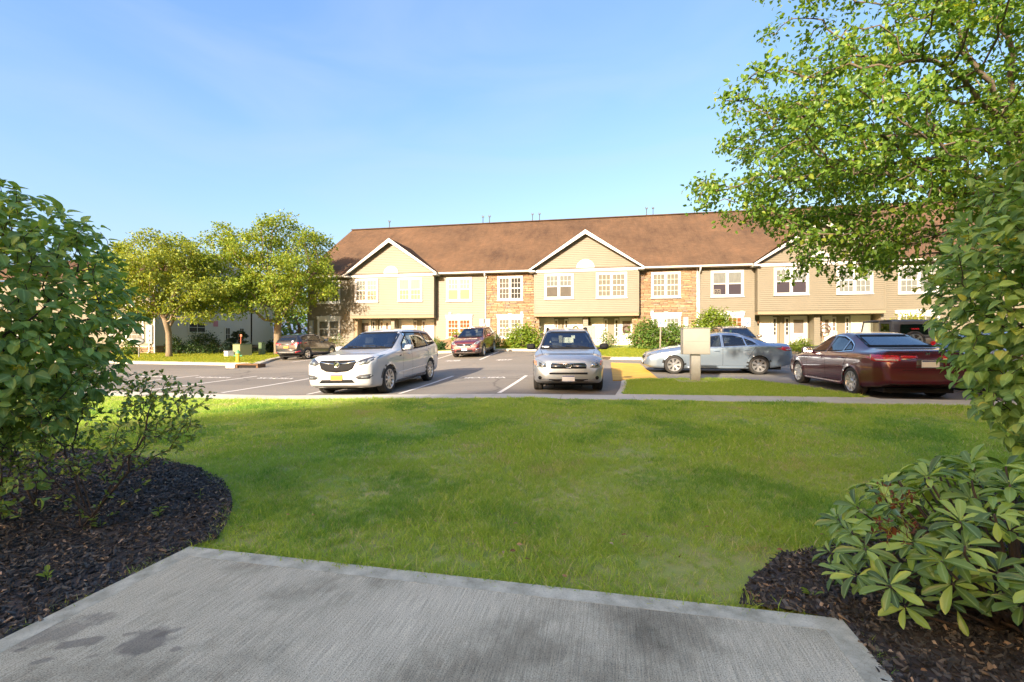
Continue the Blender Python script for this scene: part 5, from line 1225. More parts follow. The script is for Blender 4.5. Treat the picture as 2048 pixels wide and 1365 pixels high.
fb('upright clipped shrub right of the dark red crossover', 983, 1003, 661, 30.6, 1300, .07, 'leaf_mid', 55, lump=.12)
fb('low yellow green shrub in front of the big peony', 1000, 1030, 681, 30.2, 900, .08, 'leaf_yellow', 56)
fb('big leafy green peony bush left of the silver crossover', 1006, 1086, 650, 30.4, 3200, .13, 'leaf_bright', 57, 'peony_bush', .3)
fb('thin rose bush with pale blooms by the middle entry', 1193, 1238, 658, 29.3, 650, .09, 'leaf_mid', 58, 'rose_bush', .5, (40, 'flower_white', .07))
fb('wide loose green shrub behind the first parking sign', 1252, 1340, 636, 28.2, 3400, .13, 'leaf_mid', 59, lump=.35, flowers=(30, 'flower_red', .08))
fb('loose green shrub right of the first parking sign', 1322, 1376, 640, 28.0, 2200, .12, 'leaf_mid', 60, lump=.35)
fb('large bright dome shaped shrub under the siding wall', 1384, 1476, 620, 27.6, 7000, .12, 'leaf_bright', 61, lump=.12)
fb('small round yellow green shrub by the right entry', 1581, 1619, 679, 25.8, 1900, .07, 'leaf_bright', 62, lump=.1)
fb('broad yellow green shrub under the far right window', 1768, 1885, 630, 24.8, 4600, .1, 'leaf_yellow', 63, lump=.15)
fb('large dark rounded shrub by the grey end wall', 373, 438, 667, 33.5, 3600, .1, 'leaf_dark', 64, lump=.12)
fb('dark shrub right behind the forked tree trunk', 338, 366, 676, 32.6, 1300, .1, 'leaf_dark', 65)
fb('small bright shrub at the tan corner of the left house', 240, 274, 686, 31.5, 1200, .1, 'leaf_mid', 66)
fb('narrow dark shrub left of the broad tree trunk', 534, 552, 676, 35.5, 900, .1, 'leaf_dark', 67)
fb('low shrub at the left end under the big viburnum', 150, 205, 690, 31.0, 1400, .1, 'leaf_mid', 68)
# young blue spruce with whorled boughs
def spruce():
    X, Y = at(478, 33.5), 33.5; o = empty('young_spruce', (X, Y, bz(X, Y) + .12), label='young spruce with spreading boughs by the transformer boxes', cat='tree'); rng = np.random.default_rng(3); mb = MB(); pos = []; tip = []
    mb.tube([(0, 0, 0), (0, 0, 1.7)], [.05, .01], 6)
    for k in range(34):
        z = .25 + 1.4 * (k / 34) ** .9; q = rng.uniform(0, 6.283); l = 1.25 * (1 - z / 1.9) + .12; e = np.array([l * math.cos(q), l * math.sin(q), z + .12 * l]); s0 = np.array([0, 0, z]); mb.tube([s0, (s0 + e) / 2 - np.array([0, 0, .03]), e], [.015, .01, .004], 4)
        for t in np.linspace(.25, 1, 26):
            for h in range(3): pos.append(s0 + (e - s0) * t); tip.append((e - s0) * .8 / l + rng.normal(0, .6, 3))
    mb.build('trunk', M['twig'], o, fix=False); n = len(pos); link('needles', leaves_mesh('needles', np.array(pos), np.array(tip), np.array([0, 0, 1.]) + rng.normal(0, .3, (n, 3)), rng.uniform(.1, .2, n), T_FAR, M['spruce']), o)
M['spruce'] = leaf_mat('spruce_needle', [(0, (.03, .065, .05)), (1, (.075, .12, .095))], .1, .6)
spruce()
# ------------------------------------------------------------------ vehicles: lofted shell, cut openings, conforming parts
P_white = paint('paint_pearl_white', (.42, .42, .42), 0, .35)
P_silver = paint('paint_silver', (.37, .385, .4), .6, .35)
P_wine = paint('paint_wine', (.1, .014, .016), .35, .35)
P_black = paint('paint_black', (.012, .012, .014), .2, .3)
P_blue = paint('paint_ice_blue', (.3, .37, .45), .7, .32)
P_maroon = paint('paint_maroon', (.085, .006, .014), .35, .3)
P_tan = paint('paint_bronze', (.3, .25, .2), .6, .35)
M['label_w'] = mat('sticker_white', (.7, .7, .7), .5)

def car(name, label, mid, rz, sp, pm, group, dx=.04, nv=34, tint=True):
    L, W, H, fo, wb, Rw = (sp[k] for k in ('L', 'W', 'H', 'fo', 'wb', 'R')); h = W / 2
    n = int(L / dx) + 1; xs = np.linspace(0, L, n)
    def tab(t, sm=.1):
        fx = np.linspace(-.5, L + .5, int((L + 1) / .01)); v = np.interp(fx, [q[0] for q in t], [q[1] for q in t])
        # continue the end slopes so that smoothing keeps the nose and tail in place
        a, b = t[0], t[1]; v = np.where(fx < 0, a[1] + (fx - a[0]) * (b[1] - a[1]) / (b[0] - a[0]), v); a, b = t[-2], t[-1]; v = np.where(fx > L, b[1] + (fx - b[0]) * (b[1] - a[1]) / (b[0] - a[0]), v)
        k = max(1, int(sm / .01)); kk = np.ones(k) / k; v = np.convolve(np.convolve(v, kk, 'same'), kk, 'same'); return lambda x: np.interp(x, fx, v)
    zt, zs, zl = tab(sp['zt']), tab(sp['zs']), tab(sp['zl']); w, wr = tab([(x, y * h) for x, y in sp['w']], .06), tab([(x, y * h) for x, y in sp['wr']])
    T, Sx, Lo, Wd, Wr = zt(xs), zs(xs), zl(xs), w(xs), wr(xs); Sx = np.minimum(Sx, T - .02)
    bd = sp.get('bulge', .96)
    C = np.stack([np.stack([0 * xs, Lo], 1), np.stack([.78 * Wd, Lo], 1), np.stack([.95 * Wd, Lo + .05], 1), np.stack([.985 * Wd, Lo + .32 * (Sx - Lo)], 1), np.stack([Wd, Lo + .62 * (Sx - Lo)], 1),
                  np.stack([.99 * Wd, Lo + .88 * (Sx - Lo)], 1), np.stack([bd * Wd, Sx], 1), np.stack([.45 * bd * Wd + .55 * np.minimum(Wr + .02, Wd * bd), Sx + .45 * (T - Sx)], 1), np.stack([np.minimum(Wr, Wd * bd * .97), Sx + .84 * (T - Sx)], 1), np.stack([.8 * np.minimum(Wr, Wd * bd), Sx + .965 * (T - Sx)], 1), np.stack([0 * xs, T], 1)], 1)
    m = C.shape[1]; t = np.linspace(0, m - 1, nv); i = np.clip(t.astype(int), 0, m - 2); f = (t - i)[None, :, None]
    p0, p1, p2, p3 = C[:, np.maximum(i - 1, 0)], C[:, i], C[:, i + 1], C[:, np.minimum(i + 2, m - 1)]
    m1, m2 = (p2 - p0) * .42, (p3 - p1) * .42
    Q = (2 * f ** 3 - 3 * f ** 2 + 1) * p1 + (f ** 3 - 2 * f ** 2 + f) * m1 + (-2 * f ** 3 + 3 * f ** 2) * p2 + (f ** 3 - f ** 2) * m2
    Q[:, 0, 0] = 0; Q[:, -1, 0] = 0
    ox = fo + wb / 2
    ring = np.concatenate([Q, Q[:, -2:0:-1] * np.array([-1, 1])], 1); k = ring.shape[1]
    Vx = np.stack([np.repeat(xs, k), ring[:, :, 0].ravel(), ring[:, :, 1].ravel()], 1)
    a = (np.arange(n - 1)[:, None] * k + np.arange(k)[None]).ravel(); b = (np.arange(n - 1)[:, None] * k + (np.arange(k)[None] + 1) % k).ravel()
    F = np.stack([a, b, b + k, a + k], 1)
    cap = []
    for e in (0, n - 1):
        for j in range(nv - 1):
            l1, l2 = e * k + j, e * k + j + 1; r1, r2 = e * k + (k - j) % k, e * k + (k - j - 1) % k
            q = (l1, r1, r2, l2) if e == 0 else (l1, l2, r2, r1)
            cap.append(q)
    F = np.concatenate([F, np.array(cap)])
    bvh = BVHTree.FromPolygons([Vector(v) for v in Vx], [tuple(dict.fromkeys(q)) for q in F.tolist() if len(set(q)) > 2])
    cx = Vx[F].mean(1)
    def hit(view, a, b):
        o, d = {'f': ((-2, a, b), (1, 0, 0)), 'r': ((L + 2, a, b), (-1, 0, 0)), 'p': ((a, 3, b), (0, -1, 0)), 'd': ((a, -3, b), (0, 1, 0)), 't': ((a, b, 4), (0, 0, -1))}[view]
        q = bvh.ray_cast(Vector(o), Vector(d)); return (q[0], q[1] if q[1].dot(Vector(d)) < 0 else -q[1]) if q[0] else (None, None)
    # root, levelled on the lot
    c, s = math.cos(rz), math.sin(rz); ex = Vector((c, s, (bz(mid[0] + c * 1.3, mid[1] + s * 1.3) - bz(mid[0] - c * 1.3, mid[1] - s * 1.3)) / 2.6)).normalized()
    ey = Vector((-s, c, (bz(mid[0] - s * .8, mid[1] + c * .8) - bz(mid[0] + s * .8, mid[1] - c * .8)) / 1.6)); ey = (ey - ex * ey.dot(ex)).normalized(); ez = ex.cross(ey)
    root = empty(name, label=label, cat='car', group=group); root.matrix_world = Matrix(((ex.x, ey.x, ez.x, mid[0]), (ex.y, ey.y, ez.y, mid[1]), (ex.z, ey.z, ez.z, bz(*mid)), (0, 0, 0, 1)))
    root.location.z = bz(*mid)
    sh = lambda me: (me.transform(Matrix.Translation((-ox, 0, 0))), me)[1]
    def put(nm, mb, mt, parent=None, smooth=False, fix=True):
        o = link(nm, sh(mb.mesh(nm, mt, smooth, fix)), parent or root); return o
    # openings
    drop = np.zeros(len(F), bool); ymax = np.abs(cx[:, 1])
    glass = []
    for poly in sp['dlo']:
        for vw in 'pd': glass.append((vw, poly))
    glass += [('f', sp['ws']), ('r', sp['rw'])]
    for vw, poly in glass:
        if sp.get('solid'): break
        q = inset(poly, .022); P2 = cx[:, [0, 2]] if vw in 'pd' else cx[:, [1, 2]]
        sel = in_poly(P2, q) & (cx[:, 2] > .7)
        if vw == 'p': sel &= cx[:, 1] > .3 * h
        elif vw == 'd': sel &= cx[:, 1] < -.3 * h
        elif vw == 'f': sel &= (cx[:, 0] < L * .55) & (cx[:, 0] > .6)
        else: sel &= cx[:, 0] > L * .55
        drop |= sel
    for xw in (fo, fo + wb): drop |= ((cx[:, 0] - xw) ** 2 + (cx[:, 2] - Rw) ** 2 < (Rw + .033) ** 2) & (ymax > .42 * h)
    me = bpy.data.meshes.new('body'); me.from_pydata(Vx.tolist(), [], [tuple(dict.fromkeys(q)) for q in F[~drop].tolist()]); me.materials.append(pm); bm = bmesh.new(); bm.from_mesh(me); bmesh.ops.dissolve_degenerate(bm, edges=bm.edges, dist=1e-5); bm.to_mesh(me); bm.free()
    me.polygons.foreach_set('use_smooth', [True] * len(me.polygons)); link('body', sh(me), root)
    def patch(nm, vw, poly, mt, off=.004, parent=None, cell=.05, skirt=.012):
        bm = bmesh.new()
        try: bm.faces.new([bm.verts.new((x, y, 0)) for x, y in poly])
        except ValueError: bm.free(); return None
        for ax in (0, 1):
            a_ = min(p[ax] for p in poly); b_ = max(p[ax] for p in poly); nn = max(1, int((b_ - a_) / cell))
            for j in range(1, nn): tt = a_ + (b_ - a_) * j / nn; bmesh.ops.bisect_plane(bm, geom=bm.verts[:] + bm.edges[:] + bm.faces[:], dist=1e-5, plane_co=(tt if ax == 0 else 0, tt if ax else 0, 0), plane_no=(1 - ax, ax, 0))
        bad = []
        for v in bm.verts:
            p, nn_ = hit(vw, v.co.x, v.co.y)
            if p is None: bad.append(v)
            else: v.co = p + nn_ * off
        bmesh.ops.delete(bm, geom=bad, context='VERTS')
        if not bm.faces: bm.free(); return None
        bmesh.ops.recalc_face_normals(bm, faces=bm.faces); dv = {'f': (-1, 0, 0), 'r': (1, 0, 0), 'p': (0, 1, 0), 'd': (0, -1, 0), 't': (0, 0, 1)}[vw]
        if sum(f_.normal.dot(Vector(dv)) for f_ in bm.faces) < 0: bmesh.ops.reverse_faces(bm, faces=bm.faces)
        if skirt:
            ed = [e for e in bm.edges if e.is_boundary]; g = bmesh.ops.extrude_edge_only(bm, edges=ed)['geom']
            for v in g:
                if isinstance(v, bmesh.types.BMVert): v.co -= Vector(dv) * (skirt + off)
        me = bpy.data.meshes.new(nm); bm.to_mesh(me); bm.free(); me.materials.append(mt); me.polygons.foreach_set('use_smooth', [True] * len(me.polygons))
        return link(nm, sh(me), parent or root)
    def rim_strip(nm, vw, poly, wd, mt, off=.006, parent=None):
        A = [tuple(p) for p in resample(poly, .08)]; B = inset(A, wd); mb = MB(); q = []
        for p_, r_ in zip(A, B):
            a_, na = hit(vw, *p_); b_, nb_ = hit(vw, *r_); q.append((a_ + na * off, b_ + nb_ * off) if a_ and b_ else None)
        for j in range(len(q)):
            u, v = q[j], q[(j + 1) % len(q)]
            if u and v: mb.quad(u[0], v[0], v[1], u[1])
        return put(nm, mb, mt, parent)
    def seam(pts, vw, wd=.009, mt=None, nm='door_gap', off=.0015, parent=None):
        P2 = resample(pts, .06, False); mb = MB(); q = []
        for j, p_ in enumerate(P2):
            t_ = (P2[min(j + 1, len(P2) - 1)] - P2[max(j - 1, 0)]).normalized(); o_ = Vector((-t_.y, t_.x)) * wd / 2; a_, na = hit(vw, *(p_ + o_)); b_, nb_ = hit(vw, *(p_ - o_))
            q.append((a_ + na * off, b_ + nb_ * off) if a_ and b_ else None)
        for u, v in zip(q, q[1:]):
            if u and v: mb.quad(u[0], v[0], v[1], u[1])
        return put(nm, mb, mt or M['black'], parent)
    mirror = lambda poly: [(-x, y) for x, y in poly]
    G = M['car_glass']; GT = M['car_tint'] if tint else G
    if not sp.get('solid'):
        for q, poly in enumerate(sp['dlo']):
            for vw in 'pd':
                g = patch('window', vw, poly, G if q == 0 or not tint else GT, .003, skirt=0)
                rim_strip('window_trim', vw, inset(poly, -.018), .04, M['black'], .005, g)
                if 'trim' in sp: rim_strip('chrome_trim', vw, inset(poly, -.024), .016, sp['trim'], .008, g)
        for nm, vw, poly in (('windshield', 'f', sp['ws']), ('rear_window', 'r', sp['rw'])):
            g = patch(nm, vw, poly, G, .003, skirt=0); rim_strip('window_trim', vw, inset(poly, -.012), .05, M['black'], .005, g)
        # cabin
        zb = sp['belt']; Bp, Cp = sp['B'], sp['C']; st = sp.get('seatm', M['seat'])
        mb = MB(); mb.box(sp['cx'] + .2, sp['cx'] + .62, -.72 * h, .72 * h, .55, sp['cz'] - .08); o = put('dashboard', mb, M['cladding'])
        mb = MB(); mb.lathe([(.18, -.015), (.195, 0), (.18, .015), (.165, 0)], 16, 'x', (sp['cx'] + .75, -.37, sp['cz'] - .12), close=True); put('steering_wheel', mb, M['black'])
        for y in (-.37, .37):
            mb = MB(); mb.box(Bp - .75, Bp - .25, y - .24, y + .24, .4, .62); mb.prism([(Bp - .3, .55), (Bp - .14, .55), (Bp - .02, zb + .2), (Bp - .13, zb + .2)], 'y', y - .23, y + .23); mb.prism([(Bp - .1, zb + .24), (Bp + .02, zb + .24), (Bp + .05, zb + .43), (Bp - .04, zb + .43)], 'y', y - .13, y + .13); o = put('seat', mb, st)
        mb = MB(); mb.box(Cp - .75, Cp - .2, -.62 * h, .62 * h, .4, .62); mb.prism([(Cp - .25, .55), (Cp - .1, .55), (Cp + .02, zb + .12), (Cp - .1, zb + .12)], 'y', -.64 * h, .64 * h)
        for y in (-.36, .36): mb.prism([(Cp - .08, zb + .13), (Cp + .02, zb + .13), (Cp + .04, zb + .3), (Cp - .04, zb + .3)], 'y', y - .13, y + .13)
        put('seat', mb, st); mb = MB(); mb.box(sp['cx'] + .3, L - .5, -.8 * h, .8 * h, .36, .4); put('cabin_floor', mb, M['cladding'])
        p, _ = hit('f', 0, sp['ws'][2][1] - .12); mb = MB(); mb.box(p.x + .06, p.x + .1, -.12, .12, p.z - .04, p.z + .03); put('rear_view_mirror', mb, M['black'])
    for s_ in sp.get('seams', []):
        for vw in 'pd': seam(s_, vw)
    for s_ in sp.get('hood_seams', []): seam(s_, 't')
    # wheels and arches
    arch = sp.get('arch'); style = sp.get('rim', (5, .07))
    wm = wheel_meshes(Rw, *style)
    for xw in (fo, fo + wb):
        for sg, vw in ((1, 'p'), (-1, 'd')):
            y = sg * (h - .035); hub = link('wheel', wm[0], root, (xw - ox, y, Rw)); hub.scale = (1, sg, 1)
            link('tyre', wm[1], hub); link('rim', wm[2], hub)
            mb = MB(); pr = []
            for j in range(25):
                q = R(-18) + R(216) * j / 24; ri, ro = Rw + .02, Rw + (.1 if arch else .085)
                ca, sa = math.cos(q), math.sin(q); zz0 = Rw + sa * ri
                pi_, ni = hit(vw, xw + ca * ri, max(Rw + sa * ri, sp['zlm'])); po, no_ = hit(vw, xw + ca * ro, max(Rw + sa * ro, sp['zlm']))
                pr.append((pi_ + ni * .012, po + no_ * .005) if pi_ and po else None)
            for u, v in zip(pr, pr[1:]):
                if u and v:
                    mb.quad(u[0], v[0], v[1], u[1]); mb.quad(u[0], v[0], (v[0].x, v[0].y - sg * .1, v[0].z), (u[0].x, u[0].y - sg * .1, u[0].z))
            put('wheel_arch', mb, arch or pm, smooth=True)
            mb = MB(); z0 = sp['zlm']
            for j in range(24):
                q0, q1 = R(-10) + R(200) * j / 24, R(-10) + R(200) * (j + 1) / 24; r_ = Rw + .06
                u, v = (xw + r_ * math.cos(q0), Rw + r_ * math.sin(q0)), (xw + r_ * math.cos(q1), Rw + r_ * math.sin(q1))
                mb.quad((u[0], sg * (h - .06), u[1]), (v[0], sg * (h - .06), v[1]), (v[0], sg * .4 * h, v[1]), (u[0], sg * .4 * h, u[1]))
            mb.box(xw - Rw, xw + Rw, min(sg * .38 * h, sg * .4 * h), max(sg * .38 * h, sg * .4 * h), .12, 2 * Rw + .05); put('wheel_well', mb, M['black'])
    mb = MB(); mb.box(.35, L - .35, -.7 * h, .7 * h, sp['zlm'] - .04, sp['zlm'] + .06); put('underbody', mb, M['black'])
    # fitted pieces
    for q in sp['bits']:
        nm, vw, poly, mk = q[:4]; o_ = dict(q[4]) if len(q) > 4 else {}
        mt = M[mk] if isinstance(mk, str) and mk != 'paint' else pm
        for mir in ((0, 1) if o_.get('mir', vw in 'fr') else (0,)):
            pv = mirror(poly) if mir else poly; vws = ('p', 'd') if vw == 's' else (vw,)
            for v_ in vws:
                ob = patch(nm, v_, pv, mt, o_.get('off', .006), cell=o_.get('cell', .05))
                if ob:
                    for sub in o_.get('sub', []):
                        ps2 = mirror(sub[1]) if mir else sub[1]; patch(sub[0], v_, ps2, M[sub[2]], o_.get('off', .006) + (sub[3] if len(sub) > 3 else .005), ob)
    def bar(nm, vw, pts, r, mt, off=.01, parent=None, sides=6):
        q = [hit(vw, *p_) for p_ in pts]; q = [a_ + n_ * off for a_, n_ in q if a_]
        if len(q) > 1: mb = MB(); mb.tube(q, r, sides); return put(nm, mb, mt, parent, True)
    for q in sp.get('bars', []):
        nm, vw, pts, r, mk = q; bar(nm, vw, pts, r, M[mk])
        if vw == 's2': pass
    for vw in 'pd':
        for (x, z) in sp['handles']: bar('door_handle', vw, [(x - .09, z), (x - .05, z + .003), (x + .05, z + .003), (x + .09, z)], .014, M['chrome'] if sp.get('chrome_handles') else pm, .022)
    for sg in (1, -1):      # mirrors
        x, z, yy = sp['mir']; mb = MB(); ys = sg * yy
        pr = [(.0, .0, .55), (.03, .0, .8), (.1, .0, 1), (.17, .0, .95), (.185, .0, .85)]
        vs_ = []; 
        for (dx_, _, f_) in pr:
            for q_ in range(12):
                an = 6.283 * q_ / 12; ca, sa = math.cos(an), math.sin(an); e_ = .62
                vs_.append((x + dx_, ys + sg * (.13 + .125 * f_ * math.copysign(abs(ca) ** e_, ca)), z + .085 * f_ * math.copysign(abs(sa) ** e_, sa)))
        mb.add(vs_, [(i_ * 12 + j_, i_ * 12 + (j_ + 1) % 12, (i_ + 1) * 12 + (j_ + 1) % 12, (i_ + 1) * 12 + j_) for i_ in range(len(pr) - 1) for j_ in range(12)] + [tuple(range(12))[::-1]] + [tuple(range(48, 60))])
        mb.tube([(x + .1, ys - sg * .06, z - .05), (x + .1, ys + sg * .06, z - .05)], .03, 6); o = put('mirror', mb, M[sp['mirm']] if 'mirm' in sp else pm, smooth=False)
        o.data.polygons.foreach_set('use_smooth', [True] * len(o.data.polygons))
        mb = MB(); mb.box(x + .186, x + .189, min(ys + sg * .03, ys + sg * .24), max(ys + sg * .03, ys + sg * .24), z - .06, z + .06); put('mirror_glass', mb, M['chrome'], o)
    for (vw, z, mk, half) in sp.get('plates', []):
        p, _ = hit(vw, 0, z); q, _ = hit(vw, 0, z + .06); x = (min(p.x, q.x) - .015) if vw == 'f' else max(p.x, q.x) + .015; d_ = -.01 if vw == 'f' else .01
        mb = MB(); mb.box(min(x, x + d_), max(x, x + d_), -.155, .155, z - .076, z + .076); o = put('license_plate', mb, M[mk])
        mb = MB(); x2 = x + d_; mb.box(min(x2, x2 + d_ * .2), max(x2, x2 + d_ * .2), -.15, .15, z + .045, z + .072)
        mb.box(min(x2, x2 + d_ * .2), max(x2, x2 + d_ * .2), -.15, .15, z - .072, z - .062); put('plate_band', mb, M['plate_ink'], o)
    for sg in (1, -1):
        if 'rail' in sp:
            x0, x1, off, mk = sp['rail']; pts = []
            for j in range(9):
                x = x0 + (x1 - x0) * j / 8; p, _ = hit('t', x, sg * float(wr(x)) * .93); pts.append(p + Vector((0, 0, off if 0 < j < 8 else 0)))
            mb = MB(); mb.tube(pts, .02, 6); put('roof_rail', mb, M[mk], smooth=True)
            for j in (3, 5): mb = MB(); mb.tube([pts[j] - Vector((0, 0, off)), pts[j]], .02, 5); put('rail_foot', mb, M[mk])
    for y0, y1 in ((-.62, .05), (.0, .62)) if 'nowiper' not in sp else ():
        z = sp['ws'][0][1] + .02; p, nn_ = hit('f', y0 * h, z); q, n2 = hit('f', y1 * h, z + .05)
        if p and q: mb = MB(); mb.tube([p + nn_ * .02, (p + q) / 2 + nn_ * .035, q + n2 * .02], .011, 5); put('wiper', mb, M['black'])
    if 'emblem' in sp:
        for (kind, vw, y0, z0, sz) in sp['emblem']:
            p, _ = hit(vw, y0, z0); sgx = -1 if vw == 'f' else 1; x = p.x + sgx * .022; mb = MB()
            ell = lambda a_, b_, cy=0, cz=0, r=.006: mb.tube([(x, y0 + cy + a_ * math.cos(6.2832 * j / 24), z0 + cz + b_ * math.sin(6.2832 * j / 24)) for j in range(25)], r, 5, cap=False)
            if kind == 'ovals': ell(sz, sz * .68, r=.009); ell(sz * .3, sz * .62); ell(sz * .62, sz * .25, 0, sz * .32)
            elif kind == 'shields':
                ell(sz, sz, r=.008); mb.lathe([(sz * .96, x), (sz * .96, x + .006)], 20, 'x', (0, y0, z0)) if False else None
                for j in (-1, 0, 1):
                    cy_, cz_ = j * sz * .42, -j * sz * .28 * -sgx * 1; s2 = sz * .34
                    mb.prism([(y0 + cy_ - s2, z0 + cz_ + s2), (y0 + cy_ + s2, z0 + cz_ + s2 * .9), (y0 + cy_ + s2 * .8, z0 + cz_ - s2 * .4), (y0 + cy_, z0 + cz_ - s2 * 1.2), (y0 + cy_ - s2 * .9, z0 + cz_ - s2 * .3)], 'x', x - .002 * (j + 2), x + .008)
            elif kind == 'letter':
                for sg in (-1, 1): mb.prism([(y0 + sg * sz * .3, z0 - sz * .6), (y0 + sg * sz * .58, z0 - sz * .6), (y0 + sg * sz * .8, z0 + sz * .6), (y0 + sg * sz * .5, z0 + sz * .6)], 'x', x - .006, x + .004)
                mb.prism([(y0 - sz * .4, z0 - sz * .14), (y0 + sz * .4, z0 - sz * .14), (y0 + sz * .42, z0 + sz * .14), (y0 - sz * .42, z0 + sz * .14)], 'x', x - .005, x + .003)
            put('emblem', mb, M['chrome'], smooth=kind != 'letter' and kind != 'shields')
    return root

def wheel_meshes(Rw, ns, wd, double=False):
    key = (round(Rw, 3), ns, wd, double)
    if key in WCACHE: return WCACHE[key]
    ri = Rw * .68
    mb = MB(); mb.lathe([(ri * .9, -.06), (ri * .9, -.2), (.05, -.2), (.05, -.06)], 24, 'y'); hub = mb.mesh('wheel', M['brake'])
    mb = MB(); w2 = .225
    mb.lathe([(ri, .0), (ri + .02, .012), (Rw - .05, .018), (Rw - .018, .008), (Rw - .004, -.015), (Rw, -.04), (Rw, -.1), (Rw - .006, -.103), (Rw - .006, -.109), (Rw, -.112), (Rw, -w2 + .04), (Rw - .02, -w2), (ri, -w2 + .01)], 36, 'y', close=True); ty = mb.mesh('tyre', M['rubber'], True)
    mb = MB(); mb.lathe([(ri + .008, .004), (ri + .006, .016), (ri - .012, .014), (ri - .03, -.02), (ri - .035, -.1), (ri - .02, -.1), (ri + .006, -.02)], 36, 'y', close=True)
    mb.lathe([(.0, .004), (.045, .002), (.06, -.01), (.075, -.04)], 16, 'y')
    for k in range(ns):
        for o_ in ((-.13, .13) if double else (0,)):
            q = 6.2832 * k / ns + o_; c, s = math.cos(q), math.sin(q); pts = []
            for r_, hw, yf in ((.05, wd * .6, -.008), (ri * .55, wd * .42, .0), (ri - .012, wd * .5, .008)): pts.append([(r_ * c - hw * s, yf, r_ * s + hw * c), (r_ * c + hw * s, yf, r_ * s - hw * c), (r_ * c + hw * .8 * s, yf - .04, r_ * s - hw * .8 * c), (r_ * c - hw * .8 * s, yf - .04, r_ * s + hw * .8 * c)])
            vs_ = sum(pts, []); mb.add(vs_, [(i * 4 + j, i * 4 + (j + 1) % 4, i * 4 + 4 + (j + 1) % 4, i * 4 + 4 + j) for i in range(2) for j in range(4)])
    rim = mb.mesh('rim', M['rim']); WCACHE[key] = (hub, ty, rim); return WCACHE[key]
WCACHE = {}

def suv(L, W, H, fo, wb, R_, cx, cz, nose, rx, b0, b1, gz_, zlow=.2, **k):
    h = W / 2; rr = L - .42; rb = L - .1
    d = dict(L=L, W=W, H=H, fo=fo, wb=wb, R=R_, cx=cx, cz=cz, belt=b0, zlm=zlow + .03)
    d['zt'] = [(0, nose - .3), (.03, nose - .08), (.1, nose), (.35, nose + .09), (.7, cz - .09), (cx, cz), (rx, H - .085), (rx + .4, H - .02), (rx + 1.0, H), (rr - .6, H - .03), (rr, H - .08), (rr + .1, H - .17), (rb, gz_), (L - .03, gz_ - .12), (L, .68)]
    d['zs'] = [(0, nose - .36), (.1, nose - .12), (.35, nose), (.7, cz - .16), (cx, cz - .07), (cx + 1, b0), (rr - .3, b1), (rr + .1, b1), (rb, gz_ - .06), (L, .64)]
    d['zl'] = [(0, zlow + .12), (.22, zlow + .04), (1, zlow), (L - 1, zlow + .02), (L - .3, zlow + .13), (L, zlow + .24)]
    d['w'] = [(0, .64), (.035, .78), (.12, .885), (.35, .955), (.85, 1), (L - 1, 1), (L - .4, .965), (L - .12, .9), (L, .76)]
    d['wr'] = [(0, .46), (.3, .72), (cx, .8), (rx, .69), (rx + 1, .68), (rr, .64), (rb, .76), (L, .6)]
    B = fo + wb * .5 + .02; C = fo + wb - .08; d['B'], d['C'] = B, C; T = H - .14
    d['ws'] = [(-.8 * h, cz + .01), (.8 * h, cz + .01), (.645 * h, H - .115), (-.645 * h, H - .115)]
    d['rw'] = [(-.66 * h, gz_ + .03), (.66 * h, gz_ + .03), (.58 * h, H - .2), (-.58 * h, H - .2)]
    d['dlo'] = [[(cx + .42, b0 + .02), (B - .05, b0 + .03), (B - .05, T + .005), (rx + .3, T - .02), (cx + .62, b0 + .2)], [(B + .05, b0 + .035), (C - .05, (b0 + b1) / 2 + .04), (C - .12, T - .01), (B + .05, T + .005)], [(C + .03, (b0 + b1) / 2 + .05), (rr - .02, b1 + .07), (rr - .2, T - .07), (C - .02, T - .015)]]
    d['seams'] = [[(B, zlow + .14), (B, b0)], [(cx + .42, zlow + .14), (cx + .38, .6), (cx + .44, b0 - .02)], [(C - .02, b1 - .02), (C - .12, .75), (fo + wb - R_ - .02, R_ + .25)], [(cx + .42, zlow + .135), (fo + wb - R_ - .1, zlow + .135)]]
    d['hood_seams'] = [[(.5, .7 * h), (cx - .05, .78 * h)], [(.5, -.7 * h), (cx - .05, -.78 * h)]]
    d['handles'] = [(B - .2, b0 - .1), (C - .22, b0 - .06)]; d['mir'] = (cx + .45, b0 + .1, h - .02)
    d.update(k); return d
def rectp(y0, y1, z0, z1): return [(y0, z0), (y1, z0), (y1, z1), (y0, z1)]
GR = 'cars parked in the lot'

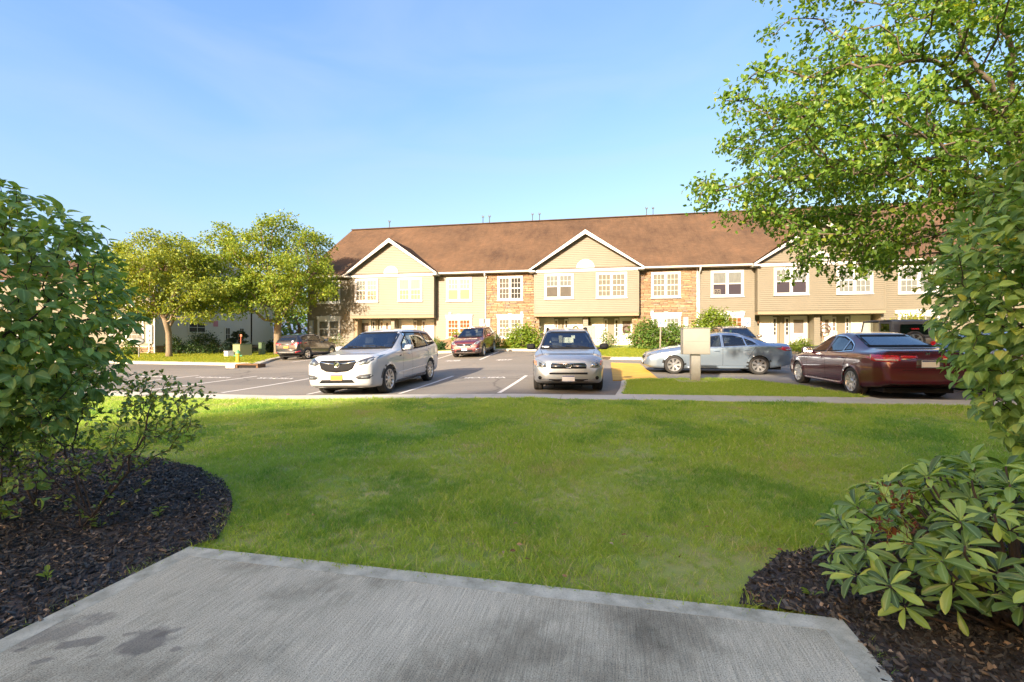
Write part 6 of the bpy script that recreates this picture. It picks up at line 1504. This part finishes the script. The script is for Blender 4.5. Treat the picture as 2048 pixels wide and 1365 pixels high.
# white three row crossover
E = suv(5.19, 2.0, 1.78, .98, 3.07, .385, 1.46, 1.19, 1.0, 2.4, 1.1, 1.2, 1.2, rim=(10, .05))
gr = [(0, .55), (.28, .57), (.42, .66), (.5, .79), (.49, .84), (0, .84)]
E['bits'] = [('grille', 'f', [(-.44, 0.75), (-.3, 0.68), (0, 0.655), (.3, 0.68), (.44, 0.75), (.51, 0.9), (.48, 0.955), (-.48, 0.955), (-.51, 0.9)], 'black', {'mir': 0, 'off': .01}),
    ('headlight', 'f', [(.5, 0.88), (.62, 0.83), (.82, 0.86), (.93, 0.99), (.94, 1.06), (.78, 1.01), (.6, 0.95)], 'lens_dark', {'sub': [('lamp', [(.62, 0.855), (.72, 0.855), (.76, 0.93), (.66, 0.92)], 'lens'), ('lamp', [(.76, 0.87), (.84, 0.9), (.9, 1.01), (.8, 0.97)], 'lens')]}),
    ('fog_light', 'f', [(.52, 0.53), (.6, 0.48), (.84, 0.48), (.9, 0.55), (.86, 0.6), (.62, 0.58)], 'cladding', {'sub': [('lamp', [(.66, 0.51), (.82, 0.51), (.83, 0.54), (.67, 0.54)], 'lens')]}),
    ('lower_intake', 'f', [(-.5, 0.39), (.5, 0.39), (.42, 0.47), (-.42, 0.47)], 'black', {'mir': 0}),
    ('bumper_lip', 'f', [(-.78, .245), (.78, .245), (.6, .27), (-.6, .27)], 'galv', {'mir': 0}),
    ('side_trim', 's', [(1.5, .5), (3.75, .56), (3.75, .575), (1.5, .515)], 'chrome'), ('sill_cladding', 's', [(1.42, .25), (3.6, .25), (3.62, .33), (1.42, .31)], 'cladding'),
    ('taillight', 'r', [(.62, 1.0), (.9, 1.05), (.9, 1.16), (.6, 1.12)], 'red_lens'), ('fender_vent', 's', [(1.62, .96), (1.76, .98), (1.74, 1.01), (1.64, .99)], 'cladding')]
E['bars'] = [('grille_wing', 'f', [(-.5, .925), (-.3, .885), (-.09, .865)], .018, 'chrome'), ('grille_wing', 'f', [(.09, .865), (.3, .885), (.5, .925)], .018, 'chrome')] + [('grille_bar', 'f', [(y, .665 + .25 * abs(y) ** 1.6), (y, .94)], .005, 'black') for y in np.linspace(-.42, .42, 15)]
E['emblem'] = [('shields', 'f', 0, .855, .072)]; E['plates'] = [('f', .53, 'plate_y', 0)]; E['chrome_handles'] = 1
car('parked_suv', 'large white crossover with black barred grille and yellow front plate', (-3.99, 14.07), R(79.5), E, P_white, GR, .03, 40)
# silver crossover nose-in to the sidewalk
T_ = suv(4.6, 1.83, 1.66, .9, 2.66, .355, 1.12, 1.07, .86, 1.98, 1.03, 1.1, 1.1, rim=(5, .075), mirm='black')
T_['bits'] = [('grille', 'f', [(-.44, .63), (.44, .63), (.45, .7), (.41, .77), (-.41, .77), (-.45, .7)], 'black', {'mir': 0, 'off': .01}),
    ('headlight', 'f', [(.53, .655), (.68, .64), (.82, .68), (.875, .8), (.84, .87), (.7, .83), (.55, .76)], 'lens', {'off': .008, 'sub': [('turn_signal', [(.78, .7), (.84, .74), (.86, .83), (.8, .81)], 'amber'), ('lamp', [(.57, .68), (.64, .68), (.64, .74), (.57, .74)], 'chrome'), ('lamp', [(.66, .675), (.73, .69), (.73, .78), (.66, .76)], 'lens_dark')]}),
    ('bumper_slot', 'f', rectp(-.47, .47, .49, .535), 'black', {'mir': 0}), ('bumper_slot', 'f', rectp(-.48, .48, .32, .375), 'black', {'mir': 0}),
    ('fog_recess', 'f', [(.7 + .045 * math.cos(q * .5236), .405 + .045 * math.sin(q * .5236)) for q in range(12)], 'black', {'off': .01}), ('skid_plate', 'f', [(-.6, .235), (.6, .235), (.7, .27), (-.7, .27)], 'cladding', {'mir': 0}),
    ('taillight', 'r', [(.6, .85), (.85, .9), (.85, 1.12), (.62, 1.08)], 'red_lens'), ('registration_sticker', 'f', rectp(.5, .64, 1.11, 1.145), 'label_w', {'mir': 0, 'off': .012}), ('registration_sticker', 'f', rectp(.655, .69, 1.12, 1.15), 'label_w', {'mir': 0, 'off': .012})]
T_['bars'] = [('grille_bar', 'f', [(-.42, .745), (0, .75), (.42, .745)], .011, 'chrome'), ('grille_bar', 'f', [(-.44, .69), (-.1, .692)], .011, 'chrome'), ('grille_bar', 'f', [(.1, .692), (.44, .69)], .011, 'chrome')]
T_['emblem'] = [('ovals', 'f', 0, .705, .082)]; T_['plates'] = [('f', .39, 'plate_w', 0)]; T_['rail'] = (2.1, 3.9, .06, 'black')
car('parked_suv', 'silver compact crossover with roof rails parked nose to the sidewalk', (1.63, 13.47), R(84), T_, P_silver, GR, .03, 40, tint=False)
# dark red crossover by the facade
Cc = suv(4.56, 1.82, 1.66, .9, 2.62, .345, 1.15, 1.08, .88, 2.05, 1.06, 1.14, 1.12, rim=(5, .07), arch=M['cladding'])
Cc['bits'] = [('grille', 'f', [(-.45, .74), (-.38, .62), (.38, .62), (.45, .74), (.42, .79), (-.42, .79)], 'black', {'mir': 0, 'off': .01}),
    ('headlight', 'f', [(.46, .72), (.72, .76), (.87, .93), (.8, .94), (.6, .86)], 'lens', {'sub': [('lamp', [(.58, .78), (.7, .8), (.72, .85), (.62, .83)], 'lens_dark')]}), ('lower_intake', 'f', [(-.5, .34), (.5, .34), (.42, .48), (-.42, .48)], 'black', {'mir': 0}), ('skid_plate', 'f', [(-.55, .25), (.55, .25), (.6, .33), (-.6, .33)], 'galv', {'mir': 0}),
    ('fog_light', 'f', [(.6, .47), (.84, .5), (.84, .55), (.62, .53)], 'chrome'), ('bumper_cladding', 'f', [(.58, .27), (.86, .3), (.86, .44), (.6, .42)], 'cladding'), ('sill_cladding', 's', [(1.3, .24), (3.1, .24), (3.1, .4), (1.3, .38)], 'cladding'), ('taillight', 'r', [(.66, .9), (.86, .95), (.86, 1.3), (.74, 1.3)], 'red_lens')]
Cc['bars'] = [('grille_bar', 'f', [(-.46, .79), (-.4, .68), (-.3, .65), (.3, .65), (.4, .68), (.46, .79)], .014, 'chrome'), ('grille_bar', 'f', [(-.4, .74), (.4, .74)], .01, 'chrome')]
Cc['emblem'] = [('letter', 'f', 0, .725, .075)]; Cc['plates'] = [('f', .5, 'plate_w', 0)]
car('parked_suv', 'dark red crossover parked in front of the tan siding and shrubs', (-2.2, 27.23), R(79.5), Cc, P_wine, GR, .045, 30, tint=True)
# black crossover seen from behind
Hh = suv(4.29, 1.77, 1.6, .86, 2.61, .335, 1.05, 1.03, .86, 1.9, 1.04, 1.16, 1.12, rim=(5, .075), arch=M['cladding'])
Hh['bits'] = [('taillight', 'r', [(.34, .92), (.6, .9), (.86, 1.0), (.87, 1.1), (.62, 1.04), (.36, .99)], 'red_lens', {'sub': [('lamp', [(.5, .915), (.66, .925), (.72, .96), (.5, .95)], 'clear_lens')]}), ('rear_cladding', 'r', [(-.8, .4), (.8, .4), (.84, .56), (-.84, .56)], 'cladding', {'mir': 0}), ('skid_plate', 'r', [(-.52, .42), (.52, .42), (.5, .49), (-.5, .49)], 'galv', {'mir': 0, 'off': .014}),
    ('reflector', 'r', [(.58, .44), (.8, .5), (.8, .56), (.62, .5)], 'red_lens', {'off': .014}), ('sill_cladding', 's', [(1.2, .23), (3.1, .23), (3.1, .38), (1.2, .36)], 'cladding'), ('headlight', 'f', [(.5, .74), (.85, .88), (.8, .92), (.55, .84)], 'lens'), ('grille', 'f', rectp(-.45, .45, .64, .74), 'black', {'mir': 0}), ('rear_sticker', 'r', [(.38 + .06 * math.cos(q * .5236), 1.13 + .06 * math.sin(q * .5236)) for q in range(12)], 'label_w', {'mir': 0, 'off': .012})]
Hh['bars'] = [('garnish', 'r', [(-.34, .955), (0, .965), (.34, .955)], .022, 'chrome'), ('bumper_trim', 'r', [(-.82, .68), (-.5, .62), (.5, .62), (.82, .68)], .013, 'chrome')]
Hh['plates'] = [('r', .8, 'plate_y', 0)]; Hh['emblem'] = [('letter', 'r', 0, .965, .05)]
car('parked_suv', 'black compact crossover seen from behind next to the broad street tree', (-13.15, 29.42), R(79.5 + 180), Hh, P_black, GR, .045, 30)
# two saloons of one shape, and the white one behind the bush
def sedan(**k):
    L, W, H = 4.93, 1.846, 1.475; h = W / 2
    d = dict(L=L, W=W, H=H, fo=1.0, wb=2.8, R=.33, cx=1.36, cz=.99, belt=.93, B=2.62, C=3.62, zlm=.2, rim=(7, .07))
    d['zt'] = [(0, .5), (.03, .63), (.12, .73), (.55, .86), (1.0, .935), (1.36, .98), (2.22, 1.405), (2.55, 1.46), (2.85, 1.475), (3.25, 1.435), (4.16, 1.1), (4.76, 1.075), (4.87, 1.0), (4.93, .72)]
    d['zs'] = [(0, .44), (.12, .62), (.55, .76), (1.36, .885), (2.6, .94), (3.8, 1.0), (4.6, 1.0), (4.85, .92), (4.93, .66)]
    d['zl'] = [(0, .28), (.25, .2), (1, .18), (4, .19), (4.6, .28), (4.93, .38)]
    d['w'] = [(0, .6), (.04, .74), (.14, .86), (.4, .935), (.9, .99), (2.5, 1), (4.2, .985), (4.6, .945), (4.82, .87), (4.93, .74)]
    d['wr'] = [(0, .45), (.5, .72), (1.36, .78), (2.25, .655), (3.2, .63), (4.1, .72), (4.8, .72), (4.93, .55)]
    d['ws'] = [(-.79 * h, 1.0), (.79 * h, 1.0), (.62 * h, 1.38), (-.62 * h, 1.38)]; d['rw'] = [(-.7 * h, 1.125), (.7 * h, 1.125), (.57 * h, 1.385), (-.57 * h, 1.385)]
    d['dlo'] = [[(1.66, .955), (2.57, .975), (2.57, 1.355), (2.3, 1.32), (1.82, 1.08)], [(2.67, .98), (3.36, 1.015), (3.3, 1.27), (3.0, 1.35), (2.67, 1.36)], [(3.42, 1.02), (3.74, 1.045), (3.6, 1.15), (3.37, 1.25)]]
    d['seams'] = [[(2.62, .3), (2.62, .95)], [(1.62, .3), (1.58, .6), (1.64, .93)], [(3.72, 1.0), (3.55, .75), (3.44, .55)], [(1.62, .3), (3.4, .3)]]; d['hood_seams'] = [[(.5, .66), (1.3, .72)], [(.5, -.66), (1.3, -.72)]]
    d['handles'] = [(2.42, .82), (3.42, .86)]; d['mir'] = (1.78, 1.0, .9); d['trim'] = M['chrome']
    d['bits'] = [('grille', 'f', [(-.36, .52), (.36, .52), (.42, .65), (-.42, .65)], 'black', {'mir': 0}), ('headlight', 'f', [(.48, .6), (.72, .6), (.86, .7), (.84, .77), (.62, .73)], 'lens', {'sub': [('lamp', [(.6, .63), (.72, .64), (.74, .69), (.62, .68)], 'lens_dark')]}), ('lower_intake', 'f', rectp(-.45, .45, .3, .38), 'black', {'mir': 0}),
        ('taillight', 'r', [(.5, .86), (.6, .82), (.86, .83), (.9, .97), (.52, .96)], 'red_lens', {'off': .008, 'sub': [('lamp', [(.56, .845), (.84, .85), (.85, .885), (.56, .88)], 'clear_lens')]}), ('taillight', 's', [(4.55, .84), (4.83, .84), (4.83, .97), (4.5, .975)], 'red_lens'), ('trunk_light', 'r', rectp(.2, .5, .9, .96), 'red_lens'),
        ('trunk_gap', 'r', [(-.5, .655), (.5, .655), (.5, .662), (-.5, .662)], 'black', {'mir': 0, 'off': .002}), ('bumper_gap', 'r', [(-.84, .705), (.84, .705), (.84, .714), (-.84, .714)], 'black', {'mir': 0, 'off': .002}), ('plate_recess', 'r', [(-.25, .72), (.25, .72), (.22, .88), (-.22, .88)], 'cladding', {'mir': 0, 'off': .002}), ('sill', 's', [(1.45, .215), (3.35, .225), (3.35, .28), (1.45, .27)], 'paint', {'off': .02}),
        ('exhaust', 'r', rectp(.52, .68, .335, .36), 'black')]
    d['bars'] = [('trunk_garnish', 'r', [(-.5, .885), (-.24, .89)], .008, 'chrome'), ('trunk_garnish', 'r', [(.24, .89), (.5, .885)], .008, 'chrome'), ('grille_bar', 'f', [(-.4, .62), (0, .63), (.4, .62)], .014, 'chrome')]
    d['plates'] = [('r', .79, 'plate_w', 0), ('f', .42, 'plate_w', 0)]; d['emblem'] = [('letter', 'r', 0, 1.0, .045), ('letter', 'f', 0, .585, .05)]
    d.update(k); return d
car('parked_sedan', 'pale blue sedan parked side on behind the grass island', (7.32, 16.85), -YAW, sedan(rim=(7, .045, True)), P_blue, GR, .035, 36, tint=False)
car('parked_sedan', 'dark maroon sedan seen from behind at the right beside the grass island', (9.0, 11.78), R(79.5 + 180), sedan(rim=(9, .085)), P_maroon, GR, .03, 40, tint=False)
car('parked_sedan', 'white sedan mostly hidden by the viburnum at the right edge', (11.75, 11.3), R(79.5 + 180), sedan(), P_white, GR, .05, 28)
# bronze wagon with a bonnet scoop, behind the blue sedan
B_ = suv(4.7, 1.85, 1.64, .92, 2.7, .35, 1.2, 1.1, .9, 2.05, 1.06, 1.12, 1.12)
B_['bits'] = [('bonnet_scoop', 't', [(.72, -.3), (.86, -.32), (.86, .32), (.72, .3)], 'black', {'off': .03}), ('headlight', 'f', [(.5, .72), (.85, .8), (.84, .9), (.55, .83)], 'lens'), ('grille', 'f', rectp(-.42, .42, .6, .78), 'black', {'mir': 0}), ('lower_intake', 'f', rectp(-.5, .5, .34, .44), 'black', {'mir': 0}), ('taillight', 'r', rectp(.6, .85, .9, 1.1), 'red_lens')]
B_['rail'] = (2.2, 4.1, .05, 'black'); B_['plates'] = [('f', .5, 'plate_w', 0)]
car('parked_suv', 'bronze wagon with a black bonnet scoop facing us behind the blue sedan', (11.35, 23.3), R(79.5), B_, P_tan, GR, .05, 28)

def jeep():
    X, Y = 16.6, 20.3; rz = R(79.5 + 180); root = empty('soft_top_offroader', (X, Y, bz(X, Y)), rz, label='open bodied off-road car with black cloth top beyond the maroon sedan', cat='car', group=GR)
    mb = MB(); mb.prism([(-1.9, .5), (1.9, .5), (1.92, .95), (1.9, 1.12), (-.35, 1.12), (-.4, 1.1), (-1.75, 1.02), (-1.9, .9)], 'y', -.78, .78); mb.build('body', P_tan, root, bevel=.05)
    mb = MB(); mb.prism([(-.25, 1.84), (.2, 1.87), (1.7, 1.84), (1.86, 1.78), (1.95, 1.12), (1.88, 1.12), (1.78, 1.72), (1.6, 1.78), (-.2, 1.78)], 'y', -.74, .74); mb.build('cloth_top', M['cladding'], root, bevel=.06)
    for sg in (-1, 1):
        y0, y1 = sorted((sg * .735, sg * .755))
        mb = MB(); mb.prism([(1.05, 1.12), (1.9, 1.12), (1.8, 1.76), (1.05, 1.78)], 'y', y0, y1); o = mb.build('side_curtain', M['cladding'], root); mb = MB(); a, b = sorted((sg * .757, sg * .762)); mb.prism([(1.14, 1.2), (1.76, 1.2), (1.7, 1.68), (1.14, 1.7)], 'y', a, b); mb.build('window', M['car_tint'], o)
        mb = MB(); mb.tube([(-.5, sg * .7, 1.1), (-.22, sg * .7, 1.82)], .035, 5); mb.tube([(1.0, sg * .72, 1.12), (1.0, sg * .72, 1.8)], .035, 5); mb.build('pillar', P_tan, root)
    mb = MB(); mb.tube([(-.5, -.7, 1.12), (-.5, .7, 1.12)], .03, 5); mb.tube([(-.22, -.7, 1.82), (-.22, .7, 1.82)], .03, 5); mb.build('windshield_frame', P_tan, root)
    mb = MB(); mb.quad((-.48, -.68, 1.14), (-.48, .68, 1.14), (-.23, .68, 1.8), (-.23, -.68, 1.8)); mb.build('windshield', M['car_glass'], root)
    mb = MB(); mb.prism([(-.5, 1.22), (.5, 1.22), (.46, 1.64), (-.46, 1.64)], 'x', 1.90, 1.955); mb.build('rear_window', M['car_tint'], root)
    wm = wheel_meshes(.39, 5, .08)
    for x in (-1.25, 1.25):
        for sg in (-1, 1): h = link('wheel', wm[0], root, (x, sg * .86, .39)); h.scale = (1, sg, 1); link('tyre', wm[1], h); link('rim', wm[2], h); mb = MB(); mb.prism([(x - .55, .78), (x - .4, .92), (x + .4, .92), (x + .55, .78), (x + .5, .78), (x + .38, .87), (x - .38, .87), (x - .5, .78)], 'y', sg * .76 if sg > 0 else -.95, .95 if sg > 0 else sg * .76); mb.build('fender', M['cladding'], root)
    sw = link('spare_wheel', wm[0], root, (2.0, 0, .98)); sw.rotation_euler = (0, 0, R(-90)); link('tyre', wm[1], sw); link('rim', wm[2], sw)
    mb = MB(); mb.box(1.97, 2.04, -.12, .12, 1.42, 1.48); mb.build('brake_light', M['red_lens'], root)
    for sg in (-1, 1): mb = MB(); mb.box(1.93, 1.98, sg * .66 - .07, sg * .66 + .07, .78, .95); mb.build('taillight', M['red_lens'], root); mb = MB(); mb.box(-.45, -.32, sg * .92 - .1, sg * .92 + .1, 1.15, 1.33); mb.build('mirror', M['black'], root)
jeep()

# ------------------------------------------------------------------ street furniture
def mailbox(X, Y, rz, label, z0, front=True):
    o = empty('cluster_mailbox', (X, Y, z0), rz, label=label, cat='mailbox', group='cluster mailboxes')
    mb = MB(); mb.box(-.125, .125, -.12, .12, .02, .76); mb.build('pedestal', M['galv'] if not front else M['beige_box'], o, bevel=.008)
    mb = MB(); mb.box(-.36, .36, -.22, .22, .765, 1.49); mb.build('cabinet', M['beige_box'], o, bevel=.012)
    mb = MB(); mb.box(-.372, .372, -.232, .232, 1.492, 1.515); mb.build('cap', M['beige_box'], o, bevel=.01)
    if not front:
        mb = MB(); mb.box(-.33, .33, -.228, -.2205, .8, 1.12); mb.build('back_panel', M['beige_box'], o, bevel=.004)
        mb = MB(); mb.box(-.33, .33, -.228, -.2205, 1.135, 1.455); mb.build('back_panel', M['beige_box'], o, bevel=.004)
    mb = MB(); mb.box(-.5, .5, -.42, .42, -.09, .018); mb.build('pad', M['kerb'], o, bevel=.01)
    for c in range(3):
        for r_ in range(5):
            x = -.345 + c * .232; z = .79 + r_ * .137; m2 = MB(); m2.box(x, x + .22, .221, .229, z, z + .127); d = m2.build('mail_door', M['beige_box'], o, bevel=.004); m3 = MB(); m3.lathe([(.013, .229), (.013, .24), (.0, .241)], 8, 'y', (x + .2, 0, z + .06)); m3.build('lock', M['chrome'], d)
            if front and r_ > 2 and (c, r_) != (0, 3): m4 = MB(); m4.box(x + .07, x + .13, .2292, .2305, z + .05, z + .085); m4.build('number_tag', M['red'], d)
    if not front:
        for x in (-.31, .31):
            for z in (.83, 1.42): m2 = MB(); m2.lathe([(.012, -.221), (.012, -.227), (.0, -.23)], 8, 'y', (x, 0, z)); m2.build('rivet', M['galv'], o)
mailbox(5.23, 13.0, -YAW, 'plain beige back of the cluster mailbox on the grass island', bz(5.23, 13) + .11, False)
Xm, Ym = at(1178, 26.2), 26.2
mailbox(Xm, Ym, math.pi - YAW, 'cluster mailbox with small red tags behind the silver crossover', bz(Xm, Ym) + .12, True)
def ramp_sign(X, Y, ztop, label, tilt):
    z0 = bz(X, Y) + .1; o = empty('parking_sign', (X, Y, z0), -YAW + .1, label=label, cat='sign', group='accessible parking signs'); h = ztop - z0
    mb = MB(); mb.tube([(0, .02, 0), (tilt, .02, h)], .04, 6); mb.build('post', M['wood_post'], o)
    mb = MB(); mb.box(tilt - .16, tilt + .16, -.03, -.02, h - .5, h - .02); p = mb.build('panel', M['sign_w'], o, bevel=.006)
    mb = MB(); cx_, cz_ = tilt, h - .3; mb.box(cx_ - .085, cx_ + .085, -.034, -.0305, cz_ - .1, cz_ + .1); mb.build('symbol_field', M['blue'], p)
    mb = MB(); y = -.036; mb.lathe([(.014, y), (.014, y - .003)], 10, 'y', (cx_ - .008, 0, cz_ + .075)); mb.tube([(cx_ - .008, y, cz_ + .055), (cx_ - .004, y, cz_ + .0), (cx_ + .035, y, cz_ - .002), (cx_ + .05, y, cz_ - .055), (cx_ + .065, y, cz_ - .05)], .008, 4); mb.tube([(cx_ - .006, y, cz_ + .032), (cx_ + .03, y, cz_ + .03)], .007, 4)
    mb.tube([(cx_ - .01 + .045 * math.cos(q), y, cz_ - .03 + .045 * math.sin(q)) for q in np.linspace(R(115), R(345), 14)], .007, 4); mb.build('wheelchair_symbol', M['sign_w'], p, fix=False)
    mb = MB()
    for zz_ in (h - .09, h - .13): mb.box(tilt - .12, tilt + .12, -.0315, -.0302, zz_ - .012, zz_ + .008)
    mb.build('sign_wording', M['galv'], p)
ramp_sign(at(1320, 24.5), 24.5, CAMZ + 47 / 910 * 24.5, 'white accessible parking sign on a grey post before the loose shrub', .05)
ramp_sign(at(1494, 25.0), 25.0, CAMZ + 47 / 910 * 25.0, 'white accessible parking sign behind the bronze wagon roof', .0)

def at3(px, Y, dz=.12): X = at(px, Y); return (X, Y, bz(X, Y) + dz)
o = empty('fire_hydrant', at3(476, 24.9), .3, label='yellow fire hydrant with green bonnet on the far verge', cat='fire hydrant')
mb = MB(); mb.lathe([(.15, 0), (.15, .05), (.1, .07), (.1, .42), (.13, .44), (.13, .48)], 16); mb.build('barrel', M['hydrant_y'], o, smooth=False)
mb = MB(); mb.lathe([(.13, .481), (.12, .56), (.07, .63), (.03, .65), (.03, .7), (.0, .7)], 16); mb.build('bonnet', M['hydrant_g'], o)
for q in (0, 90, 180): mb = MB(); c, s = math.cos(R(q)), math.sin(R(q)); mb.tube([(.09 * c, .09 * s, .36), (.2 * c, .2 * s, .36)], .055, 10); mb.build('nozzle_cap', M['hydrant_g'], o)
def cabinet(name, label, px, Y, w, d, h, m1, m2, cat):
    o = empty(name, at3(px, Y), -YAW - .35, label=label, cat=cat); mb = MB(); mb.box(-w / 2, w / 2, -d / 2, d / 2, .02, h); mb.build('cabinet', M[m1], o, bevel=.02)
    mb = MB(); mb.box(-w / 2 - .02, w / 2 + .02, -d / 2 - .02, d / 2 + .02, h + .002, h + .04); mb.build('lid', M[m2], o, bevel=.015); mb = MB(); mb.box(-w / 2 - .1, w / 2 + .1, -d / 2 - .1, d / 2 + .1, -.1, .018); mb.build('pad', M['kerb'], o)
    mb = MB(); mb.box(-w / 2 + .04, w / 2 - .04, -d / 2 - .012, -d / 2 - .002, .08, h - .05); mb.build('cabinet_door', M[m1], o)
cabinet('transformer_box', 'olive green transformer cabinet behind the hydrant', 485, 30.2, .85, .8, .78, 'olive_box', 'green_box', 'transformer')
cabinet('utility_pedestal', 'low white utility box left of the olive transformer', 458, 29.5, .42, .4, .34, 'sign_w', 'sign_w', 'utility box')
cabinet('utility_pedestal', 'slim tall green utility box right of the lamp post', 524, 31.5, .36, .3, .85, 'green_box', 'green_box', 'utility box')
o = empty('marker_stake', at3(481, 30.8), 0, label='orange marker stake standing behind the transformer', cat='marker'); mb = MB(); mb.tube([(0, 0, 0), (.04, 0, 1.45)], .022, 5); mb.build('stake', M['red'], o); mb = MB(); mb.box(-.02, .1, -.012, .012, 1.3, 1.45); mb.build('flag', M['red'], o)
o = empty('lamp_post', at3(503, 33.3), 0, label='slim dark lamp post rising into the tree between the transformer and the house', cat='lamp post')
mb = MB(); mb.tube([(0, 0, 0), (0, 0, .35)], .1, 10); mb.build('base', M['black'], o); mb = MB(); mb.tube([(0, 0, .3), (0, 0, 5.4)], .05, 8); mb.build('pole', M['black'], o); mb = MB(); mb.lathe([(.05, 5.4), (.16, 5.5), (.2, 5.85), (.22, 5.9), (.05, 6.1)], 10); mb.build('lantern', M['lens_dark'], o)
o = empty('satellite_dish', at3(278, 28.3), .25, label='grey satellite dish on a pole in front of the tan house corner', cat='satellite dish')
mb = MB(); mb.tube([(0, 0, 0), (0, 0, .95)], .03, 6); mb.build('pole', M['galv'], o); mb = MB(); mb.lathe([(0, -.06), (.15, -.045), (.27, -.01), (.34, .03), (.33, .04), (.26, .005), (.14, -.03), (0, -.045)], 20, 'y', (0, 0, 0)); d = mb.build('dish', M['galv'], o, smooth=True); d.location = (0, -.06, 1.05); d.rotation_euler = (R(-22), 0, 0); d.scale = (1, 1, .72)
mb = MB(); mb.tube([(0, -.04, .85), (0, -.4, .82), (0, -.46, .95)], .012, 5); mb.build('feed_arm', M['galv'], o)
